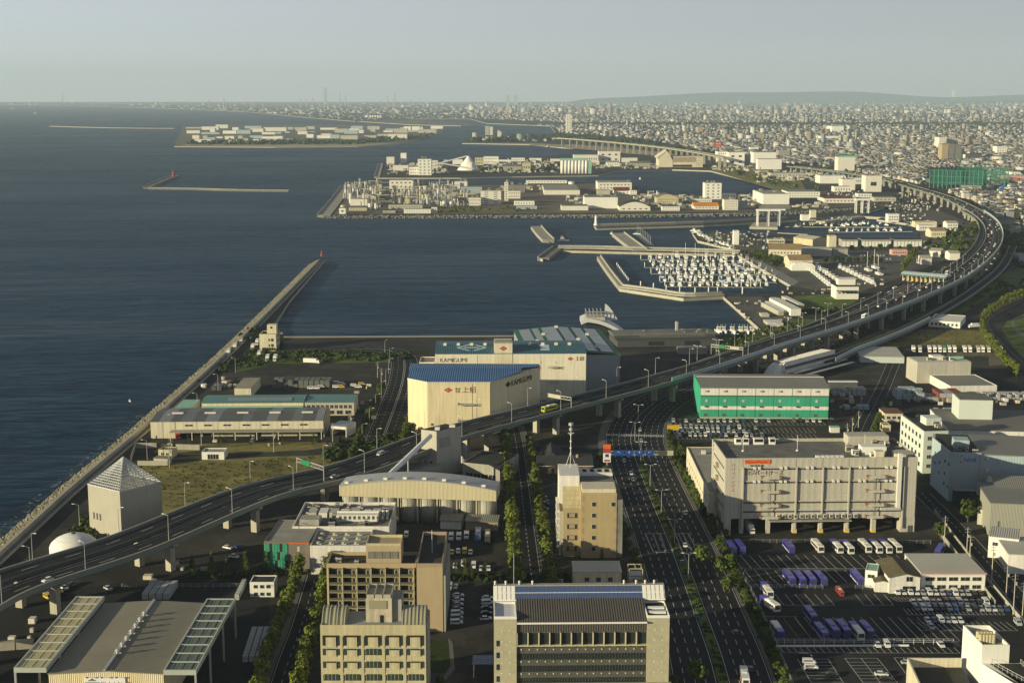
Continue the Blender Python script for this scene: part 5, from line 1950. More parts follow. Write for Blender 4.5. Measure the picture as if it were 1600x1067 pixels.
for i in range(6):
 b.p('cooling_tower',MB().cyl((W*.72+i*1.8,19,H-1.3),(W*.72+i*1.8,19,H+1.4),.7,n=10),WHITE)
# ============================================================ BROWN HOTEL
b=Bld('hotel','brown tiled residential block with six storeys of balconies and a tall windowless wing','apartment block',510,880,650,880,25,13)
W,D,H=b.W,b.D,b.H
b.body(TAN,ROOFD,1.2)
ncol,nrow=6,7
cwid=(W-1.5)/ncol
fz=2.95
bal=MB()
bal.box(.12,-1.5,0,cwid-.12,-.02,.18)
bal.box(.12,-1.52,.18,cwid-.12,-1.42,1.1,1)
wn_=MB()
wn_.box(.35,-.14,.35,cwid*.45,-.02,2.35,1)
wn_.box(cwid*.62,-.10,.25,cwid*.9,.0,2.35,0)
wn_.box(cwid*.66,-.16,.7,cwid*.84,-.08,2.2,1)
fin=MB().box(-.15,-1.6,0,.15,.02,H-1.4).data('fin_wall',[BEIGE])
bm_=bal.data('balcony',[BEIGE,mat('balcony_glass_dark',(.10,.095,.06),.4,.2)])
wm_=wn_.data('balcony_window',[BEIGE,GLASS])
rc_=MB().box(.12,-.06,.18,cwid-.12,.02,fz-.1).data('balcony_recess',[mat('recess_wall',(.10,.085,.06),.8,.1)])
for i in range(ncol+1):
 obj('fin_wall',fin,b.root,(.75+i*cwid,0,0))
for j in range(nrow):
 for i in range(ncol):
  o_=obj('balcony',bm_,b.root,(.75+i*cwid,0,H-4.6-j*fz))
  obj('balcony_recess',rc_,o_,(0,0,0))
  obj('balcony_window',wm_,o_,(0,0,0))
b.p('roof_house',MB().box(W*.44,1.5,H-1.2,W*.83,12.0,H+6.0),TAN)
r_=MB()
r_.box(W*.44,1.5,H+6.01,W*.83,1.8,H+7).box(W*.44,11.7,H+6.01,W*.83,12,H+7).box(W*.44,1.8,H+6.01,W*.44+.3,11.7,H+7).box(W*.83-.3,1.8,H+6.01,W*.83,11.7,H+7)
b.p('roof_house_parapet',r_,BEIGE)
lv=MB().box(-1.2,1.35,0,1.2,1.48,2.6).data('louvre',[CONCD])
for i in range(4):
 obj('louvre',lv,b.root,(W*(.50+i*.088),0,H+1.4))
b.p('wing',MB().box(W+.3,-1.8,0,W+9.6,36,H-.8),TAN)
r_=MB()
r_.box(W+.3,-1.8,H-.79,W+9.6,-1.4,H+.6).box(W+.3,35.6,H-.79,W+9.6,36,H+.6).box(W+.3,-1.4,H-.79,W+.7,35.6,H+.6).box(W+9.2,-1.4,H-.79,W+9.6,35.6,H+.6)
b.p('wing_parapet',r_,TAN2)
b.p('wing_roof',MB().box(W+.7,-1.4,H-.78,W+9.2,35.6,H-.7),ROOFD)
b.p('wing_mast',MB().cyl((W+5,14,H-.7),(W+5,14,H+8),.1,n=5),WPAINT)
b.p('wing_side',MB().box(W+9.62,-1.6,0,W+10.6,36,H-4),CONC)
gw=MB().box(W+.6,-.06,0,W+1.8,.02,1.5).data('stair_window',[GLASS])
b.p('stair_recess',MB().box(W-1.3,-.3,0,W+.28,.0,H-3),TAN2)
sw=MB().box(-.55,-.45,0,.55,-.3,1.6).data('stair_window',[GLASS])
for j in range(7):
 obj('stair_window',sw,b.root,(W-.5,0,H-4.3-j*fz))
b.units(3,8,2,W*.4,3,9,z=H-1.2)
for j in range(3):
 b.p('ladder_landing',MB().box(W-3,14+j*3,H-5-j*4,W+.2,16+j*3,H-3.5-j*4),TAN)
# ============================================================ BEIGE OFFICE IN FRONT
b=Bld('beige_office','square beige office with deep windows and barrel vaulted roof ends in the foreground','office',500,976,665,976,26,15)
W,D,H=b.W,b.D,b.H
b.p('wall',MB().box(0,0,0,W,D,H-1.2),BEIGE)
b.p('parapet',MB().box(0,0,H-1.18,W,.4,H).box(0,.4,H-1.18,.4,D,H-.2).box(W-.4,.4,H-1.18,W,D,H-.2),BEIGE)
b.p('roof',MB().box(.4,.4,H-1.18,W-.4,D,H-1.0),mat('pale_blue_flat_roof',(.26,.28,.29),.8,.1))
for x0,x1 in ((0,W*.235),(W*.765,W)):
 pr_=[(2+13*k/10,H-1+4.2*sin(pi*k/10)) for k in range(11)]
 b.p('barrel_vault',MB().xprism(pr_,x0+.1,x1-.1,0,'x'),mat('olive_metal',(.26,.25,.17),.5,.1,ribs=('X',1.2)))
 for k in range(4):
  xx=x0+.3+k*(x1-x0-.7)/3
  pr2=[(p_[0],p_[1]+.18) for p_ in pr_]
  b.p('vault_rib',MB().xprism(pr2,xx-.12,xx+.12,0,'x'),STEEL)
b.p('stair_tower',MB().box(W*.42,5,H-1,W*.67,15.5,H+7),mat('stained_concrete',(.50,.45,.33),.8,.2,.25,streak=.3))
b.p('stair_tower_side',MB().box(W*.67+.01,6,H-1,W*.76,15,H+6.2),CONC)
r_=MB()
for x in (W*.42,W*.50,W*.58,W*.66):
 r_.box(x,5,H+7.01,x+.3,15.5,H+8.2)
r_.box(W*.42,5,H+7.01,W*.67,5.3,H+8.2)
r_.box(W*.42,15.2,H+7.01,W*.67,15.5,H+8.2)
b.p('stair_tower_rim',r_,CONCL)
b.p('tower_louvre',MB().box(W*.45,4.8,H+3.5,W*.62,5.02,H+6.2),mat('olive_louvre',(.28,.26,.17),.7,.05))
b.p('tower_door',MB().box(W*.555,4.8,H-1,W*.585,5.02,H+1.4),DARK)
ncol=5
cwid=W/ncol
fz=4.25
up=MB()      # one window bay: side slots, top slot, projecting panel
ww,hh=cwid*.80,3.4
up.box(cwid*.1,-.05,0,cwid*.9,.02,hh,2)
up.box(cwid*.1,-.12,.1,cwid*.24,-.02,hh,1)
up.box(cwid*.76,-.12,.1,cwid*.9,-.02,hh,1)
up.box(cwid*.27,-.12,hh-.55,cwid*.73,-.02,hh,1)
up.box(cwid*.26,-.3,-.4,cwid*.74,-.04,hh-.6,0)
low=MB()
hh2=2.2
low.box(cwid*.1,-.05,0,cwid*.9,.02,hh2,2)
low.box(cwid*.1,-.12,0,cwid*.24,-.02,hh2,1)
low.box(cwid*.76,-.12,0,cwid*.9,-.02,hh2,1)
low.box(cwid*.27,-.12,hh2-.4,cwid*.73,-.02,hh2,1)
low.box(cwid*.26,-.3,-.3,cwid*.74,-.04,hh2-.5,0)
mid=MB()
mid.box(cwid*.1,-.05,0,cwid*.9,.02,hh2,2)
mid.box(cwid*.14,-.12,.2,cwid*.86,-.02,hh2,1)
for k in range(4):
 mid.box(cwid*(.14+k*.18),-.16,.2,cwid*(.155+k*.18),-.03,hh2,0)
mm=[BEIGE,GLASS,DARK]
me1,me2,me3=up.data('window_bay',mm),low.data('window_bay',[BEIGE,mat('dark_green_glass',(.04,.062,.055),.15,.2),DARK]),mid.data('window_bay',[BEIGE,MATS['dark_green_glass'],DARK])
for i in range(ncol):
 obj('window_bay',me1,b.root,(i*cwid,0,H-6.8))
 for j in range(1,5):
  obj('window_bay',me3 if (i == 2 or j == 3) else me2,b.root,(i*cwid,0,H-5.7-j*fz))
pl_=MB().box(-.35,-.18,0,.35,.01,H-3.8).data('pilaster',[BEIGE])
for i in range(1,ncol):
 obj('pilaster',pl_,b.root,(i*cwid,0,0))
hp=MB().box(0,-.16,0,W,.0,.7)
for j in range(5):
 b.p('string_course',MB().box(-.01,-.1,H-8.0-j*fz,W+.01,.01,H-7.3-j*fz),BEIGE)
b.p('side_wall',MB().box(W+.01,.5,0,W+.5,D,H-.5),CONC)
# ============================================================ SOLAR ROOFED BLOCK
b=Bld('solar_block','wide dark office between pale stair towers with a strip of solar panels along its roof','office',772,966,1046,964,26,13)
W,D,H=b.W,b.D,b.H
xw0,xw1=W*.128,W*.872
PEB=mat('pebbled_concrete',(.42,.39,.27),.85,.14,.8,fine=4)
DKF=mat('dark_louvre',(.10,.10,.08),.6,.2,.4)
for x0,x1 in ((0,xw0),(xw1+.02,W)):
 b.p('end_tower',MB().box(x0,-.6,0,x1,D,H),PEB)
 b.p('tower_roof',MB().box(x0+.3,-.3,H+.01,x1-.3,D-.3,H+.2),mat('pale_mauve_roof',(.55,.56,.62),.6,.05) if x0 == 0 else ROOFD)
 r_=MB()
 r_.box(x0,-.6,H+.01,x1,-.3,H+.9).box(x0,D-.3,H+.01,x1,D,H+.9).box(x0,-.3,H+.01,x0+.3,D-.3,H+.9).box(x1-.3,-.3,H+.01,x1,D-.3,H+.9)
 b.p('tower_parapet',r_,WPAINT)
for k in range(2):
 b.p('skylight_beam',MB().box(xw1+1,2.5+k*4,H+.3,W-.8,4.0+k*4,H+.9),WPAINT)
b.p('wall',MB().box(xw0+.02,.5,0,xw1,D,H-4.5),DKF)
b.p('roof',MB().xprism([(-1.2,H-1.0),(D-1.5,H+2.4),(D-1.5,H+2.1),(-1.2,H-1.3)][::-1],xw0+.1,xw1-.1,0,'x'),mat('dark_ribbed_roof',(.085,.08,.07),.5,.1,ribs=('X',.8)))
b.p('eaves_beam',MB().box(xw0+.1,-1.6,H-1.4,xw1-.1,-1.22,H-.9),WPAINT)
b.p('attic',MB().box(xw0+.1,0,H-4.48,xw1-.1,D,H-1.4),MATS['dark_ribbed_roof'])
ncell=39
for i in range(ncell):
 x0=W*(i/ncell)
 x1=W*((i+1)/ncell)-.26
 white=i<5 or i >= 34
 for j in range(2):
  y0,z0=D-1.4+j*1.9,H+2.02+j*1.75
  mb=MB().xprism([(y0,z0),(y0+1.66,z0+1.53),(y0+1.66,z0+1.65),(y0,z0+.12)],x0,x1,0,'x')
  b.p('roof_panel' if white else 'solar_panel',mb,WHITE2 if white else SOLAR)
b.p('solar_frame',MB().xprism([(D-1.5,H+1.6),(D+2.4,H+5.2),(D+2.4,H+5.4),(D-1.5,H+1.85)],-.1,W+.1,0,'x'),WPAINT)
b.p('back_wall',MB().box(-.1,D+2.45,0,W+.1,D+4.5,H+5.5),CONC)
for x in (.5,4,8.5,12.8,W-13,W-9,W-6,W-3):
 b.p('roof_vent',MB().cyl((x,D+3.5,H+5.5),(x,D+3.5,H+6.4),.3,n=8).cyl((x,D+3.5,H+6.4),(x,D+3.5,H+6.8),.5,.2,8),WHITE)
fw=(xw1-xw0)/12
frame_=MB().box(0,-.5,0,.35,.48,4.6).box(.35,-.45,.1,fw,.48,.5)
fm=frame_.data('balcony_frame',[BEIGE])
gm=MB().box(.4,.3,.55,fw-.05,.49,4.3).data('recessed_glazing',[GLASS])
for i in range(12):
 obj('balcony_frame',fm,b.root,(xw0+i*fw,0,H-9.4))
 obj('recessed_glazing',gm,b.root,(xw0+i*fw,0,H-9.4))
for j in range(4):
 z=H-13.8-j*4.1
 b.p('window_band',MB().box(xw0+.05,.2,z,xw1-.05,.49,z+2.0),GLASS)
 mu=MB()
 for i in range(44):
  x=xw0+.3+i*(xw1-xw0-.6)/43
  mu.box(x-.05,.08,z,x+.05,.3,z+2.0)
 b.p('mullion_rows',mu,STEELD,kind='stuff')
 b.p('louvre_band',MB().box(xw0+.05,.0,z+2.02,xw1-.05,.49,z+4.0),DKF)
 lp=MB().box(-.16,-.2,0,.16,0,.35).data('facade_lamp',[WPAINT])
 for i in range(16):
  obj('facade_lamp',lp,b.root,(xw0+1.5+i*(xw1-xw0-3)/15,0,z+3.2))
rr=random.Random(4)
sl=MB().box(-.14,-.7,0,.14,-.58,1.0).data('slot_window',[DARK])
dl=MB().box(-.18,-.72,0,.18,-.58,.3).data('facade_lamp',[WPAINT])
for j in range(5):
 for x in (xw0*.35,xw0*.7,xw1+(W-xw1)*.35,xw1+(W-xw1)*.7):
  obj('facade_lamp',dl,b.root,(x,0,H-4-j*3.6))
 for x in (1.2,):
  o_=obj('slot_window',MB().box(-.5,-.7,0,.5,-.58,1.9).data('slot_window',[GLASS]),b.root,(x,0,H-9-j*4))
b.p('terrace',MB().box(-.5,-6,0,W+.8,-.62,H-21.5),PEB)
b.p('terrace_parapet',MB().box(-.5,-6.4,H-22,W+.8,-6.02,H-20.6),PEB)
for i in range(4):
 x=xw0+5+i*(xw1-xw0-8)/3.4
 b.p('planter',MB().box(x,-4.6,H-21.49,x+5,-3,H-20.8),LEAFD)
b.p('mast',MB().cyl((xw0-.5,D+4,H),(xw0-.5,D+4,H+16),.12,n=5),STEEL)
b=Bld('glass_canopy','small blue solar glazed canopy standing left of the solar roofed block','canopy',738,1036,770,1036,5,9,W=8.2)
for i in range(5):
 for j in range(2):
  b.p('solar_panel',MB().box(i*1.62,j*4-1,5,i*1.62+1.5,j*4+2.8,5.12),SOLAR)
for x in (.3,7.6):
 b.p('post',MB().box(x,0,0,x+.25,.25,5),WPAINT)
 b.p('post',MB().box(x,6,0,x+.25,6.25,5),WPAINT)
# ============================================================ TAN OFFICE TOWER
b=Bld('tan_tower','stepped tan tiled office tower with a lattice mast on its roof','office',908,770,964,770,28,26)
W,D,H=b.W,b.D,b.H
b.p('wall',MB().box(0,0,0,W,D,H),OCHRE)
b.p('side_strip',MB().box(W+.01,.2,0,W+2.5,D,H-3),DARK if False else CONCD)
LW=P(908,770,28).x-P(874,770,28).x
b.p('side_wing',MB().box(-LW*.8,2.0,0,-.02,D,H-7),OCHRE)
b.p('back_block',MB().box(-LW*.95,D*.55,0,-.05,D+8,H+3.5),WHITE)
b.p('back_block',MB().box(0,D+.02,0,W,D+8,H+1.2),WHITE)
b.p('roof',MB().box(.4,.4,H+.01,W-.4,D*.45,H+1.6),CREAM2)
b.p('roof',MB().box(.4,D*.45+.1,H+.01,W-.2,D,H+.25),ROOFG)
b.p('roof',MB().box(.4,D+.3,H+1.21,W-.2,D+7.6,H+1.5),WHITE)
for i in range(4):
 b.p('skylight',MB().box(2+i*3.2,D+2,H+1.51,3.8+i*3.2,D+6.5,H+1.6),DARK)
for k in range(5):
 b.p('terrace_wall',MB().box(-LW*.8,2+k*3,H-7,-.02,2.4+k*3,H-5.9+k*1.2),BEIGE)
for u_,zz in ((.38,5),(.38,4),(.38,3),(.38,2),(.38,1)):
 pass
wnn=MB().box(-.9,-.12,0,.9,.02,2.0,0).box(-.75,-.16,.15,.75,-.1,1.85,1).data('window',[FRAME,GLASS])
for j in range(5):
 obj('window',wnn,b.root,(W*.36,0,3.0+j*4.8))
 obj('window',wnn,b.root,(W*.9,0,3.0+j*4.8)) if j == 4 else None
w2=MB().box(-2.2,-.12,0,2.2,.02,2.4,0).box(-2,-.18,.2,2,-.1,2.2,1).box(-1.2,-.26,.5,1.2,-.16,2.1,0)
w2=w2.data('window',[TAN2,GLASS])
for j in range(4):
 obj('window',w2,b.root,(-LW*.4,2.0,2.2+j*4.8))
tl=MB().box(-.6,-.08,0,.6,.02,2.2).data('tile_panel',[TAN2])
for j in range(6):
 for x in (.62,W-.62):
  obj('tile_panel',tl,b.root,(x,0,1.5+j*4.6))
b.p('side_gallery',MB().box(-LW*.8-1.4,4,0,-LW*.8-.02,D-2,H-9),CONCL)
for k in range(6):
 b.p('tower_stair',MB().box(-LW*.8-2.6,4,3+k*3.1,-LW*.8-1.42,D-2,4.0+k*3.1),WHITE)
t=thing('radio_mast','white lattice radio mast rising from the roof of the tan office tower','mast',(b.A.x-LW*.35,b.A.y+D+4,H+3.5))
mb=MB()
for k in range(3):
 a=2*pi*k/3+.4
 mb.cyl((2.4*cos(a),2.4*sin(a),0),(.2*cos(a),.2*sin(a),6),.1,n=5)
part('legs',mb,WPAINT,t)
mb=MB().cyl((0,0,3),(0,0,19),.17,.12,8)
for z in (8,11,14):
 mb.cyl((0,0,z),(0,0,z+.3),.5,n=8)
part('shaft',mb,WPAINT,t)
part('antenna',MB().cyl((0,0,16),(0,0,17),.8,n=10).cyl((0,0,18.2),(0,0,19.3),1.0,n=10).box(-1.3,-.2,14.5,1.3,.2,15),STEEL,t)
p=P(948,742)
t=thing('sign_pylon','tall sign pylon with orange, blue and red panels above the avenue trees','sign',(p.x,p.y,0))
part('post',MB().box(-.3,-.1,0,.3,.3,8),STEEL,t)
for z0,z1,m_,tx_ in ((13.8,16,REDO,''),(11.6,13.7,RED,''),(9,11.5,WPAINT,''),(6.8,8.9,WPAINT,'')):
 pp=part('sign_panel',MB().box(-1.9,-.35,z0,1.9,.35,z1),m_,t)
part('logo',MB().box(-.9,-.42,9.5,.9,-.36,11.1),SIGNB,t)
part('logo',MB().box(-1.4,-.42,7.2,1.4,-.36,8.2),RED,t)
b=Bld('restaurant','dark brick restaurant with hipped dark roof beside the sign pylon','restaurant',841,727,924,727,5.5,24)
W,D,H=b.W,b.D,b.H
b.p('wall',MB().box(0,0,0,W,D,H),mat('red_brown_brick',(.16,.08,.05),.85,.2,.3))
mb=MB()
mb.xprism([(-1,H),(8,H+3.2),(D+1,H)],-1,W+1,0,'x')
b.p('roof',mb,mat('dark_shingle',(.045,.045,.045),.8,.2,.3))
b.p('roof_gable',MB().xprism([(0,H+.1),(7,H+5),(14,H+.1)],8,D+6),MATS['dark_shingle'])
b.p('eaves',MB().box(-1,-1.2,H-.3,W+1,-.9,H+.1),BEIGE)
b.windows('f',4,W*.4,2,1.5,1,0,1.6,2.4,True,BEIGE)
b.windows('f',W*.55,W*.95,3,1.5,1,0,1.6,2.4,True,BEIGE)
b.p('dormer',MB().box(W*.72,6,H+1.5,W*.76,8,H+3.8),BEIGE)
b=Bld('cream_workshop','small two storey cream workshop with a pale ribbed roof and three shutters','building',896,894,971,894,9,13)
b.body(CREAM,MROOFW,0)
b.windows('f',3,b.W-2,3,5.4,1,0,1.6,1.6,True,DARK)
sh=MB().box(-2.0,-.15,0,2.0,.02,2.6).data('shutter',[BEIGE])
for i in range(3):
 obj('shutter',sh,b.root,(b.W*(i+.5)/3,0,.1))
p=P(993,925)
t=thing('parking_tower','narrow open steel car stacker beside the cream workshop','car stacker',(p.x,p.y,0))
for sx_ in (-2.6,2.6):
 for sy_ in (0,6):
  part('column',MB().box(sx_-.15,sy_-.15,0,sx_+.15,sy_+.15,9.5),BEIGE,t)
for z in (1.8,4.2,6.6):
 part('deck',MB().box(-2.4,.2,z,2.4,5.8,z+.25),STEEL,t)
part('roof_frame',MB().box(-2.4,.2,9.3,2.4,.5,9.6).box(-2.4,5.6,9.3,2.4,5.9,9.6).box(-.1,.5,9.3,.1,5.6,9.6),BEIGE,t)
b=Bld('white_shed','small white shed behind the solar strip','shed',853,912,880,912,4,6)
b.body(WHITE,ROOFG,.3)
b.windows('f',2,b.W-2,1,.2,1,0,1.6,2.6,glass=DARK)
b=Bld('grey_shed','flat grey shed behind the left end of the solar strip','shed',786,920,838,920,4,6)
b.body(CONC,ROOFG,.3)
b=Bld('white_prefab','white two storey prefab office beside the side street','office',390,909,428,909,6,8)
b.body(WHITE2,ROOFD,.4)
b.windows('f',1,b.W-1,3,3.6,2,-3,1.4,1.2,True)
# ============================================================ GREY LOGISTICS BLOCK
b=Bld('logistics_block','huge pale grey logistics block with escape balconies and red Japanese lettering above the coaches','warehouse',1134,716,1434,714,34,36)
W,D,H=b.W,b.D,b.H
b.p('wall',MB().box(0,0,6.6,W,D,H-1.6),GREYW)
r_=MB()
r_.box(0,0,H-1.59,W,.5,H).box(0,D-.5,H-1.59,W,D,H).box(0,.5,H-1.59,.5,D-.5,H).box(W-.5,.5,H-1.59,W,D-.5,H)
b.p('parapet',r_,GREYW)
b.p('roof',MB().box(.5,.5,H-1.59,W*.66,D-.5,H-1.4),mat('streaked_grey_roof',(.17,.17,.155),.9,.3,.15,streak=0,fine=.8))
b.p('roof',MB().box(W*.66+.1,.5,H-1.59,W-.5,D-.5,H-1.45),ROOFG)
xs=[0,.099,.37,.508,.646,.93,1.0]
bx=[.018,.099,.372,.509,.647,.918,.985]
edges=[0,.092,.232,.37,.508,.646,.785,.925,1.0]
levels=[6.7,12.3,18.0,23.7,29.2,H-.1]
pan={}
for i in range(8):
 x0,x1=W*edges[i]+.25,W*edges[i+1]-.25
 for j in range(5):
  z0,z1=levels[j]+.08,levels[j+1]-.08
  if i in (0,7) or j in (0,4):
   zz0=z0
  n_=4
  for k in range(n_):
   xa,xb=x0+(x1-x0)*k/n_+.03,x0+(x1-x0)*(k+1)/n_-.03
   key=(round(xb-xa,3),round(z1-z0,3))
   if key not in pan:
    pan[key]=MB().box(0,-.12,0,xb-xa,.02,z1-z0).data('wall_panel',[GREYW])
   obj('wall_panel',pan[key],b.root,(xa,0,z0))
for z,d_ in ((29.5,.5),(23.4,.5),(14.3,.45),(10.2,.45)):
 b.p('ledge',MB().box(W*.092,-.45,z,W*.93,-.13,z+.5),GREYW)
 b.p('ribbon_recess',MB().box(W*.095,-.18,z-.75,W*.93,-.13,z-.01),GREYW2)  # flat strip coloured dark as recess shade; the wall is not cut back
dp=MB().box(-.28,-1.0,0,.28,-.02,28).data('downpipe',[GREYW])
for e_ in (.092,.37,.508,.646,.93):
 obj('downpipe',dp,b.root,(W*e_,0,2))
vh=MB().box(-.9,-1.1,0,.2,-.15,1.1).box(1.1,-1.1,0,2.2,-.15,1.1).data('vent_hood',[WHITE])
for z in (29.2,23.1):
 for i in range(6):
  obj('vent_hood',vh,b.root,(W*(.155+i*.1375),0,z))
bal=MB()
bal.box(0,-2.3,0,7.2,-.15,.25)
bal.box(0,-2.35,.25,7.2,-2.22,1.25)
balm=bal.data('escape_balcony',[GREYW])
pk=MB().box(-.8,-2.3,.26,-.02,-.2,1.2).data('hatch_box',[mat('rust_pink',(.30,.15,.11),.7,.1)])
for u0_,lv_ in ((.192,(25.0,18.6,12.3,6.9)),(.742,(25.0,18.6,12.3,6.9))):
 for z in lv_:
  o_=obj('escape_balcony',balm,b.root,(W*u0_,0,z))
  obj('hatch_box',pk,o_,(0,0,0))
  obj('hatch_box',pk,o_,(8.1,0,0))
 b.p('escape_ladder',MB().box(W*u0_+3.5,-1.4,7,W*u0_+3.8,-1.2,25),STEELD)
b.p('vertical_duct',MB().box(W*.895,-1.6,11.5,W*.915,-.15,H+2),WHITE)
b.p('horizontal_duct',MB().box(W*.815,-1.5,10.4,W*.92,-.15,11.6),GREYW)
tk=b.p('roof_tank',MB().cyl((W*.95,7,H-1.5),(W*.95,7,H+.5),5.0,n=24),CONCL)
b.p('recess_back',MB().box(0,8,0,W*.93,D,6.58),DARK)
b.p('corner_block',MB().box(W*.925,0,0,W,D,6.58),GREYW)
b.p('corner_block',MB().box(0,0,0,3,D,6.58),GREYW)
cm=MB().box(-.9,-.3,0,.9,2.2,6.6).data('column',[GREYW])
yb=MB().box(-.95,-.4,0,.95,2.25,.8).data('column_guard',[YELLOW])
for e_ in (.09,.23,.37,.508,.646,.785):
 o_=obj('column',cm,b.root,(W*e_,0,0))
 if e_>.3:
  obj('column_guard',yb,o_,(0,0,0))
b.p('bay_canopy',MB().box(W*.23,-3,5.9,W*.66,-.1,6.3),CONC)
ac=MB().box(0,-1.2,0,1.6,-.2,1.7).box(.15,-1.25,.2,1.45,-1.2,1.5,1).data('condenser',[WHITE,STEELD])
for i in range(5):
 obj('condenser',ac,b.root,(W*.27+i*2.6,0,7))
for i in range(9):
 obj('condenser',ac,b.root,(W*.42+i*2.7,0,7))
b.p('door',MB().box(W*.965,-.2,.1,W*.965+2,-.02,3),STEELD)
text('lettering','ロジパートナーズ',2.4,MAROON,b.root,(W*.102,-.25,26.6),(F,0,0),.02,xs=.88)
so=b.p('sign_board',MB().box(W*.098,-.4,31.6,W*.232,-.14,33.4),REDO)
text('lettering','MonowFlonda',1.65,mat('sign_dark_red',(.35,.05,.02),.6,0),so,(W*.103,-.43,31.9),(F,0,0),.02)
text('lettering','物流倉庫',1.0,BLACK,b.root,(W*.128,-.25,30.3),(F,0,0),.02,xs=1.5)
text('lettering','ロ\nジ\nス\nテ\nィ\nク\nス',1.9,PINK,b.root,(W*.026,-.25,30.5),(F,0,0),.02)
fl=MB()
for z in (28.4,22.6,16.6,10.6):
 b.p('ribbon_window',MB().box(-.12,3,z,-.02,D-6,z+.7),STEELD)
 b.p('hatch_box',MB().box(-1.3,D*.45,z-3,-.02,D*.45+2.2,z-.8),TAN2)
rp_=random.Random(21)
for i,u_ in enumerate((.115,.155,.215,.30)):
 b.p('roof_unit',MB().box(W*u_,D-6,H-1.4,W*u_+(2.8 if i != 2 else 4.6),D-3.2,H+1.4).box(W*u_+.3,D-6.05,H-.2,W*u_+(2.5 if i != 2 else 4.3),D-6,H+1.2,1),[WHITE2,DARK])
for u_ in (.13,.42,.78):
 b.p('lightning_rod',MB().cyl((W*u_,D-18,H-1.4),(W*u_,D-18,H+6),.1,n=5).cyl((W*u_,D-18,H-1.4),(W*u_,D-18,H-.9),.6,n=8),WPAINT)
b.units(22,22,W*.67,W*.93,3,D-8,z=H-1.45,big=1.5,m=None)
b.p('roof_house',MB().box(W*.74,10,H-1.4,W*.87,16,H+2.2),WHITE2)
b.p('roof_house',MB().box(W*.79,3,H-1.4,W*.835,7,H+1.8),CREAM2)
b.p('roof_house',MB().box(W*.72,D-9,H-1.4,W*.94,D-.6,H+3),GREYW)
for i in range(6):
 b.p('roof_unit',MB().box(W*.455+i*2.1+W*.02,1.5,H-1.4,W*.475+i*2.1+1.7,3.4,H+.4),WHITE)
b=Bld('grey_roofed_annex','low cream hall with a long grey roof squeezed beside the logistics block','building',1106,768,1124,772,13,95,W=16)
A=P(1107,770,13)
B2=P(1073,698,13)
d_=(B2-A)
b.root.location=(A.x,A.y,0)
b.root.rotation_euler=(0,0,atan2(d_.y,d_.x)-pi/2)
W,D,H=15.0,d_.length,13
b.W,b.D=W,D
b.body(CREAM2,ROOFL,.4)
b.windows('l',4,D-4,12,7,2,-4,.9,1.4)
b.p('roof_unit',MB().box(6,D-14,12.7,8,D-12,14.5),CREAM2)
# ============================================================ RIGHT SIDE BUILDINGS
b=Bld('blue_warehouse','pale blue warehouse with a dark blue NNR logo panel','warehouse',1485,706,1640,712,24,42)
A,M_=P(1457,683,24),P(1485,706,24)
W,D,H=b.W,b.D,b.H
o=b.root
loc=lambda v:((v-b.A).x*cos(b.rz)+(v-b.A).y*sin(b.rz),-(v-b.A).x*sin(b.rz)+(v-b.A).y*cos(b.rz))
la=loc(A)
b.p('wall',MB().prism([(0,0),(W,0),(W,D),(la[0]+2,D),la],0,H-1),LBLUE)
r_=MB()
bar_mb(r_,[Vector(la),Vector((0,0))],-.01,.5,H-.99,H)
bar_mb(r_,[Vector((0.3,0.25)),Vector((14,.25))],-.25,.25,H-.99,H+.01)
b.p('parapet',r_,LBLUE)
b.p('roof',MB().prism([(14,.6),(W,.6),(W,D-.3),(14,D-.3)],H-.99,H-.6),MROOF)
b.p('roof_terrace',MB().prism([(.8,.8),(13.9,.8),(13.9,D-1),(la[0]+3,D-1),(la[0]+1.5,la[1]+1)],H-.99,H-.85),ROOFD)
b.p('logo_panel',MB().box(.2,-.2,H-6.5,13.5,-.02,H-.4),LBLUE)
text('lettering','NNR',2.8,BLUEP,b.root,(6.0,-.26,H-4.4),(F,0,0),.03,shear=.2)
b.p('logo',MB().xprism([(4.6,H-1.6),(5.6,H-1.2),(5.2,H-2.2)],-.3,-.21),REDO)
b.p('logo',MB().xprism([(4.2,H-2.6),(5.0,H-4.4),(6.4,H-5.2),(4.9,H-4.9)],-.3,-.21),RED)
b.p('pilaster',MB().box(13.7,-.35,0,14.4,-.02,H-.4),GREYW)
for z in (H-3,H-8.5,H-13.5):
 b.p('vent_hood',MB().box(16.5,-1,z,17.6,-.02,z+1),WHITE)
b.p('loading_canopy',MB().box(2,-4,6.2,W,-.05,6.6),STEEL)
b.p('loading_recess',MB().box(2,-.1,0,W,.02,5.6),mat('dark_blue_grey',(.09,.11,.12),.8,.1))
fd=Vector((0,0))-Vector(la)
n_=Vector((fd.y,-fd.x)).normalized()*.12
for k,z in ((.2,17),(.2,12),(.45,14),(.45,9),(.75,17),(.75,11),(.75,6),(.95,17),(.95,6)):
 a_=Vector(la)+fd*(k-.02)
 c_=Vector(la)+fd*(k+.02)
 b.p('window',MB().prism([tuple(a_),tuple(a_+n_),tuple(c_+n_),tuple(c_)],z,z+1.4),GLASS)
b.units(7,31,1,11,4,20,z=H-.85,big=1.4)
b.p('roof_house',MB().box(3,10,H-.84,10,18,H+3.5),LBLUE)
b=Bld('white_office','white four storey office with rows of square windows behind the pale blue warehouse','office',1444,674,1482,673,22,30)
W,D,H=b.W,b.D,b.H
la=loc2=P(1420,648,22)-b.A
b.p('wall',MB().prism([(0,0),(W,0),(W,D),(la.x+2,D),(la.x,la.y)],0,H),mat('mint_white_wall',(.55,.60,.54),.6,.05))
b.p('roof',MB().prism([(.5,.6),(W,.6),(W,D-.5),(la.x+2.5,D-.5),(la.x+1,la.y+.5)],H+.01,H+.15),ROOFD)
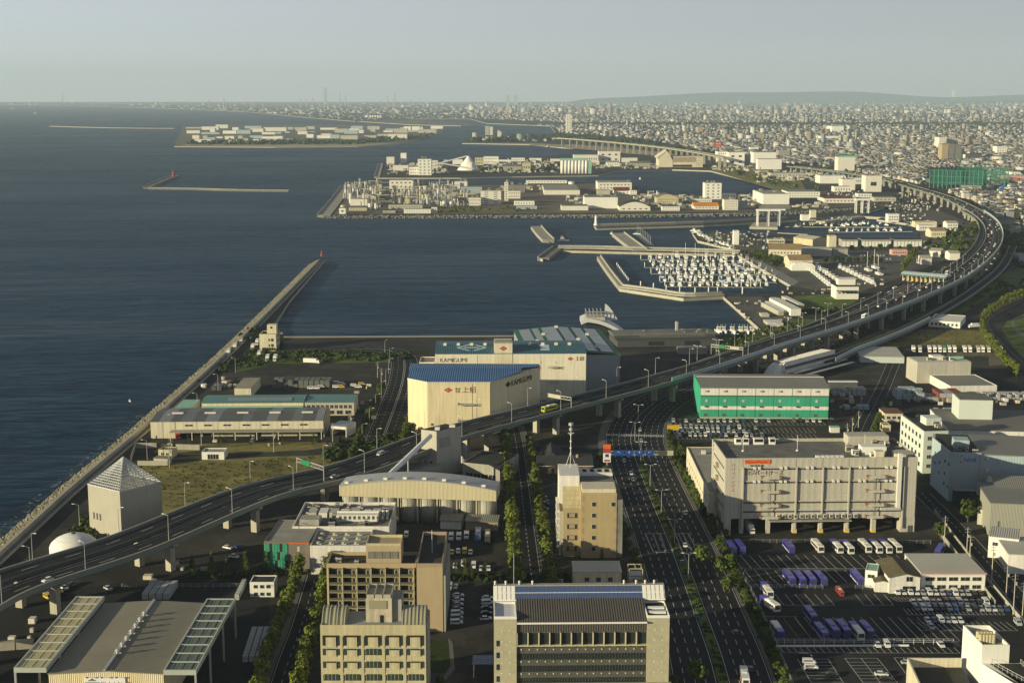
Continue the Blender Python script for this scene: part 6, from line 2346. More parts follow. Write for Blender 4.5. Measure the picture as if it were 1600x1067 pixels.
fd=-la
n_=Vector((fd.y,-fd.x)).normalized()*.12
for j in range(4):
 for k in range(6):
  u_=.1+k*.15
  a_,c_=la+fd*(u_-.03),la+fd*(u_+.03)
  b.p('window',MB().prism([tuple(a_),tuple(a_+n_),tuple(c_+n_),tuple(c_)],2.6+j*4.8,4.7+j*4.8),GLASS)
b.windows('f',1,9,2,3,4,4.8,2,1.8)
b.units(10,33,la.x+6,W-3,6,D-6,z=H+.15,big=1.2)
b.p('stair_house',MB().box(6,12,H+.16,14,20,H+4),MATS['mint_white_wall'])
b=Bld('flat_warehouse','wide low warehouse with plain grey roof and a white lift house behind the white office','warehouse',1484,672,1680,676,15,52)
b.body(WHITE,mat('plain_grey_roof',(.17,.165,.15),.7,.08,.05),0)
b.bays(9,8,14.5,WHITE,joint=.4,d=.2)
b.windows('f',2,b.W-2,9,10,1,0,8,1.4,True,off=-.2)
b.p('lift_house',MB().box(10,26,15.32,28,44,26),MATS['mint_white_wall'])
b.p('lift_house_roof',MB().box(10.5,26.5,26.01,27.5,43.5,26.4),ROOFG)
def shed(name,label,cat,x1,y1,x2,y2,H,D,wall,roof,kind='flat',wins=None,units=0,par=.5,seed=1,sides=None):
 b=Bld(name,label,cat,x1,y1,x2,y2,H,D)
 if kind == 'flat':
  b.body(wall,roof,par)
 elif kind == 'gx' or kind == 'gy':
  h=min(b.D if kind == 'gx' else b.W,60)*.13
  b.p('wall',MB().box(0,0,0,b.W,b.D,b.H),wall)
  if kind == 'gx':
   b.p('gable',MB().xprism([(.02,b.H),(b.D-.02,b.H),(b.D/2,b.H+h-.05)],.02,b.W-.02,0,'x'),wall)
   b.p('roof',MB().xprism([(-.5,b.H),(b.D/2,b.H+h),(b.D+.5,b.H),(b.D+.5,b.H+.3),(b.D/2,b.H+h+.3),(-.5,b.H+.3)],-.5,b.W+.5,0,'x'),roof)
  else:
   b.p('gable',MB().xprism([(.02,b.H),(b.W-.02,b.H),(b.W/2,b.H+h-.05)],.02,b.D-.02),wall)
   b.p('roof',MB().xprism([(-.5,b.H),(b.W/2,b.H+h),(b.W+.5,b.H),(b.W+.5,b.H+.3),(b.W/2,b.H+h+.3),(-.5,b.H+.3)],-.5,b.D+.5),roof)
 if wins:
  n,rows,w,h,dz=wins
  z0=(b.H-rows*dz)/2+(dz-h)/2
  b.windows('f',b.W*.05,b.W*.95,n,z0,rows,dz,w,h)
  if sides:
   b.windows('l',b.D*.05,b.D*.95,sides,z0,rows,dz,w,h)
 if units:
  b.units(units,seed)
 return b
b=shed('depot_office','long white two storey depot office with a pale ribbed roof and pink edging','office',1440,896,1540,896,7,24,WHITE2,MROOFW,'flat',None,par=0)
b.windows('f',1,b.W-1,5,4.2,1,0,3.4,1.4,True)
b.windows('f',1,b.W-1,5,1,1,0,3.2,1.4,True)
b.p('eaves',MB().box(-.4,-.5,6.75,b.W+.4,-.22,7.3),PINK)
b.windows('l',2,b.D-2,5,4.2,1,0,2,1.2,x_off=None)
b=shed('gabled_workshop','pale gabled workshop with a weathered brown roof beside the depot office','workshop',1390,902,1438,902,6.5,20,WHITE,mat('weathered_roof',(.15,.13,.08),.8,.25,.3),'gy')
b.windows('f',b.W*.5,b.W*.8,1,5,1,0,2.4,1.8,True,DARK)
b.windows('f',b.W*.4,b.W*.9,1,.8,1,0,5,2.2,True,DARK)
b=shed('white_hut','small two storey white hut at the left end of the depot offices','hut',1352,890,1371,892,7,9,WHITE2,MINT,'flat',None,par=.2)
b.windows('f',1,b.W-1,1,4,1,0,2.5,1.3,True)
b=shed('low_shed','small gabled shed in front of the depot hut','shed',1367,909,1390,910,4,8,WHITE,MATS['weathered_roof'],'gy')
b=shed('white_house','white two storey house with grey roof across the service road','house',1545,838,1592,843,9,15,WHITE2,MROOFW,'flat',None,par=0)
b.windows('f',b.W*.1,b.W*.6,2,5.4,1,0,2,1.4,True)
b.windows('l',2,13,3,5,2,-3.6,1.6,1.4)
b=shed('white_hall','white hall with grey roof at the right edge beyond the service road','hall',1576,866,1680,870,8,24,WHITE,MROOFW,'flat',None,par=0)
b.windows('f',8,b.W-6,3,4,1,0,4,1,True)
b=shed('grey_factory','grey clad factory with a wide ribbed roof at the right edge','factory',1548,786,1700,792,15,34,mat('grey_clad',(.30,.30,.25),.6,.06,ribs=('X',.6)),MROOF,'flat',None,par=0)
b.windows('f',18,b.W-8,3,11,1,0,4,1.2)
b=shed('ribbed_shed','lower ribbed roof shed beside the grey factory','shed',1528,792,1552,795,8,20,GREYW,MROOF,'flat',None,par=0)
b=shed('raised_factory','factory wing with a white angled frame above the grey factory','factory',1556,762,1700,768,15,22,WHITE,MROOF,'gx')
b=Bld('white_block','bright white office block with a roof full of pipes at the bottom right corner','office',1505,976,1535,1008,22,12)
A,M_,B2=P(1505,976,22),P(1535,1007,22),P(1578,1007,22)
b.root.location=(M_.x,M_.y,0)
b.root.rotation_euler=(0,0,0)
l_=A-M_
Wd=B2.x-M_.x
b.p('tower',MB().prism([(0,0),(Wd,0),(Wd+l_.x,l_.y),(l_.x,l_.y)],0,20.6),WHITE2)
r_=MB()
cs=[Vector((0,0)),Vector((Wd,0)),Vector((Wd+l_.x,l_.y)),Vector((l_.x,l_.y))]
for a_,c_ in zip(cs,cs[1:]+cs[:1]):
 bar_mb(r_,[a_,c_],0.02,.42,20.6,22)
b.p('parapet',r_,WHITE2)
b.p('tower_roof',MB().prism([(.5,.4),(Wd-.6,.4),(Wd+l_.x-.6,l_.y-.4),(l_.x+.6,l_.y-.4)],20.61,20.7),ROOFL)
ctw=MB().cyl((0,0,0),(0,0,3.2),.7,n=10).data('tank',[BEIGE])
for i in range(5):
 for j in range(2):
  obj('tank',ctw,b.root,(1+i*1.0+l_.x*.35,2.5+j*2.4+l_.y*.1,20.7))
b.p('main_block',MB().prism([(0,-.02),(Wd+4,-.02),(Wd+4,-40),(16,-40)],0,16),WHITE2)
b.p('main_roof',MB().prism([(2.5,-.5),(Wd+3.5,-.5),(Wd+3.5,-39.5),(17,-39.5)],16.01,16.1),ROOFD)
b.root.name='white_block'
b.rail([(2.2,-.6),(9,-18)],16,1.6,WPAINT)
b.rail([(Wd+3.4,-.6),(Wd+3.4,-18)],16,1.6,WPAINT)
A,B2=P(1420,1028,13),P(1503,1028,13)
b=Bld('walled_terrace_block','cream walled block with a sunken dark roof and dark red lettering at the bottom right','office',1420,1028,1503,1028,13,.5)
W=b.W
L_=P(1442,1075,13)-A
L_=L_*1.6
b.p('back_wall',MB().box(0,0,0,W,.5,13),CREAM2)
mb=MB()
bar_mb(mb,[Vector((0,0)),L_],-.5,.0,0,13)
b.p('left_wall',mb,CREAM2)
b.p('roof',MB().prism([(.5,-.1),(W,-.1),(W+L_.x,L_.y),(L_.x+.6,L_.y)],0,10),ROOFD)
an=atan2(L_.y,L_.x)
dv=L_.normalized()
nv=Vector((dv.y,-dv.x))
pt=dv*5.5+nv*.1
tx=text('lettering','OTS CARGO',2.2,BLACK,b.root,(pt.x,pt.y,9.6),(F,0,an),.02)
pt=dv*3.2+nv*.1
b.p('logo',MB().xprism([(-.9,-1),(.9,-1),(.4,0),(0,1.4),(-.4,0)],-.06,0),BLUEP,loc=(pt.x,pt.y,10.2),rz=an)
b.p('logo',MB().xprism([(-.3,.6),(.3,.6),(0,1.6)],-.1,-.07),RED,loc=(pt.x,pt.y,10.2),rz=an)
b=shed('white_warehouse','pale roofed white warehouse beside the dark foot of the expressway','warehouse',1344,557,1413,558.5,4.3,42,mat('pale_blue_white',(.50,.56,.54),.5,.04,ribs=('X',.7)),MROOFW,'flat',None,par=0)
b=shed('white_clinic','low white building with a flat roof and small square windows beside the park','building',1451,500.5,1500.5,503.5,5.3,40,WHITE2,WHITE,'flat',(7,1,1.6,1.8,6),par=.3)
b=shed('grey_depot','grey depot building with a taller block behind the lorry row','depot',1485,603,1558,602,5.7,37,WHITE,MROOF,'flat',None,par=.4)
b.p('upper_block',MB().box(-9,37.1,0,b.W-3,58,14.2),GREYW)
b.p('upper_roof',MB().box(-8.5,37.6,14.21,b.W-3.5,57.5,14.5),MROOFW)
b.p('roof_house',MB().box(4,44,14.5,12,52,17),WHITE)
b.p('screen',MB().box(14,46,14.5,b.W-5,46.3,16.5),MINT)
b.units(4,41,-4,20,40,54,z=14.5,big=1.5)
b=shed('dispatch_hut','small white dispatch hut with brown roof among the stacked crates','hut',1383,646,1411,646,5,14,CREAM2,BROWNR,'flat',(3,1,2,1.6,4),par=0)
b=shed('yard_canopy','long flat pale canopy over the yard behind the green warehouse','canopy',1296,597,1340,597,5,4,STEELD,WPAINT,'flat',None,par=0)
b=shed('pallet_shed','low cream shed under the crates beside the depot road','shed',1380,664,1392,664,4,7,CREAM2,ROOFL,'flat',None,par=.2)
SGR=mat('grey_wrapped_crate',(.36,.37,.36),.6,.15,.5)
SRD=mat('red_brown_crate',(.20,.07,.04),.6,.2,.5)
SBL=mat('pale_blue_crate',(.34,.42,.44),.6,.15,.5)
def stacks(px,py,nx,ny,nz,label,m,sx=2.6,sy=2.6,sz=2.2,hdg=0.0,gap=.5,seed=0):
 p=P(px,py)
 t=thing('crate_stack',label,'crates',(p.x,p.y,.03),hdg)
 bm=MB().box(0,0,0,sx,sy,sz-.06).data('crate',[m])
 r=random.Random(seed+nx*10+ny)
 for i in range(nx):
  for j in range(ny):
   for k in range(nz-(r.random()<.3)):
    obj('crate',bm,t,(i*(sx+gap)+r.uniform(-.15,.15),j*(sy+gap)+r.uniform(-.1,.1),k*sz))
 return t
stacks(1302,618,7,3,2,'grey crates stacked right behind the green warehouse',SGR)
stacks(1300,628,4,2,1,'red brown scrap frames beside the grey crates',SRD,3,3,1.6)
stacks(1310,640,5,1,1,'row of pale containers right of the green warehouse',SBL,3.4,5,2.4)
stacks(1402,624,5,3,2,'tall pale blue crates nearest the depot road',SBL,3,4,3)
stacks(1434,628,5,2,2,'row of long silver containers in the middle of the crate yard',SGR,4.0,7,2.8)
stacks(1466,628,5,2,2,'rust brown containers in the crate yard',SRD,2.6,7,3)
stacks(1481,629,8,1,1,'low line of grey crates along the crate yard',SGR,2.6,3,2.6)
stacks(1522,628,3,3,1,'white slanted containers right in the crate yard',SBL,2.6,6,2.6)
stacks(1540,626,14,4,2,'broad field of wrapped grey pallets behind the flat warehouse',SGR,1.9,2.2,2.0)
stacks(1457,646,6,3,1,'scattered grey crates behind the white office',SGR,2.4,2.4,2)
stacks(1492,646,5,1,1,'five rounded pale tanks in a row behind the white office',SBL,2.2,7,2.4)
stacks(1382,634,7,1,1,'row of white crates over the dispatch hut',CREAM2,2.2,2.2,2.4)
stacks(330,610,2,4,1,'dark crates beside the open shed on the port lot',STEELD,3,3,2.4)
stacks(425,606,11,3,2,'row of dark grey containers behind the teal roofed warehouse',mat('dark_container',(.14,.15,.14),.6,.15),3,4,2.4)
stacks(340,606,9,2,1,'jumbled pale crates near the sea wall behind the teal warehouse',SGR,2,2.4,1.8,gap=1.2)
for k,(x,y) in enumerate(((486,608),(494,608),(502,606),(486,602),(495,600),(503,600),(525,606),(533,606),(526,600),(534,602),(560,606),(553,604),(565,602))):
 p=P(x,y)
 car('van',tr.choice(('white','white','yellow')),p.x,p.y,.03,radians(90),f'small delivery vehicle behind the teal roofed office, {nth(k)} of the scattered bunch','vehicles behind the teal office')
b=shed('open_shed','pale open shed with sagging roof on the port lot','shed',366,607,392,607,6,34,CREAM2,mat('dusty_roof',(.30,.27,.20),.8,.15),'flat',None,par=0)
# ============================================================ MARINA SURROUNDINGS
b=shed('clubhouse','long cream yacht clubhouse with tan tiled roof','clubhouse',1201,390,1252,391,12,40,CREAM2,TANR,'gx',(9,2,1.4,1.6,5))
b=shed('clubhouse','square tan roofed clubhouse wing with a white domed porch','clubhouse',1234,407,1270,407,10,34,CREAM2,TANR,'gx',(5,2,1.6,1.6,4.5))
b.p('domed_porch',MB().xprism([(0,0),(26,0),(26,5),(22,8),(13,9.5),(4,8),(0,5)],-12,-.4),WHITE2)
b=shed('drystack_shed','very long pale grey shed behind the yacht clubhouse','shed',1253,389,1300,389,9,22,GREYW,MROOFW,'flat',None,par=0)
b=shed('drystack_shed','darker end section of the long grey shed behind the clubhouse','shed',1301,389,1325,389,8.5,20,CONC,MROOF,'flat',None,par=0)
b=shed('boat_garage','dark roofed boat garage with a row of white doors, right half','garage',1397,374.5,1441,374.5,9,22,CONC,ROOFD,'flat',None,par=0)
b.bays(8,0,6.4,WHITE2,joint=1.0,d=.3,name='garage_door')
b=shed('boat_garage','dark roofed boat garage with a row of white doors, middle part','garage',1347,374.5,1393,374.5,9,22,CONC,ROOFD,'flat',None,par=0)
b.bays(9,0,6.4,WHITE2,joint=1.0,d=.3,name='garage_door')
b=shed('boat_garage','short dark roofed boat garage next to the square lift tower','garage',1316,374.5,1341,374.5,9,20,CONC,ROOFD,'flat',None,par=0)
b.bays(4,0,6.4,WHITE2,joint=1.0,d=.3,name='garage_door')
b=shed('lift_tower','square cream tower beside the boat garages','tower',1296,369,1307,369,20,14,CREAM2,ROOFL,'flat')
b=shed('lift_tower','square cream ice plant tower on the fishing quay','tower',1267,329,1275.5,329,20,12,CREAM2,ROOFL,'flat')
b=shed('ice_plant','low white shed beside the ice plant tower','shed',1253,336,1266,336,9,14,WHITE2,ROOFL,'flat')
b=shed('fish_tower','square white tower in the crowded fishing quay','tower',1147,361,1155,361,18,12,WHITE2,ROOFL,'flat')
b=shed('net_shed','open shed with a long pale roof on the fishing quay','shed',1240,371,1270,375,8,26,BEIGE,mat('pale_sheet_roof',(.42,.38,.28),.6,.1),'gx')
b=shed('fish_market','long low cream fish market on the south fishing quay','market',1200,374,1226,374,6,16,CREAM2,CONCL,'flat',(7,1,2,2,4))
b=shed('marina_office','white office with two dark roofs at the corner of the boat yard','office',1307,448,1342,448,12,22,WHITE2,ROOFD,'flat',(5,1,2,1.2,8),par=0)
b.p('upper_storey',MB().box(4,10,12.32,b.W-1,20,18),WHITE2)
b.p('upper_roof',MB().box(3,9,18.02,b.W,21,18.5),WHITE)
b.p('canopy_roof',MB().box(0,-6,8,b.W-2,-.2,8.4),ROOFD)
b=shed('sales_hut','white open roofed hut near the toll plaza trees','hut',1452,392,1470,393,7,20,WHITE,CONCL,'gx')
b=shed('sales_hall','low white curved hall beside the marina trees','hall',1440,404,1456,404,7,20,WHITE,CONCL,'gx')
b=shed('sales_hall','white workshop with a pale roof beyond the marina avenue','hall',1484,396,1500,396,8,18,WHITE2,CONCL,'gx')
b=shed('pink_shop','long low shop with pinkish walls at the far edge of the marina car park','shop',1394,391,1418,391,6,12,PINK,CONCL,'flat',(6,1,1.5,1.6,4))
for i in range(5):
 b=shed('harbour_hall',('tan roofed chapel like hall','white two storey shop','long cream workshop with flat roof','white cubic office','cream shop with grey canopy')[i]+(' beside the curve of the expressway' if i else ' between the garages and the expressway'),'building',
   (1455,1480,1430,1388,1436)[i],(361,349,347,335,352)[i],(1478,1497,1464,1405,1462)[i],(361,349,347,335,352)[i],(9,10,8,12,8)[i],(26,20,18,16,14)[i],
   (CREAM2,WHITE2,CREAM2,WHITE2,WHITE)[i],(TANR,CONCL,ROOFL,ROOFL,MROOF)[i],('gx','gx','flat','flat','flat')[i],(4,2,2,1.4,4) if i in (1,3) else (6,1,1.6,1.4,4))
b=shed('white_shed','long white gabled shed on the harbour lawn, the nearer one','shed',1202,466,1236,483,6,9,WHITE2,WHITE,'flat',None,par=0)
for i,(x1,y1,x2,y2) in enumerate(((1204,465,1234,478),(1189,473,1216,487),(1196,471,1224,485),(1221,463,1248,476))):
 b=shed('white_shed',f'low white caisson like slab on the harbour lawn, {nth(i)} from the clubhouse side','concrete unit',x1,y1,x2,y2,3.4 if i != 3 else 5,5,CONCL,WHITE,'flat',None,par=0)
b.root['label']='long white shed with open end on the harbour lawn'
b=shed('slab_stack','pale slab stack on the bare quay nearer the expressway','slabs',1200,506,1224,506,2,22,CONCL,WHITE,'flat',None,par=0)
b=shed('slab_stack','small pale slab stack on the quay edge','slabs',1190,492,1202,492,2,12,CONCL,WHITE,'flat',None,par=0)
def lift(px,py,W,h,label):
 p=P(px,py)
 t=thing('boat_lift',label,'crane',(p.x,p.y,.5))
 for x in (0,W/2,W):
  for y in (0,10):
   part('leg',MB().box(x-.7,y-.7,0,x+.7,y+.7,h),WPAINT,t)
 part('beam',MB().box(-1.5,-1,h,W+1.5,1,h+2.4).box(-1.5,9,h,W+10,11,h+2.4),WPAINT,t)
 part('cross_beam',MB().box(-1,1,h,1,9,h+1.5).box(W-1,1,h,W+1,9,h+1.5),WPAINT,t)
lift(1184,354,32,22,'tall white portal boat lift on the small harbour island')
lift(1338,334,20,21,'white portal boat lift on the fishing mole further right')
mb=MB()
mb.prism([tuple(q_) for q_ in PL([(1171,355),(1178,348),(1215,348),(1215,356)])],SEAZ-1,.5)
part('quay',mb,[CONCL],kind='structure')
# ============================================================ BOATS
def boat_proto(L,kind):
 t=thing('boat','x','boat',(0,0,0))
 h=MB()
 s=L/2
 n=6
 sect=[]
 for k in range(n+1):
  u=k/n
  y=s-L*u
  w=L*.16*(1 if u<.5 else (1-((u-.5)/.5) ** 2.0))+.05
  z=L*.085+L*.055*u*u
  sect.append((y,w,z))
 for (y0,w0,z0),(y1,w1,z1) in zip(sect,sect[1:]):
  h.face([(-w0,y0,z0),(-w1,y1,z1),(-w1*.7,y1,-.3),(-w0*.7,y0,-.3)])
  h.face([(w0,y0,z0),(w0*.7,y0,-.3),(w1*.7,y1,-.3),(w1,y1,z1)])
  h.face([(-w0,y0,z0),(w0,y0,z0),(w1,y1,z1),(-w1,y1,z1)])
 y0,w0,z0=sect[0]
 h.face([(-w0,y0,z0),(-w0*.7,y0,-.3),(w0*.7,y0,-.3),(w0,y0,z0)])
 part('hull',h,WPAINT,t)
 if kind == 'cruiser':
  part('cabin',MB().xprism([(-s*.45,L*.10),(-s*.2,L*.22),(s*.45,L*.22),(s*.5,L*.08)],-L*.11,L*.11,0,'x'),WPAINT,t)
  part('cabin_window',MB().xprism([(-s*.37,L*.145),(-s*.24,L*.20),(s*.3,L*.20),(s*.3,L*.145)],-L*.113,L*.113,0,'x'),GLASS,t)
  part('flybridge',MB().box(-L*.09,-s*.05,L*.22,L*.09,s*.4,L*.28).box(-L*.1,0,L*.38,L*.1,s*.4,L*.40).box(-L*.09,.2,L*.28,-L*.08,.4,L*.38).box(L*.08,.2,L*.28,L*.09,.4,L*.38),WPAINT,t)
 elif kind == 'sail':
  part('cabin',MB().xprism([(-s*.3,L*.09),(-s*.1,L*.14),(s*.4,L*.13),(s*.4,L*.08)],-L*.08,L*.08,0,'x'),WPAINT,t)
  part('mast',MB().cyl((0,-s*.1,L*.1),(0,-s*.1,L*1.25),.14,n=5).cyl((0,-s*.1,L*.25),(0,s*.6,L*.25),.12,n=5),WPAINT,t)
 else:
  part('wheelhouse',MB().box(-L*.09,s*.05,L*.08,L*.09,s*.45,L*.26),WPAINT,t)
  part('wheelhouse_window',MB().box(-L*.093,s*.04,L*.17,L*.093,s*.3,L*.22),GLASS,t)
  part('mast',MB().cyl((0,-s*.5,L*.1),(0,-s*.5,L*.45),.1,n=5).cyl((0,s*.7,L*.1),(0,s*.7,L*.35),.1,n=5),STEEL,t)
 kids(t)
 return t
B_CR,B_SA,B_FI=boat_proto(12,'cruiser'),boat_proto(11,'sail'),boat_proto(11,'fishing')
WZ=SEAZ+.3
B_BL=boat_proto(11,'cruiser')
part('canvas_cover',MB().xprism([(.2,1.0),(.6,2.9),(3.2,2.9),(5,1.1)],-1.5,1.5,0,'x'),mat('blue_canvas',(.03,.08,.22),.8,.1),B_BL)
KIDS.pop(B_BL.name,None)
B_TN=boat_proto(12,'cruiser')
part('tuna_tower',MB().cyl((-.9,0,3),(-.4,.6,6.5),.07,n=4).cyl((.9,0,3),(.4,.6,6.5),.07,n=4).box(-.7,.2,6.4,.7,1.4,6.6).cyl((.6,1,3),(2.2,2.2,9.5),.05,n=4).cyl((-.6,1,3),(-2.2,2.2,9.5),.05,n=4),WPAINT,B_TN)
KIDS.pop(B_TN.name,None)
br=random.Random(9)
rows=[(402,1017,1158,11,'top'),(409,1016,1168,15,'second'),(415,1022,1176,16,'third'),(421,1028,1188,17,'fourth'),(427,1030,1196,17,'fifth'),(433,1036,1204,16,'sixth'),(438,1040,1210,15,'seventh'),(446,1048,1196,11,'bottom')]
for (y,x0,x1,n,nm) in rows:
 for i in range(n):
  x=x0+(x1-x0)*(i+br.uniform(-.2,.2))/(n-1)
  p=P(x,y+br.uniform(-.8,.8),WZ)
  pr_=br.choice((B_CR,B_CR,B_TN,B_TN,B_BL,B_FI,B_SA))
  put(pr_,p.x,p.y,WZ,br.choice((0,0,pi))+br.uniform(-.1,.1),f'{"blue covered boat" if pr_ is B_BL else "sailing boat" if pr_ is B_SA else "small fishing boat" if pr_ is B_FI else "white rigged yacht" if pr_ is B_TN else "white motor yacht"}, {nth(i)} from the left in the {nm} row of the yacht basin','yachts in the yacht basin',br.uniform(.85,1.35))
for (y,x0,x1,n,nm) in ((406,1002,1160,1,'top'),(418,1008,1190,1,'second'),(428,1018,1208,1,'third'),(440,1032,1212,1,'fourth'),(447.5,1040,1190,1,'bottom')):
 a,c=P(x0,y,WZ),P(x1,y+1.5,WZ)
 t=thing('pontoon',f'{nm} floating pontoon of the yacht basin','pontoon',(a.x,a.y,SEAZ))
 mb=MB()
 bar_mb(mb,[Vector((0,0)),c-a],-1.1,1.1,-.2,.5)
 part('walkway',mb,CONC,t)
 pm=MB().cyl((0,0,-.5),(0,0,5.5),.4,n=6).data('mooring_pile',[WPAINT])
 fm_=MB().box(-.3,-7,0,.3,7,.4).data('finger',[CONC])
 k=int((c-a).length/9)
 for i in range(k+1):
  q_=(c-a)*(i/k)
  obj('mooring_pile',pm,t,(q_.x,q_.y+7,0))
  obj('finger',fm_,t,(q_.x,q_.y,0))
pm=MB().cyl((0,0,-.5),(0,0,7),.6,n=8).data('mooring_pile',[WPAINT])
for i,(x,y) in enumerate([(964+k*2.2,420+k*3.1) for k in range(9)]+[(1001,450),(1021,453),(1041,456),(1062,459),(1086,460),(1107,460),(1121,459),(1160,459)]):
 p=P(x,y,SEAZ)
 o_=obj('mooring_pile',pm,None,(p.x,p.y,SEAZ))
 tag(o_,f'white mooring pile, {nth(i)} along the inside of the yacht basin wall','mooring pile','mooring piles along the basin wall')
HB=hd(1260,430,14,11)
for c_,(x0,y0,x1,y1,n,nm) in enumerate(((1262,421,1294,447,9,'left'),(1275,420,1312,443,8,'second'),(1312,420,1362,444,9,'right'))):
 for i in range(n):
  u=i/(n-1)
  p=P(x0+(x1-x0)*u,y0+(y1-y0)*u)
  put(B_CR,p.x,p.y,1.0,hd(1260,430,-14,-7)+br.uniform(-.05,.05),f'white yacht on a cradle ashore, {nth(i)} down the {nm} line of the boat yard','yachts ashore in the boat yard',br.uniform(1.0,1.3))
for i,(x,y) in enumerate(((1355,424),(1366,420),(1372,430))):
 p=P(x,y)
 put(B_SA,p.x,p.y,1.2,hd(1360,425,-14,-4),f'sailing yacht with a tall mast ashore at the end of the boat yard, {nth(i)} one','sailing yachts ashore',1.5)
for i in range(26):
 u=i/25
 p=P(1086+58*u+br.uniform(-2,2),364+26*u ** .8+br.uniform(-1.2,1.2),WZ)
 put(B_FI,p.x,p.y,WZ+1.5,br.uniform(-.4,.4)+.8,f'fishing boat moored at the curved fishing quay, {nth(i)} from the upper end','fishing boats at the curved quay',br.uniform(.9,1.4))
for i in range(22):
 p=P(1245+i*6.6+br.uniform(-2,2),353+br.uniform(-4,2),WZ)
 put(B_FI,p.x,p.y,WZ,br.uniform(-.3,.3),f'small boat along the middle pontoon of the fishing harbour, {nth(i)} from the left','boats on the middle pontoon',br.uniform(.8,1.25))
for i in range(10):
 p=P(1298+i*12+br.uniform(-2,2),361+br.uniform(-1,1),WZ)
 put(B_CR,p.x,p.y,WZ,br.uniform(-.3,.3),f'motor boat on the near pontoon of the fishing harbour, {nth(i)} from the left','boats on the near pontoon',br.uniform(.8,1.2))
for i in range(9):
 p=P(995+i*2.6,366+i*2.2,WZ)
 put(B_SA,p.x,p.y,WZ,1.2,f'sailing boat tied behind the stepped stone mole, {nth(i)} from the top','sailing boats behind the mole',.95)
for i,x in enumerate((1124,1131,1145,1158,1166,1176)):
 p=P(x,519,WZ)
 put(B_FI,p.x,p.y,WZ,.1,f'work boat at the quay left of the expressway, {nth(i)} from the left','work boats at the quay',1.5)
p=P(880,377,WZ)
put(B_CR,p.x,p.y,WZ,radians(100),'white motor boat speeding out of the harbour with a long wake',None,1.4)
mb=MB()
wk=smooth(PL([(876,377.3),(855,378.5),(820,380.5),(790,383),(770,386)],SEAZ),5)
for k in range(len(wk)-1):
 a,c=wk[k],wk[k+1]
 w0,w1=1.2+k*.28,1.2+(k+1)*.28
 mb.face([(a.x,a.y-w0,SEAZ+.08),(a.x,a.y+w0,SEAZ+.08),(c.x,c.y+w1,SEAZ+.08),(c.x,c.y-w1,SEAZ+.08)][::-1])
part('boat_wake',mb,FOAM,kind='structure')
for i,(x,y) in enumerate(((20,171),(55,178),(857,230),(956,366),(1000,280),(300,172),(500,216),(203,627))):
 p=P(x,y,WZ)
 put(B_CR,p.x,p.y,WZ,br.uniform(0,3),('pale ship far out near the horizon','white ship far out left of the island','small boat in the water behind the silo island','tiny boat off the mole end','small boat in the basin behind the factories','ship before the far shore','boat below the reclaimed island','tiny white buoy boat off the sea wall')[i],None,(6,5,1.5,.8,1,6,2,.3)[i])
for nm,(x0,y0,x1,y1) in (('middle',(1225,355,1400,356)),('near',(1295,363.5,1425,362.5)),('left',(1215,364.5,1262,367))):
 a,c=P(x0,y0,SEAZ),P(x1,y1,SEAZ)
 t=thing('pontoon',f'{nm} pontoon of the fishing harbour','pontoon',(a.x,a.y,SEAZ))
 mb=MB()
 bar_mb(mb,[Vector((0,0)),c-a],-1.5,1.5,-.2,.8)
 part('walkway',mb,CONCL,t)
mb=MB()
bar_mb(mb,PL([(1282,346),(1345,338),(1400,341)]),-8,8,SEAZ-1,.3)
part('quay',mb,[CONCL],kind='structure')
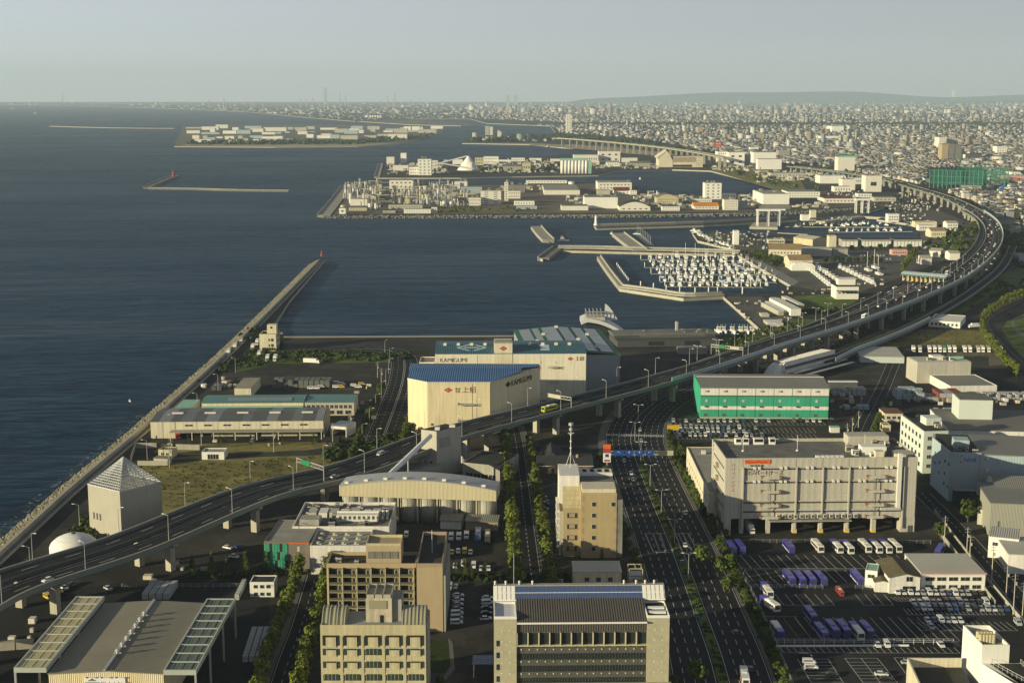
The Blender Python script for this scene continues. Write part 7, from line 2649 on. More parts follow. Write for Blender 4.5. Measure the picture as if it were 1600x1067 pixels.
# ============================================================ ISLANDS AND FAR BUILDINGS
WM={'w':WHITE2,'c':mat('warm_white_wall',(.68,.65,.56),.6,.06,streak=.08),'g':GREYW,'t':TAN,'b':BEIGE,'d':CONCD,'n':CONC,'l':LBLUE,'m':MINT,'p':PINK}
RM={'g':ROOFG,'l':ROOFL,'d':ROOFD,'w':MROOFW,'m':MROOF,'r':mat('red_brown_roof',(.17,.05,.04),.7,.15),'o':ORANGER,'t':TANR,'b':TEALR,'n':MINT}
def fb(name,label,cat,x1,x2,yb,hpx,D,w='w',r='l',kind='flat',wins=None,par=.0,rz=None,yb2=None,sides=None,units=0):
 A,B=P(x1,yb),P(x2,yb if yb2 is None else yb2)
 s=190.0/(yb-150.0)
 H=hpx*s*1.01
 d=B-A
 b=Bld(name,label,cat,0,0,1,1,10,D,W=d.length,at=A,rz=atan2(d.y,d.x))
 b.H=H
 W=b.W
 wall,roof=WM[w],RM[r]
 if kind == 'flat':
  b.p('wall',MB().box(0,0,0,W,D,H),wall)
  e=min(1.0,W*.03)
  b.p('roof',MB().box(e,e,H+.01,W-e,D-e,H+.5),roof)
  if par:
   b.p('parapet',MB().box(0,-.05,H,W,e*.8,H+1.0),wall)
 elif kind in ('gx','gy'):
  h=(D if kind == 'gx' else W)*.14
  b.p('wall',MB().box(0,0,0,W,D,H),wall)
  if kind == 'gx':
   b.p('roof',MB().xprism([(-.8,H+.02),(D/2,H+h),(D+.8,H+.02)],-.8,W+.8,0,'x'),roof)
  else:
   b.p('roof',MB().xprism([(-.8,H+.02),(W/2,H+h),(W+.8,H+.02)],.3,D+.8),roof)
   b.p('gable',MB().xprism([(.2,H),(W/2,H+h-.3),(W-.2,H)],-.05,.28),wall)
 elif kind == 'arch':
  h=W*.16
  pr_=[(W*k/10,H+h*sin(pi*k/10)) for k in range(11)]
  b.p('wall',MB().xprism([(0,0)]+pr_+[(W,0)],0,D),wall)
  b.p('roof',MB().xprism([(x,z+.02) for x,z in pr_]+[(x,z+.6) for x,z in pr_[::-1]],.5,D+.5),roof)
 if wins:
  n,rows=wins
  dz=H/(rows+.3)
  w_=W/n*.36
  b.windows('f',W*.04,W*.96,n,dz*.5,rows,dz,w_,dz*.3)
  if sides:
   b.windows('l',D*.05,D*.95,sides,dz*.45,rows,dz,D/sides*.4,dz*.42)
 if units:
  b.units(units,int(x1),z=H+.5,big=2.4)
 return b
I1=' on the factory island'
L_=[
('factory','small square white shed at the south west corner'+I1,530,540,334.5,9,18,'w','g','flat',(1,1)),
('factory','low cream block with grey roof near the west corner'+I1,545,573,329.5,4.5,26,'b','g','flat',(6,1)),
('factory','beige factory block before the western gabled roof'+I1,547,574,321.5,10,22,'c','l','flat',None),
('factory','wide gabled pale shed at the west end'+I1,557,591,313,5,30,'g','l','gy',None),
('factory','large blank cream hall in the middle of the pipes'+I1,608.5,645.5,295.5,13.5,30,'c','g','flat',(5,2)),
('factory','long white three storey office by the rubble wall'+I1,631,673,333.5,6.5,14,'w','g','flat',(14,2)),
('factory','small cream cube right of the long white office'+I1,674,683,333,9,14,'c','d','flat',(2,2)),
('factory','grey strip windowed block behind the long white office'+I1,607,660,326.5,6,18,'g','g','flat',(12,1)),
('factory','low brown block by the rubble wall'+I1,598,618,333,4,12,'n','d','flat',None),
('factory','cream hall with flat roof north of the pipe racks'+I1,710,730,295,11,26,'c','l','flat',None),
('factory','grey hall with a row of tall windows'+I1,720,753,301.5,9,20,'l','g','flat',(10,2)),
('factory','cream three storey block left of the tallest slab'+I1,732,751,321.5,12,22,'c','l','flat',(5,2)),
('factory','tall blank cream slab building'+I1,751,783,319.5,21,24,'c','g','flat',(2,6)),
('factory','slim stair tower beside the dark hall'+I1,788,794,314,29,12,'c','l','flat',(1,7)),
('factory','cream three storey block before the dark hall'+I1,794,813,310.5,12,20,'c','d','flat',(5,2)),
('factory','dark blue grey hall'+I1,795,820,301,12,30,'d','d','flat',None),
('factory','low white building with grey roof near the central road'+I1,803,835,321,6.5,20,'w','l','flat',(7,1)),
('factory','low glass sided building by the lawn'+I1,807,839,327,5,14,'l','g','flat',(8,1)),
('warehouse','very wide double roofed grey warehouse'+I1,850,906,304.5,7,170,'c','l','flat',None),
('warehouse','long white annex behind the double roofed warehouse'+I1,822,886,286.8,4.5,20,'w','l','flat',(12,1)),
('warehouse','tall blank white warehouse with faint green stain'+I1,913,965,326,17.5,44,'w','g','flat',None),
('warehouse','low cream gabled hall beside the blank white warehouse'+I1,877,919,329,7,36,'c','g','flat',None),
('warehouse','arched roof hall with wide doors by the rubble wall'+I1,968,1016,329.5,6,46,'c','d','arch',(5,1)),
('warehouse','broad cream logistics hall with blue sign on the basin'+I1,934,987,297.5,12,74,'c','l','flat',(9,2)),
('factory','pale block with flat roof below the logistics hall'+I1,933,953,304.5,7,20,'g','l','flat',None),
('factory','maroon roofed hall by the basin'+I1,960,984,303.5,5,44,'w','r','gx',(4,1)),
('factory','small white two storey house by the basin'+I1,984,995,304.5,6.5,16,'w','l','flat',(3,2)),
('factory','cream block with barrel roof and two window rows'+I1,1026,1060,318.5,9,40,'b','g','arch',(9,2)),
('factory','low grey roofed row between the barrel roof and the wall'+I1,1034,1062,329.5,6.5,20,'w','b','flat',(7,2)),
('factory','orange roofed cream hall'+I1,1085,1123,327.5,5,40,'c','o','gx',(7,1)),
('factory','long cream two storey block behind the orange roof'+I1,1080,1112,317,6,22,'c','l','flat',(8,1)),
('factory','tallest white stepped tower block beside the basin'+I1,1101,1127,311.5,25,30,'w','l','flat',(3,5)),
('factory','white cubes right of the tallest tower block'+I1,1127,1150,310.5,8,30,'w','l','flat',(5,1)),
('factory','cream office with four rows of windows by the rubble wall'+I1,1131,1153,328.5,16,22,'c','l','flat',(6,4)),
('factory','blue grey glazed office by the rubble wall'+I1,1155,1168,327.5,12,20,'l','g','flat',(3,4)),
('warehouse','huge white warehouse with light grey roof at the east end'+I1,1192,1233,319.5,16,110,'w','l','flat',None),
('warehouse','grey open sided canopy in front of the huge white warehouse'+I1,1183,1235,327,5,16,'d','l','flat',None),
('factory','long white block with window strip at the east end'+I1,1230,1281,309,9,60,'w','m','flat',(11,2)),
('factory','maroon roofed long hall at the east end'+I1,1288,1336,317.5,7,60,'c','r','flat',(8,1)),
('factory','grey roofed workshop near the root of the long mole',1366,1400,315,6,30,'g','m','flat',(5,1)),
('factory','small white block east of the maroon hall',1340,1362,309,6,22,'w','l','flat',(5,1)),
('mill','cream block at the west tip of the silo island',604,616,256.5,11,26,'c','g','flat',None),
('mill','slim white tower on the silo island',626,635,255.5,16,16,'w','l','flat',None),
('mill','tall white mill with a stepped side on the silo island',653,674,274,25,40,'w','g','flat',(3,5)),
('mill','lower cream wing behind the tall white mill',674,684,263,12,30,'c','g','flat',(4,2)),
('mill','cream hall left of the tall white mill',614,638,267,8.5,26,'c','g','flat',None),
('mill','white four storey block by the quay left of the tall mill',639,654,273.5,12,24,'w','l','flat',(5,2)),
('mill','pale blue block between the mill and the white cone',693,700,262,12,20,'l','g','flat',None),
('mill','low white block behind the white cone',707,723,257,7.5,22,'w','l','flat',None),
('mill','dark cluttered plant right of the white cone',742,755,258.5,12,26,'b','d','flat',(3,2)),
('mill','white four storey factory right of the cluttered plant',755.5,779,256.5,11.5,30,'w','l','flat',(8,2)),
('mill','white low wing of the four storey factory',780,798,257,7,26,'w','l','flat',(5,1)),
('mill','long white hall on the north shore of the silo island',799,820,252.5,5.5,26,'w','g','flat',(7,1)),
('mill','grey corrugated hall in the middle of the silo island',786,815,268,8,34,'n','g','gx',None),
('mill','beige tower block beside the grey corrugated hall',816.5,829,269,14.5,22,'b','g','flat',(3,1)),
('mill','low white shed on the north shore',827,846,251.5,4,20,'w','l','flat',None),
('mill','small cream shed left of the white silos',860,875,252.5,4,20,'c','g','flat',None),
('mill','wide cream works behind the white silos',896,935,254.5,12,40,'c','l','flat',(10,1)),
('warehouse','big blank cream cube right of the white silos',935.5,969,254,17,50,'c','l','flat',(3,2)),
('warehouse','low cream hall right of the blank cube',971,996,254,7,40,'c','l','flat',None),
('warehouse','white gabled hall on the fishing quay of the silo island',948,967,260,6,30,'w','l','gx',(5,1)),
('warehouse','grey gabled hall near the fishing quay of the silo island',985,1016,260,5,36,'n','g','gx',None),
('warehouse','white stepped factory beside the red hoarding',1121,1136,258.5,21,50,'w','l','flat',(4,4)),
('warehouse','tall blank white hall in the white factory group',1138,1163,259.5,21,60,'w','l','flat',(2,2)),
('warehouse','grey connecting block of the white factory group',1163.5,1176,257.5,15,50,'g','l','flat',None),
('warehouse','largest white hall with thin red roof line behind the basin',1177,1212,260.5,22,60,'w','l','flat',None),
('warehouse','lower white hall in front of the largest white hall',1184,1221,265,16,30,'w','r','flat',None),
('house','white roadside building above the white factory group',1172,1185,236.5,6,30,'w','l','flat',None),
('warehouse','tall cream block with a green sign beyond the expressway',1309,1335,267,21,40,'c','l','flat',None),
('factory','white hall with a small red mark near the end of the expressway',1281,1321,287,12,50,'w','w','flat',None),
('factory','cream block with orange mark beside the expressway',1352,1377,300,25,34,'c','l','flat',(1,1)),
('factory','cream cube left of the block with the orange mark',1316,1336,297.5,17,34,'c','l','flat',None),
('factory','long cream ribbon windowed wing between the cream cubes',1330,1356,288,10,24,'c','b','flat',(8,1)),
('factory','low grey hall below the cream cubes',1303,1330,300,8,24,'w','l','flat',(6,1)),
('factory','pale long hall near the shore grass',1204,1260,277,6,40,'g','l','flat',(10,1)),
('apartment_block','bright tan left slab of the triple apartment tower',1471,1481,250,24,40,'t','d','flat',(3,9)),
('apartment_block','dark middle slab of the triple apartment tower',1482,1491,250,25,40,'d','d','flat',(3,9)),
('apartment_block','dark right slab of the triple apartment tower',1492,1502,250,24,40,'d','d','flat',(3,9)),
('apartment_block','pale slab pair behind the triple apartment tower',1467,1478,232,17,60,'c','l','flat',(3,6)),
('apartment_block','second pale slab behind the triple apartment tower',1480,1496,231,15,60,'g','l','flat',(4,6)),
('building','white hospital like block far in the town',1300,1318,207,9.5,120,'w','l','flat',None),
('building','long white roofed hall in the town below the hospital like block',1282,1310,218,5,100,'w','w','flat',None),
('apartment_block','tall cream tower with dark edges behind the beach',884.5,893,208,29,60,'c','l','flat',(2,12)),
('apartment_block','pale tower pair at the river mouth, left one',758,764,211.5,14,60,'g','l','flat',(2,5)),
('apartment_block','pale tower pair at the river mouth, right one',765,770,211.5,13,60,'c','l','flat',(2,5)),
('tower','left one of the twin towers far off in the haze',791,796,170,20,120,'l','l','flat',None),
('tower','right one of the twin towers far off in the haze',803,808.5,170,20,120,'l','l','flat',None),
('tower','single very tall tower faint on the far horizon',506,510,163.5,26,80,'g','l','flat',None),
('tower','slim far tower on the right horizon',1488,1492,157.8,17,100,'c','l','flat',None),
('building','tan hotel block beyond the beach viaduct',1090,1098,208,9,60,'t','g','flat',(3,3)),
('building','tan block in the town right of the viaduct end',1180,1194,219,10,50,'t','g','flat',(4,3)),
('building','grey apartment slab in the town',1216,1234,244,9,40,'n','g','flat',(6,4)),
('building','white block with orange base at the right side of the town',1557,1573,240,11,40,'w','g','flat',(4,4)),
('building','long low pink and cream shop at the right edge',1574,1630,285,10,50,'p','l','flat',None),
('building','cream school like block in the right part of the town',1509,1534,248,6,30,'c','l','flat',(8,2)),
('building','pale low hall behind the sports cage',1352,1378,263,5,60,'g','l','flat',None),
('building','pink edged tall shop at the right edge of the town',1580,1594,278,9,40,'w','l','flat',(3,2)),
('building','grey roofed shop below the inner side of the bend',1546,1592,351,6,30,'n','g','flat',None),
('building','small gabled store with pale roof right of the expressway bend',1580,1600,366,5,20,'n','l','gy',None),
('building','small grey warehouse by the lower right of the bend',1592,1625,409,9,30,'l','l','flat',None),
]
for row in L_:
 nm,lab,x1,x2,yb,h,D,w,r,k,wn_=row
 fb(nm,lab,nm.replace('_',' '),x1,x2,yb,h,D,w,r,k,wn_,units=3 if (h>9 and yb>270) else 0)
A,B=P(1029,261.5),P(1098,261.5)
b=Bld('warehouse','long tan and cream hall with a steep slanted gable behind the basin','warehouse',0,0,1,1,30,70,W=(B-A).length,at=A,rz=0)
W=b.W
b.p('wall',MB().box(W*.33,0,0,W,70,28),CREAM2)
b.p('gable_wall',MB().xprism([(0,0),(W*.32,0),(W*.32,18),(W*.2,42),(W*.15,42),(-2,24),(0,20)],0,70),CREAM2)
b.p('roof_slab',MB().xprism([(-4,24),(W*.16,42.2),(W*.18,45),(-5,27)],-1,71),CREAM2)
b.p('facade_panel',MB().box(W*.33,-1,14,W*.82,-.05,27),TAN2)
b.p('loading_opening',MB().box(W*.33,-.6,1,W*.75,-.05,6.5),DARK)
b.p('roof',MB().box(W*.33,1,28.02,W-1,69,29),CONCL)
b.windows('f',W*.84,W*.99,3,5,4,6,4,2,glass=TAN2)
p=P(1122,236)
t=thing('hoarding','large red roadside hoarding with pale lettering in the town behind the white factories','billboard',(p.x,p.y,0))
part('panel',MB().box(-12,0,10,12,1,32),RED,t)
part('lettering',MB().box(-8,-.3,22,-1,-.05,27).box(1,-.3,22,8,-.05,27).box(-8,-.3,14,8,-.05,17),PINK,t)
part('post',MB().box(-8,.2,0,-7,.9,10).box(7,.2,0,8,.9,10),STEEL,t)
A=P(1309,267)
sg=thing('roof_sign','green and white roof sign on top of the tall cream block beyond the expressway','sign',(A.x,A.y,34.8))
Wd=(P(1335,267)-A).length
part('panel',MB().box(0,-.2,0,Wd,.5,3.2),MINT,sg)
part('panel',MB().box(0,-.2,3.3,Wd,.5,6.5),SIGNG,sg)
A,B=P(876,271.5),P(919,271.5)
t=thing('grain_silo','row of eight tall white silos under a pale green gallery','silo',(A.x,A.y,0))
W=(B-A).length
r=W/16
sm_=MB().cyl((0,0,0),(0,0,32),r*.96,n=16).data('silo',[WHITE2],True)
for j in range(3):
 for i in range(8):
  obj('silo',sm_,t,(r+i*2*r,r+j*2*r,0))
part('gallery',MB().box(0,.5,32.05,W,5.5*r,37),MINT,t)
part('lift_house',MB().box(W+.3,2,0,W+8,5*r,31),MINT,t)
c=P(732,266)
t=thing('storage_cone','big white cone shaped store with a conveyor running up to it','store',(c.x,c.y,0))
mb=MB()
for k in range(20):
 pass
mb.cyl((0,0,0),(0,0,36),30,2.5,24)
part('cone',mb,WHITE2,t)
part('stair',MB().box(6,-29,0,10,-10,22),WHITE,t)
part('conveyor',MB().cyl((-90,-10,14),(-4,0,36),1.6,n=6),WHITE,t)
part('conveyor',MB().cyl((-78,-25,20),(14,-30,5),1.6,n=6),WHITE,t)
def tank(px,py,rpx,hpx,label,sphere=False,m=None):
 p=P(px,py)
 s=190.0/(py-150.0)
 r,h=rpx*s,hpx*s
 t=thing('storage_tank',label,'tank',(p.x,p.y,0))
 mb=MB()
 if sphere:
  rg=[(r*sin(pi*(k+.02)/8.04),h-r*cos(pi*(k+.02)/8.04)) for k in range(9)]
  for (r0,z0),(r1,z1) in zip(rg,rg[1:]):
   mb.cyl((0,0,z0),(0,0,z1),r0,r1,14,caps=False)
  part('sphere',mb,m or STEEL,t,smooth=True)
  lg=MB().cyl((0,0,0),(0,0,h-r*.3),.5,n=5).data('leg',[STEEL])
  for k in range(6):
   obj('leg',lg,t,(r*.9*cos(k*pi/3),r*.9*sin(k*pi/3),0))
 else:
  mb.cyl((0,0,0),(0,0,h),r,n=18)
  part('shell',mb,m or WHITE2,t)
  part('roof',MB().cyl((0,0,h+.01),(0,0,h+r*.2),r*.98,r*.1,18),m or CONCL,t)
tank(695,324,5.2,6.5,'left steel gas sphere on the factory island',True)
tank(706,324,4.6,6.2,'right steel gas sphere on the factory island',True)
tank(648,318,5,4,'white round tank in front of the pipe racks, left one')
tank(661,318,6,5,'white round tank in front of the pipe racks, right one')
tank(536,326,4,5,'cream round tank near the west corner of the factory island',m=CREAM2)
tank(549,318,4,16,'tall silver cylinder at the west end of the factory island',m=STEEL)
tank(578,328,1.8,10,'left one of the two slim white cylinders by the gabled shed',m=WHITE2)
tank(587,328,1.8,10,'right one of the two slim white cylinders by the gabled shed',m=WHITE2)
tank(553,309,2.5,15,'tall grey column tank behind the west gabled shed',m=STEEL)
tank(541,305,3,9,'short silver tank at the west sea wall of the factory island',m=STEEL)
tank(893,288,5,4,'low white tank by the channel of the factory island')
for i in range(6):
 tank(575+i*4,184,1.7,3.4,f'white oil tank, {nth(i)} from the left of the far tank farm',m=WHITE2)
tank(574,184.5,3,3.6,'larger white oil tank at the left of the far tank farm')
def clutter(name,label,boxes,seed,dens,hmax,mats_,cyl_share=.5):
 beams=hmax>12
 r=random.Random(seed)
 mb=MB()
 for (x0,x1,y0,y1) in boxes:
  a,c,e,f_=P(x0,y1),P(x1,y1),P(x0,y0),P(x1,y0)
  area=(c.x-a.x)*(e.y-a.y)
  for k in range(int(area*dens)):
   u,v=r.random(),r.random()
   q=a.lerp(c,u).lerp(e.lerp(f_,u),v)
   h=hmax*r.random() ** 1.6+2
   m_=r.randrange(len(mats_))
   if r.random()<cyl_share:
    mb.cyl((q.x,q.y,0),(q.x,q.y,h),r.uniform(.6,2.2),n=7,m=m_)
   elif beams and r.random()<.4:
    L=r.uniform(8,36)
    zz=r.uniform(3,11)
    mb.box(q.x,q.y,zz,q.x+L,q.y+.8,zz+.8,m_)
   else:
    q_=1 if hmax>5 else .35
    s1,s2=r.uniform(2,10)*q_,r.uniform(2,9)*q_
    mb.box(q.x,q.y,0,q.x+s1,q.y+s2,h*.55,m_)
 o=part(name,mb,mats_,kind='stuff')
 tag(o,label,'pipework')
clutter('chemical_works','tangle of pipes, columns and plant between the halls of the factory island',[(536,594,289,312),(608,700,299,322),(646,712,291,302),(684,735,303,322),(560,594,296,326)],3,.006,17,[STEEL,WHITE,CONC,STEELD,BEIGE,CONCD])
clutter('yard_clutter','scattered low sheds and stores in the east half of the factory island',[(884,935,306,320),(990,1080,306,326),(1010,1030,300,310),(1060,1100,308,316),(1150,1190,305,322),(1236,1290,318,326),(780,850,290,300)],5,.0032,8,[WHITE,GREYW,CONC,ROOFL,CREAM2,CONCD],.08)
clutter('yard_clutter','low sheds, tanks and stores among the mills of the silo island',[(604,700,257,272),(750,870,252,270),(920,1030,256,264),(1110,1180,258,268),(1180,1300,268,286)],6,.0022,10,[WHITE,GREYW,CONC,ROOFL,CREAM2],.12)
clutter('quay_clutter','nets, crates, cars and gear crowding the fishing quays',[(1100,1200,363,385),(1166,1240,374,390),(1285,1330,339,347),(1395,1450,334,352),(1440,1500,352,372)],7,.006,3.0,[WHITE,GREYW,CONC,ROOFD,CREAM2,STEELD,LBLUE],.05)
clutter('yard_clutter','pallets, cars and gear around the small workshops inside the bend',[(1440,1500,378,392),(1330,1380,436,452),(1225,1300,452,460)],8,.004,3.0,[WHITE,GREYW,CONC,ROOFD,CREAM2],.05)
YC=[WHITE,GREYW,CONC,ROOFD,STEELD,MATS['grey_wrapped_crate'],CREAM2,BROWNR]
clutter('yard_clutter','pallets, bins and small gear along the edges of the dark yard under the expressway',[(190,290,905,914),(0,60,970,1000),(270,330,880,892),(430,500,832,842)],9,.02,1.6,YC,.05)
clutter('yard_clutter','loose pallets, drums and bins around the crate yard',[(1412,1600,616,634),(1425,1475,644,655),(1296,1335,608,645),(1440,1470,566,596)],10,.02,2.0,YC,.05)
clutter('yard_clutter','small gear, bins and pallets on the port lots',[(300,420,592,606),(250,520,690,698),(540,580,600,660)],11,.008,1.8,YC,.05)
clutter('quay_clutter','bollards, boxes and small boats along the quay by the harbour lawn',[(1195,1240,495,515),(1205,1300,455,460),(1140,1190,465,500)],12,.004,1.8,YC,.05)
clutter('yard_clutter','cars, bins and low stores in the grey lots below the rising expressway',[(1400,1470,300,332),(1340,1400,318,328),(1290,1350,300,312)],13,.004,4.5,YC,.05)
r=random.Random(12)
k=0
names_=('white','cream','pale grey','pale blue')
for (y0,x0,x1,n,D) in ((203,287,690,17,90),(209,290,670,20,70),(216,296,640,19,60),(222,300,470,9,40)):
 nm_r={203:'northern',209:'second',216:'third',222:'shore'}[y0]
 for i in range(n):
  xa=x0+(x1-x0)*(i+r.uniform(0,.3))/n
  xb=xa+(x1-x0)/n*r.choice((.4,.6,.8,1.1,1.5))
  if 440<xa<470 and y0>215:
   continue
  cw2=r.randrange(4)
  fb('warehouse',f'{names_[cw2]} shed on the reclaimed island, {nth(i)} from the left in its {nm_r} row','warehouse',xa,xb,y0+r.uniform(-2.5,2.5),r.uniform(2,6.5),D*r.uniform(.3,1),'wcgl'[cw2],r.choice('llgw'),'flat',None)
fb('warehouse','white double block on the right part of the reclaimed island','warehouse',631,642,207,9,60,'w','l')
fb('warehouse','second white block beside the double one on the reclaimed island','warehouse',643.5,656,207,9,60,'w','l')
fb('warehouse','long white hall near the right beach of the reclaimed island','warehouse',606,636,219,9,70,'c','w')
for i,(x,y,h) in enumerate(((328,170,14),(350,170,17),(470,170,16),(479,168,13),(489,169,17),(531,169,24),(540,167,17),(596,171,14),(605,170,20),(614,169,16),(617,170,24),(640,168,12),(98,162,17))):
 p=P(x,y)
 s=190.0/(y-150)
 t=thing('chimney',f'hazy chimney on the far shore, {nth(i)} one from the left of the plants','chimney',(p.x,p.y,0),group='far chimneys')
 Hh=h*s
 part('shaft',MB().cyl((0,0,0),(0,0,Hh),s*.9,s*.5,8),CONCL,t)
 part('band',MB().cyl((0,0,Hh*.8),(0,0,Hh*.9),s*.62,s*.58,8),TAN2,t)
A,B2=P(1452,294),P(1535,297)
t=thing('driving_range','green netted sports cage on tall posts in the town','net cage',(A.x,A.y,0),atan2((B2-A).y,(B2-A).x))
W=(B2-A).length
NET=mat('green_net',(.025,.14,.10),.8,.25,.02,alpha=.30)
Dn=190
Hn=38
fr_=MB()
pm=MB().box(-.7,-.7,0,.7,.7,Hn).data('post',[mat('net_post_green',(.05,.20,.15),.6,.1)])
for i in range(13):
 for y in (0,Dn):
  obj('post',pm,t,(W*i/12,y,0))
for j in range(1,7):
 obj('post',pm,t,(W,Dn*j/7,0))
 obj('post',pm,t,(0,Dn*j/7,0))
for z in (Hn*.33,Hn*.66,Hn):
 mb=MB().box(0,-.3,z-.4,W,.3,z+.3).box(0,Dn-.3,z-.4,W,Dn+.3,z+.3).box(-.3,.4,z-.4,.3,Dn-.4,z+.3).box(W-.3,.4,z-.4,W+.3,Dn-.4,z+.3)
 part('rail',mb,MATS['net_post_green'],t)
part('net',MB().box(.8,.6,8,W*.62,.7,Hn-.5),NET,t)
part('net',MB().box(W*.72,.6,8,W-.8,.7,Hn-.5),NET,t)
part('net',MB().box(.8,Dn-.8,4,W-.8,Dn-.7,Hn-.5),NET,t)
part('net',MB().box(.9,1,4,1.0,Dn-1,Hn-.5),NET,t)
part('club_house',MB().box(W*.62,-8,0,W,14,9),CONCD,t)
p=P(1564,297)
t=thing('covered_house','house under a bright blue tarpaulin in the town','house',(p.x,p.y,0))
part('wall',MB().box(0,0,0,14,12,5),WHITE,t)
part('tarpaulin',MB().xprism([(-1,4),(7,9),(15,4)],-1,13),mat('blue_tarpaulin',(.03,.14,.55),.6,.1),t)
# ============================================================ THE TOWN
def inside(x,y,poly):
 c=False
 n=len(poly)
 j=n-1
 for i in range(n):
  xi,yi=poly[i]
  xj,yj=poly[j]
  if (yi>y) != (yj>y) and x<(xj-xi)*(y-yi)/(yj-yi)+xi:
   c=not c
  j=i
 return c
TOWN=[tuple(q) for q in PL([(1125,247),(1300,262),(1400,280),(1470,296),(1530,320),(1560,348),(1586,385),(1600,412),(1720,420),(1720,200),(1200,200),(1000,213),(1060,224)])]
blocked=[[tuple(q) for q in PL(pp)] for pp in (
 [(1448,300),(1450,262),(1545,262),(1545,300)],[(1300,270),(1302,255),(1340,255),(1340,270)],[(1464,252),(1464,228),(1508,228),(1508,252)],
 [(1545,300),(1550,290),(1580,290),(1575,300)],[(1542,356),(1542,340),(1600,340),(1600,356)],[(1578,372),(1578,358),(1610,358),(1610,372)],[(1500,250),(1500,240),(1540,240),(1540,250)],
 [(1572,290),(1572,270),(1640,270),(1640,290)],[(1170,238),(1170,230),(1190,230),(1190,238)],[(1212,246),(1212,236),(1238,236),(1238,246)],[(1554,242),(1554,230),(1576,230),(1576,242)],[(1520,372),(1565,352),(1600,374),(1600,412),(1560,400)])]
hr=random.Random(77)
HW=[mat('house_wall_cream',(.44,.40,.30),.8,.05,objvar=.25),mat('house_wall_white',(.56,.55,.50),.8,.05,objvar=.15),mat('house_wall_tan',(.40,.31,.20),.8,.05,objvar=.2),mat('house_wall_grey',(.36,.36,.34),.8,.05,objvar=.2)]
HR=[mat('house_roof_slate',(.07,.075,.085),.6,.1,objvar=.4),mat('house_roof_grey',(.14,.14,.14),.6,.1,objvar=.4),mat('house_roof_brown',(.14,.08,.05),.7,.1,objvar=.3),mat('house_roof_blue',(.07,.11,.18),.6,.1,objvar=.2),mat('house_roof_pale',(.36,.35,.31),.7,.1,objvar=.2)]
RN=['slate','grey','brown','blue','pale']
WN=['cream','white','tan','grey']
HP={}
def house(kind,wi,ri,x,y,rz,label,group,sc):
 k=(kind,wi,ri)
 if k not in HP:
  t=thing('town_house',label,'house',(x,y,0),rz,group)
  if kind == 0:
   part('wall',MB().box(-4.5,-4,0,4.5,4,5.4),HW[wi],t)
   part('roof',MB().xprism([(-4.9,5.42),(0,7.6),(4.9,5.42)],-5.1,5.1,0,'x'),HR[ri],t)
  elif kind == 1:
   part('wall',MB().box(-5,-4,0,5,4,3.2).box(-3,-3.5,3.2,4.5,3.5,5.8),HW[wi],t)
   m_=MB()
   for (a_,b_,z_) in ((5.6,4.6,3.22),(4.9,4.0,5.82)):
    i_=len(m_.v)
    m_.v += [(-a_+(1 if z_>5 else 0)*1.4,-b_,z_),(a_,-b_,z_),(a_,b_,z_),(-a_+(1 if z_>5 else 0)*1.4,b_,z_),(-a_*.4,0,z_+2),(a_*.4,0,z_+2)]
    for f_ in ((0,1,5,4),(1,2,5),(2,3,4,5),(3,0,4),(0,3,2,1)):
     m_.f.append(tuple(i_+q_ for q_ in f_))
     m_.m.append(0)
   part('roof',m_,HR[ri],t)
  else:
   part('wall',MB().box(-6,-5,0,6,5,8.6),HW[wi],t)
   part('roof',MB().box(-5.6,-4.6,8.62,5.6,4.6,9.0),HR[ri],t)
  t.scale=(sc,)*3
  wn2=MB()
  h_=(5.4,5.6,8.6)[kind]
  for zz in ([1.0,3.4] if kind != 1 else [1.0])+([5.8] if kind == 2 else []):
   for xx in (-3.2,0,2.4):
    wn2.box(xx,(-4.06,-4.06,-5.06)[kind],zz,xx+1.6,(-3.98,-3.98,-4.98)[kind],zz+1.3)
  part('window_rows',wn2,GLASS,t,kind='stuff')
  kids(t)
  HP[k]=t
  return t
 return dup(HP[k],(x,y,0),rz,label,group,sc)
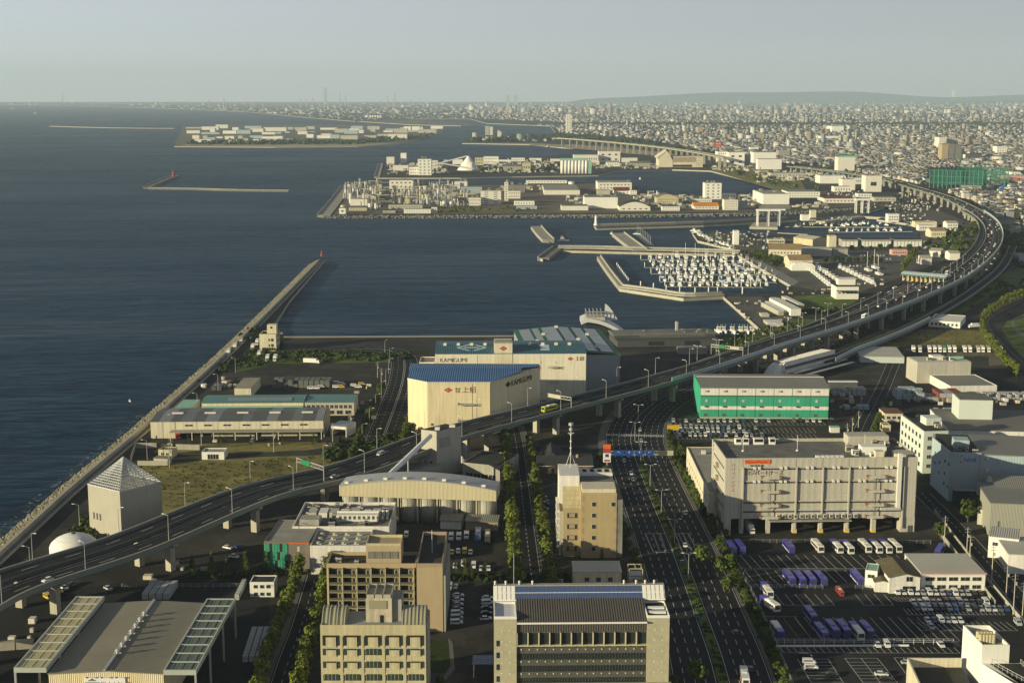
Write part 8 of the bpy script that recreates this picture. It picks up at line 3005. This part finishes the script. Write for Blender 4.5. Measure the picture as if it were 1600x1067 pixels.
class NPMesh:
 def __init__(s):
  s.bv,s.bc=[],[]
 def box(s,x,y,w,d,h,a,cw_,cr,gable):
  s.bv.append((x,y,w,d,h,a,gable))
  s.bc.append((*cw_,*cr))
 def build(s,name,label):
  V=np.array(s.bv,dtype=np.float64)
  C=np.array(s.bc,dtype=np.float64)
  n=len(V)
  x,y,w,d,h,a,g=V.T
  ca,sa=np.cos(a),np.sin(a)
  base=np.array([(-1,-1,0),(1,-1,0),(1,1,0),(-1,1,0),(-1,-1,1),(1,-1,1),(1,1,1),(-1,1,1)],dtype=np.float64)
  pts=np.zeros((n,10,3))
  for i,(bx_,by_,bz_) in enumerate(base):
   lx,ly=bx_*w/2,by_*d/2
   pts[:,i,0]=x+lx*ca-ly*sa
   pts[:,i,1]=y+lx*sa+ly*ca
   pts[:,i,2]=bz_*h-(bz_ == 0)*.3
  for i,sx_ in ((8,-1),(9,1)):
   lx=sx_*w/2
   pts[:,i,0]=x+lx*ca
   pts[:,i,1]=y+lx*sa
   pts[:,i,2]=h+g
  quads=np.array([(0,1,5,4),(1,2,6,5),(2,3,7,6),(3,0,4,7),(4,5,9,8),(7,8,9,6)])
  tris=np.array([(4,8,7),(5,6,9)])
  off=(np.arange(n)*10)[:,None,None]
  Q=(quads[None]+off).reshape(-1,4)
  T=(tris[None]+off).reshape(-1,3)
  me=bpy.data.meshes.new(name)
  me.vertices.add(n*10)
  me.vertices.foreach_set('co',pts.reshape(-1))
  nl=len(Q)*4+len(T)*3
  me.loops.add(nl)
  me.loops.foreach_set('vertex_index',np.concatenate([Q.reshape(-1),T.reshape(-1)]).astype(np.int32))
  me.polygons.add(len(Q)+len(T))
  st=np.concatenate([np.arange(len(Q))*4,len(Q)*4+np.arange(len(T))*3]).astype(np.int32)
  me.polygons.foreach_set('loop_start',st)
  at=me.attributes.new('tint','FLOAT_COLOR','FACE')
  wall=np.ones((n,4))
  wall[:,:3]=C[:,:3]
  roof=np.ones((n,4))
  roof[:,:3]=C[:,3:]
  col=np.concatenate([np.stack([wall,wall,wall,wall,roof,roof],1).reshape(-1,4),np.stack([wall,wall],1).reshape(-1,4)])
  at.data.foreach_set('color',col.reshape(-1))
  me.materials.append(TINT)
  me.update(calc_edges=True)
  me.validate()
  o=obj(name,me,kind='stuff')
  tag(o,label,'town')
  return o
WC=[(.33,.30,.23),(.35,.35,.33),(.52,.50,.45),(.24,.19,.14),(.14,.15,.155),(.24,.245,.235)]
RC=[(.04,.05,.045),(.07,.075,.085),(.10,.10,.11),(.14,.14,.14),(.14,.08,.05),(.07,.11,.17),(.36,.35,.31),(.05,.055,.06),(.22,.20,.17)]
cands=[]
HC_={}
def hlab(s):
 HC_[s]=HC_.get(s,-1)+1
 return s+f', {nth(HC_[s])} nearest'
y=2000.0
while y<5200:
 x=560.0 if y<3000 else 300.0
 while x<0.40*y:
  a=.25*sin(x*.0021+y*.0013)+.3
  jx,jy=x+hr.uniform(-3,3),y+hr.uniform(-3,3)
  x += 13.5
  if (int(x/13.5) % 9 == 0) or hr.random()<.12:
   continue
  if not inside(jx,jy,TOWN):
   continue
  if any(inside(jx,jy,bl) for bl in blocked):
   continue
  if min((EXP[k2]-Vector((jx,jy))).length for k2 in range(100,len(EXP),4))<36 or min((FV[k2]-Vector((jx,jy))).length for k2 in range(0,len(FV),3))<40:
   continue
  cands.append((jx,jy,a+hr.choice((0,pi/2))+hr.uniform(-.06,.06)))
 y += 15 if int(y/15) % 6 else 26
cands.sort(key=lambda c_:c_[1])
town=NPMesh()
area_words=(('near the right edge',lambda u,v:u>1570),('just outside the expressway bend',lambda u,v:v>300),('around the green sports cage',lambda u,v:v>270 and u>1420),('beyond the end of the expressway',lambda u,v:True))
cnt=0
for (x,y,a) in cands:
 u,v=PIX(x,y)
 if not (0<u<1604):
  wi=hr.randrange(6)
  town.box(x,y,hr.uniform(7,10),hr.uniform(6.5,9),hr.uniform(3.5,6),a,WC[wi],RC[hr.randrange(9)],hr.choice((0,1.8,2.2)))
  continue
 if cnt<300:
  wi,ri,kd=hr.choice((0,0,1,1,1,2,3)),hr.choice((0,0,1,1,2,3,4)),hr.choice((0,0,0,1,1,2))
  where=next(w_ for w_,f_ in area_words if f_(u,v))
  kw=('gabled house','hipped roof house','flat roofed small block')[kd]
  house(kd,wi,ri,x,y,a,hlab(f'{WN[wi]} {kw} with {RN[ri]} roof {where}'),'small houses of the town',hr.uniform(.85,1.15))
  cnt += 1
 else:
  wi=hr.randrange(6)
  big=hr.random()<.05
  sc=hr.uniform(1.5,3.2) if big else 1
  town.box(x,y,hr.uniform(7.5,10.5)*sc,hr.uniform(6.5,9.5)*sc,hr.uniform(3.5,6.5)*(hr.uniform(1,2.6) if big else 1),a,WC[wi],RC[hr.randrange(9)],0.1 if big else hr.choice((0.1,1.8,2.2,2.2)))
def far_fill(y0,y1,gx,xr,size,hgt,poly,keep=.8,tall=.04):
 y=y0
 g=gx
 while y<y1:
  x=xr[0]*y
  while x<xr[1]*y:
   jx,jy=x+hr.uniform(-.4,.4)*g,y+hr.uniform(-.4,.4)*g
   x += g
   if hr.random()>keep*(1 if x>-.02*y else .45) or not inside(jx,jy,poly):
    continue
   s=size*hr.uniform(.6,1.5)
   h=hgt*hr.uniform(.6,1.5)*(1 if x>-.02*y else .6)
   if hr.random()<tall:
    h *= hr.uniform(2,4.5)
    s *= 1.2
   wi=hr.randrange(6)
   town.box(jx,jy,s,s*hr.uniform(.5,1),h,hr.uniform(-.3,.9),WC[wi],RC[hr.randrange(9)],hr.choice((0.1,0.1,s*.12)))
  y += g
  g *= 1.012
FAR1=[tuple(q) for q in PL([(875,208),(1000,216),(1110,236),(1200,250),(1720,250),(1720,180),(870,180),(740,186),(760,193),(860,197)])]
FAR2=[tuple(q) for q in PL([(-100,162.6),(150,166.5),(300,170.5),(400,175),(470,182),(555,189),(640,185.5),(735,185.5),(900,192),(1750,192),(1750,158.8),(-100,158.8)])]
far_fill(5190,9500,22,(.02,.385),15,6,FAR1,.8)
far_fill(8500,15000,38,(-.16,.39),19,8,FAR2,.66,.06)
far_fill(15000,36000,95,(-.42,.40),42,12,FAR2,.62,.10)
spit=[tuple(q) for q in PL([(725,222),(735,218),(866,209),(870,222)])]
far_fill(5200,6600,26,(-.08,.04),16,7,spit,.6)
town.build('distant_town','endless grey and cream rooftops of the town fading into haze')
# ============================================================ TREES
def crown_mesh(name,rx,rz_,zc,n,leaf,m,seed,lobes=9,low=.0):
 r=random.Random(seed)
 L2=[]
 for k in range(lobes):
  a=r.uniform(0,2*pi)
  zz=r.uniform(-.75,.85)
  q=(1-zz*zz) ** .5*r.uniform(.35,.75)
  L2.append((rx*q*cos(a),rx*q*sin(a),zc+rz_*zz*.8,r.uniform(.30,.50)*rx+.15*rz_))
 mb=MB()
 for k in range(n):
  cx_,cy_,cz_,cr=L2[k % lobes]
  d=Vector((r.gauss(0,1),r.gauss(0,1),r.gauss(0,1))).normalized()*cr*r.uniform(.35,1.05)
  c=Vector((cx_,cy_,cz_))+Vector((d.x,d.y,d.z*.9))
  nrm=(d.normalized()+Vector((r.gauss(0,.5),r.gauss(0,.5),r.gauss(0,.5)+.4))).normalized()
  u=nrm.orthogonal().normalized()
  u.rotate(Matrix.Rotation(r.uniform(0,pi),3,nrm))
  w=nrm.cross(u)
  s=leaf*r.uniform(.6,1.3)
  mb.face([c-u*s-w*s*.6,c+u*s*.9-w*s*.7,c+u*s+w*s*.6,c-u*s*.8+w*s*.75])
 return mb.data(name,[m])
def tree_proto(kind,m,seed):
 t=thing({'poplar':'street_tree','round':'round_tree','conifer':'young_tree','palm':'palm_tree'}[kind],'x','tree',(0,0,0))
 r=random.Random(seed)
 tr_=MB()
 if kind == 'poplar':
  H_=11
  tr_.cyl((0,0,0),(.1,0,5),.22,.15,6).cyl((.1,0,5),(0,.1,9.5),.15,.05,5)
  for k in range(5):
   a=k*1.3
   tr_.cyl((.05,0,2.5+k),(1.2*cos(a),1.2*sin(a),4+k*1.1),.07,.03,4)
  me=crown_mesh('crown',2.3,4.6,6.3,620,.42,m,seed,12)
 elif kind == 'round':
  tr_.cyl((0,0,0),(0,.1,3.2),.25,.17,6)
  for k in range(5):
   a=k*1.26
   tr_.cyl((0,.1,2.2),(1.7*cos(a),1.7*sin(a),4.6),.1,.04,4)
  me=crown_mesh('crown',3.3,2.4,4.6,620,.45,m,seed,10)
 elif kind == 'conifer':
  tr_.cyl((0,0,0),(0,0,6.5),.14,.04,6)
  mb=MB()
  for k in range(300):
   z=1.2+6.0*r.random() ** .8
   rad=(7.4-z)*.28*r.uniform(.2,1)
   a=r.uniform(0,2*pi)
   c=Vector((rad*cos(a),rad*sin(a),z))
   u=Vector((cos(a),sin(a),.35)).normalized()*r.uniform(.25,.55)
   w=Vector((-sin(a),cos(a),0))*r.uniform(.1,.25)
   mb.face([c-u-w,c+u*.8-w*.6,c+u+w*.6,c-u*.7+w])
  me=mb.data('crown',[m])
 obj('crown',me,t)
 part('trunk',tr_,BARK,t)
 kids(t)
 return t
T_PO=[tree_proto('poplar',LEAFY,1),tree_proto('poplar',LEAFY,2)]
T_RO=[tree_proto('round',LEAF,3),tree_proto('round',LEAF,4)]
T_DK=[tree_proto('round',LEAFD,5)]
T_CO=[tree_proto('conifer',LEAFY,6)]
fr=random.Random(31)
def tree_row(protos,pts,step,off,label,group,smin=.8,smax=1.2,n=200,jit=.5,start=0):
 rs=resample(pts,step)
 op=offs(rs,off)
 k=0
 for i in range(start,len(rs)):
  if k >= n:
   break
  u,v=PIX(op[i].x,op[i].y)
  if not (-20<u<1620 and v<1100):
   continue
  put(fr.choice(protos),op[i].x+fr.uniform(-jit,jit),op[i].y+fr.uniform(-jit,jit),0.03,fr.uniform(0,6.28),f'{nth(k)} {label}',group,fr.uniform(smin,smax))
  k += 1
tree_row(T_PO,TREE_ST,5.6,6.6,'tree from the bottom in the left row of the tree lined street','trees left of the narrow street',.8,1.2,44)
tree_row(T_PO,TREE_ST,6.2,-6.6,'tree from the bottom in the right row of the tree lined street','trees right of the narrow street',.7,1.15,40)
tree_row(T_PO,LEFT_ST,4.6,6.4,'tree from the bottom in the left row of the lower left street','trees left of the side street',.7,1.05,30)
tree_row(T_PO,LEFT_ST,4.6,-6.6,'tree from the bottom in the right row of the lower left street','trees right of the side street',.75,1.1,30)
tree_row(T_RO+T_DK,AVE[:38],5.5,-19.6,'tree from the bottom in the planting right of the avenue','trees right of the avenue',.38,.66,70,.8)
tree_row(T_DK+T_RO,AVE[19:34],6,-24,'tree from the bottom in the second line right of the avenue','second line of avenue trees',.4,.7,50,1.2)
tree_row(T_RO,AVE[:30],13,20.5,'tree from the bottom on the left pavement of the avenue','trees left of the avenue',.7,1.05,30,1.0)
tree_row(T_RO,PORT_ST,8,12.6,'shrub tree from the near end on the left of the port road','trees left of the port road',.5,.8,24)
tree_row(T_RO,PORT_ST[:30],7,-12.6,'shrub tree from the near end on the right of the port road','trees right of the port road',.55,.9,22)
tree_row(T_RO+T_DK,RIGHT_ST,6.5,-7.5,'tree from the near end beside the depot road','trees by the depot road',.5,.8,20)
tree_row(T_PO,smooth(PL([(1600,590),(1580,572),(1562,550),(1548,530),(1543,512)])),8,5,'tree from the near end beside the park road','trees by the park road',.8,1.1,26)
tree_row(T_PO,smooth(PL([(1543,505),(1560,490),(1590,472),(1640,452)])),9,4,'tree going away along the upper park road','trees by the upper park road',.8,1.1,20)
tree_row(T_PO,smooth(PL([(1410,428),(1425,408),(1438,385),(1443,376)])),13,0,'tree in the line from the toll gates to the boat garages','trees beside the toll gates',1.0,1.4,14)
tree_row(T_RO,smooth(PL([(1175,398),(1200,405),(1222,412)])),9,0,'garden tree beside the yacht clubhouse','trees at the clubhouse',.9,1.3,12)
tree_row(T_DK,PL([(1290,412),(1380,412)]),9,0,'dark tree in the hedge line of the marina car park','trees of the marina car park',.8,1.2,16)
tree_row(T_DK,PL([(1330,392),(1440,392)]),12,0,'dark tree before the row of boat garages','trees before the boat garages',.8,1.2,18)
tree_row(T_CO,PL([(246,700),(500,698)]),17,0,'small tree in the dark strip before the long warehouse','trees before the long warehouse',.9,1.2,13)
for i,(x,y,s) in enumerate(((300,905,1.2),(331,903,1.5),(354,903,1.1),(383,903,1.5),(301,893,1),(415,893,1.2),(420,880,1.1))):
 p=P(x,y)
 put(T_CO[0],p.x,p.y,.03,i,f'{nth(i)} young tree from the left along the fence under the expressway','young trees along the fence',s)
for i,(x,y,s) in enumerate(((700,905,.8),(725,905,1.2),(736,905,.9),(757,902,1.1),(712,897,.8),(848,905,.7),(940,890,1.2),(900,893,1.0),(868,893,.8),(1000,900,.9),(958,902,.9))):
 p=P(x,y)
 put(T_CO[0],p.x,p.y,.03,i,f'{nth(i)} small tree along the hedge behind the solar roofed block','small trees behind the solar block',s)
for i,(x,y,s) in enumerate(((1098,885,1.3),(1132,900,1.3),(1140,925,1.1),(1092,1067,1.1),(1470,842,1.0),(1512,815,1.6),(1525,808,1.5),(470,1067,1.0),(848,920,1.0),(690,1075,.6),(1052,1075,.6))):
 p=P(x,y)
 put(T_RO[i % 2],p.x,p.y,.03,i,('yellowish tree at the corner of the avenue planting','bright tree beside the depot fence','tree beside the depot fence a little lower','lone tree at the bottom of the avenue','small tree by the service road corner','large tree across the service road','second large tree across the service road','tree at the bottom of the side street','small round tree behind the solar roofed block','tree at the foot of the beige office','tree at the foot of the solar roofed block')[i],None,s)
def grove(name,pix,n,size,m,label,seed,quads=16,leaf=.3,world=None,cat='shrubs'):
 poly=[tuple(q) for q in (PL(pix) if world is None else world)]
 xs_,ys_=[q[0] for q in poly],[q[1] for q in poly]
 r=random.Random(seed)
 mb=MB()
 k=0
 tries=0
 while k<n and tries<n*30:
  tries += 1
  x,y=r.uniform(min(xs_),max(xs_)),r.uniform(min(ys_),max(ys_))
  if not inside(x,y,poly):
   continue
  k += 1
  R_=size*r.uniform(.6,1.3)
  for q in range(quads):
   d=Vector((r.gauss(0,1),r.gauss(0,1),abs(r.gauss(0,1)))).normalized()
   c=Vector((x,y,R_*.1))+Vector((d.x*R_,d.y*R_,d.z*R_*1.1))*r.uniform(.6,1)
   nrm=(d+Vector((r.gauss(0,.4),r.gauss(0,.4),r.gauss(0,.4)))).normalized()
   u=nrm.orthogonal().normalized()
   w=nrm.cross(u)
   s=R_*leaf*r.uniform(.7,1.4)
   mb.face([c-u*s-w*s,c+u*s-w*s*.8,c+u*s*.9+w*s,c-u*s+w*s*.9])
 o=part(name,mb,m,kind='stuff')
 tag(o,label,cat)
 return o
grove('shrubbery',[(505,712),(530,690),(580,690),(640,672),(648,688),(590,708),(520,722)],130,2.2,LEAFD,'dark shrubs on the bank between the expressway and the port road',1)
grove('shrubbery',[(330,575),(400,545),(640,552),(640,566),(430,566),(350,583)],190,2.0,LEAFD,'belt of dark shrubs across the empty port lots',2)
grove('shrubbery',[(375,530),(388,514),(404,512),(404,532)],40,2.2,LEAFD,'shrubs at the root of the breakwater',3)
grove('shrubbery',[(430,548),(430,530),(440,527),(442,548)],20,2,LEAFD,'shrubs beside the pale tower house',4)
grove('hedge',None,520,.9,LEAF,'dense undergrowth of the planting right of the avenue',5,world=[tuple(q) for q in offs(AVE[:36],-18)+offs(AVE[:36],-21.8)[::-1]],cat='hedge')
grove('median_shrubs',None,190,.9,LEAFD,'low shrubs and weeds on the avenue median',6,world=[tuple(q) for q in offs(med,-1.4)+offs(med,1.4)[::-1]])
grove('hedge',[(695,898),(900,900),(900,910),(695,908)],120,1.3,LEAFD,'dark hedge between the yard and the solar roofed block',7,cat='hedge')
grove('hedge',[(286,898),(430,892),(500,885),(500,893),(430,902),(286,905)],110,1.0,LEAFD,'hedge along the fence under the expressway',8,cat='hedge')
grove('weeds',[(230,730),(500,712),(575,706),(400,758),(260,800)],420,.5,mat('weed_green',(.09,.10,.03),.9,.4,.5),'tufts of weeds over the grass field beside the expressway',9,8,.45,cat='weeds')
grove('weeds',[(1300,552),(1380,516),(1550,516),(1580,560),(1450,556)],600,.55,mat('weed_brown',(.13,.105,.035),.9,.4,.5),'tufts of dry weeds over the field above the lorry row',10,7,.45,cat='weeds')
grove('shrubbery',[(95,850),(140,795),(150,795),(148,850)],60,1.6,LEAF,'shrubs left of the lattice pyramid block',11)
grove('hedge',[(1226,486),(1320,482),(1345,486),(1330,490),(1230,492)],60,2.2,LEAFD,'hedge between the harbour lawn and the dark quay',12,cat='hedge')
grove('shrubbery',[(1120,548),(1290,518),(1300,505),(1230,505),(1110,536)],130,2.0,LEAF,'scrub along the far foot of the expressway',13)
grove('park_wood',[(1480,486),(1545,448),(1600,428),(1660,440),(1560,470),(1500,500)],60,2.6,LEAF,'trees and bushes scattered over the park slope',14,22,cat='trees')
grove('park_wood',[(1500,300),(1620,300),(1620,340),(1560,338),(1530,318)],90,5,LEAFD,'dark grove in the town outside the bend',15,22,cat='trees')
grove('park_wood',[(1545,366),(1620,360),(1640,430),(1590,420),(1565,395)],120,5,LEAFD,'dark trees along the outer foot of the bend',16,22,cat='trees')
grove('park_wood',[(1445,372),(1530,340),(1530,380),(1490,404),(1450,400)],130,4.0,LEAF,'trees between the small workshops inside the bend',17,20,cat='trees')
grove('park_wood',[(1200,398),(1240,412),(1236,424),(1170,402)],60,3.2,LEAFD,'garden bushes around the yacht clubhouse',18,20,cat='trees')
grove('park_wood',[(870,212),(1000,222),(1120,243),(1130,250),(1000,232),(872,220)],170,12,LEAFD,'dark pine belt along the far beach viaduct',19,14,.4,cat='trees')
grove('park_wood',[(725,221),(870,215),(868,220),(760,224)],110,12,LEAFD,'dark trees behind the river mouth beach',20,14,.4,cat='trees')
grove('park_wood',[(285,224),(560,222),(680,211),(694,207),(660,217),(560,226),(300,227)],240,11,LEAFD,'tree belt along the shore of the reclaimed island',21,12,.4,cat='trees')
grove('park_wood',[(690,325),(800,325),(860,330),(600,334)],60,3,LEAF,'bushes along the rubble wall of the factory island',22,12,cat='trees')
grove('park_wood',[(750,262),(870,262),(870,268),(840,270),(750,268)],90,6,LEAFD,'bushes among the mills of the silo island',23,12,cat='trees')
grove('park_wood',[(1130,262),(1230,285),(1300,300),(1300,306),(1215,292),(1130,268)],80,5,LEAF,'bushes on the grassy shore of the basin',24,12,cat='trees')
tw=[tuple(q) for q in PL([(1130,250),(1400,280),(1530,320),(1600,400),(1720,400),(1720,185),(1000,190),(1000,213)])]
grove('town_trees',None,4200,5,LEAFD,'small dark trees scattered through the streets of the town',25,9,.5,world=tw,cat='trees')
tw2=[tuple(q) for q in PL([(880,204),(1720,204),(1720,160),(900,163)])]
grove('town_trees',None,3800,11,LEAFD,'dark wooded patches far off in the town',26,7,.6,world=tw2,cat='trees')
def pole(px,py,h,label,arms=2):
 p=P(px,py)
 t=thing('utility_pole',label,'pole',(p.x,p.y,0),.3)
 part('pole',MB().cyl((0,0,0),(0,0,h),.22,.14,8),CONCL,t)
 for k in range(arms):
  part('cross_arm',MB().box(-1.4,-.08,h-1.0-k*1.2,1.4,.08,h-.85-k*1.2),STEEL,t)
 part('transformer',MB().cyl((.6,0,h-4.5),(.6,0,h-3.3),.4,n=8),GREYW,t)
for i,(x,y,h) in enumerate(((1331,690,14),(1323,694,12),(1475,855,14),(1510,870,13),(1515,872,10),(1549,912,16),(1572,930,12),(1583,960,16),(1597,968,15),(1345,640,11),(1341,668,10),(268,715,11),(265,730,12),(315,700,11),(520,690,11),(548,676,12),(596,605,13),(590,590,11),(428,706,12))):
 pole(x,y,h,f'{nth(i)} concrete utility pole '+('beside the depot road' if x in (1331,1323,1345,1341) else 'along the service road' if x>1400 else 'around the long warehouse yards'),2)
def hills(name,d,x0,x1,hm,seed,c):
 r=random.Random(seed)
 mb=MB()
 n=60
 ph=[r.uniform(0,6.28) for _ in range(5)]
 pts=[]
 for i in range(n+1):
  u=i/n
  env=sin(pi*min(1,max(0,u))) ** .5
  h=hm*env*(.62+.2*sin(u*7+ph[0])+.1*sin(u*17+ph[1])+.05*sin(u*37+ph[2]))
  pts.append((x0+(x1-x0)*u,max(1,h)))
 for (xa,ha),(xb,hb) in zip(pts,pts[1:]):
  mb.face([(xa,d,-2),(xb,d,-2),(xb,d+900,hb),(xa,d+900,ha)])
  mb.face([(xb,d+900,hb),(xb,d+3500,-2),(xa,d+3500,-2),(xa,d+900,ha)])
 part(name,mb,c,kind='structure')
HILL=mat('wooded_hill',(.09,.11,.09),.95,.2,.0005,fine=.003)
hills('hills',38000,1500,26000,520,3,HILL)
hills('hills',33000,9500,30000,300,5,HILL)
# ============================================================ THE HAZY AIR
def haze(density):
 m=bpy.data.materials.new('haze_air')
 m.use_nodes=True
 N,L=m.node_tree.nodes,m.node_tree.links
 N.clear()
 o=N.new('ShaderNodeOutputMaterial')
 v=N.new('ShaderNodeVolumePrincipled')
 v.inputs['Color'].default_value=(0.66,0.84,1.0,1)
 v.inputs['Density'].default_value=density
 v.inputs['Anisotropy'].default_value=0.0
 L.new(v.outputs[0],o.inputs['Volume'])
 mb=MB().box(-44900-500,-3500,SEAZ-1.5,44900+500,45600,1000)
 part('haze',mb,m,kind='stuff')
haze(3.6e-5)
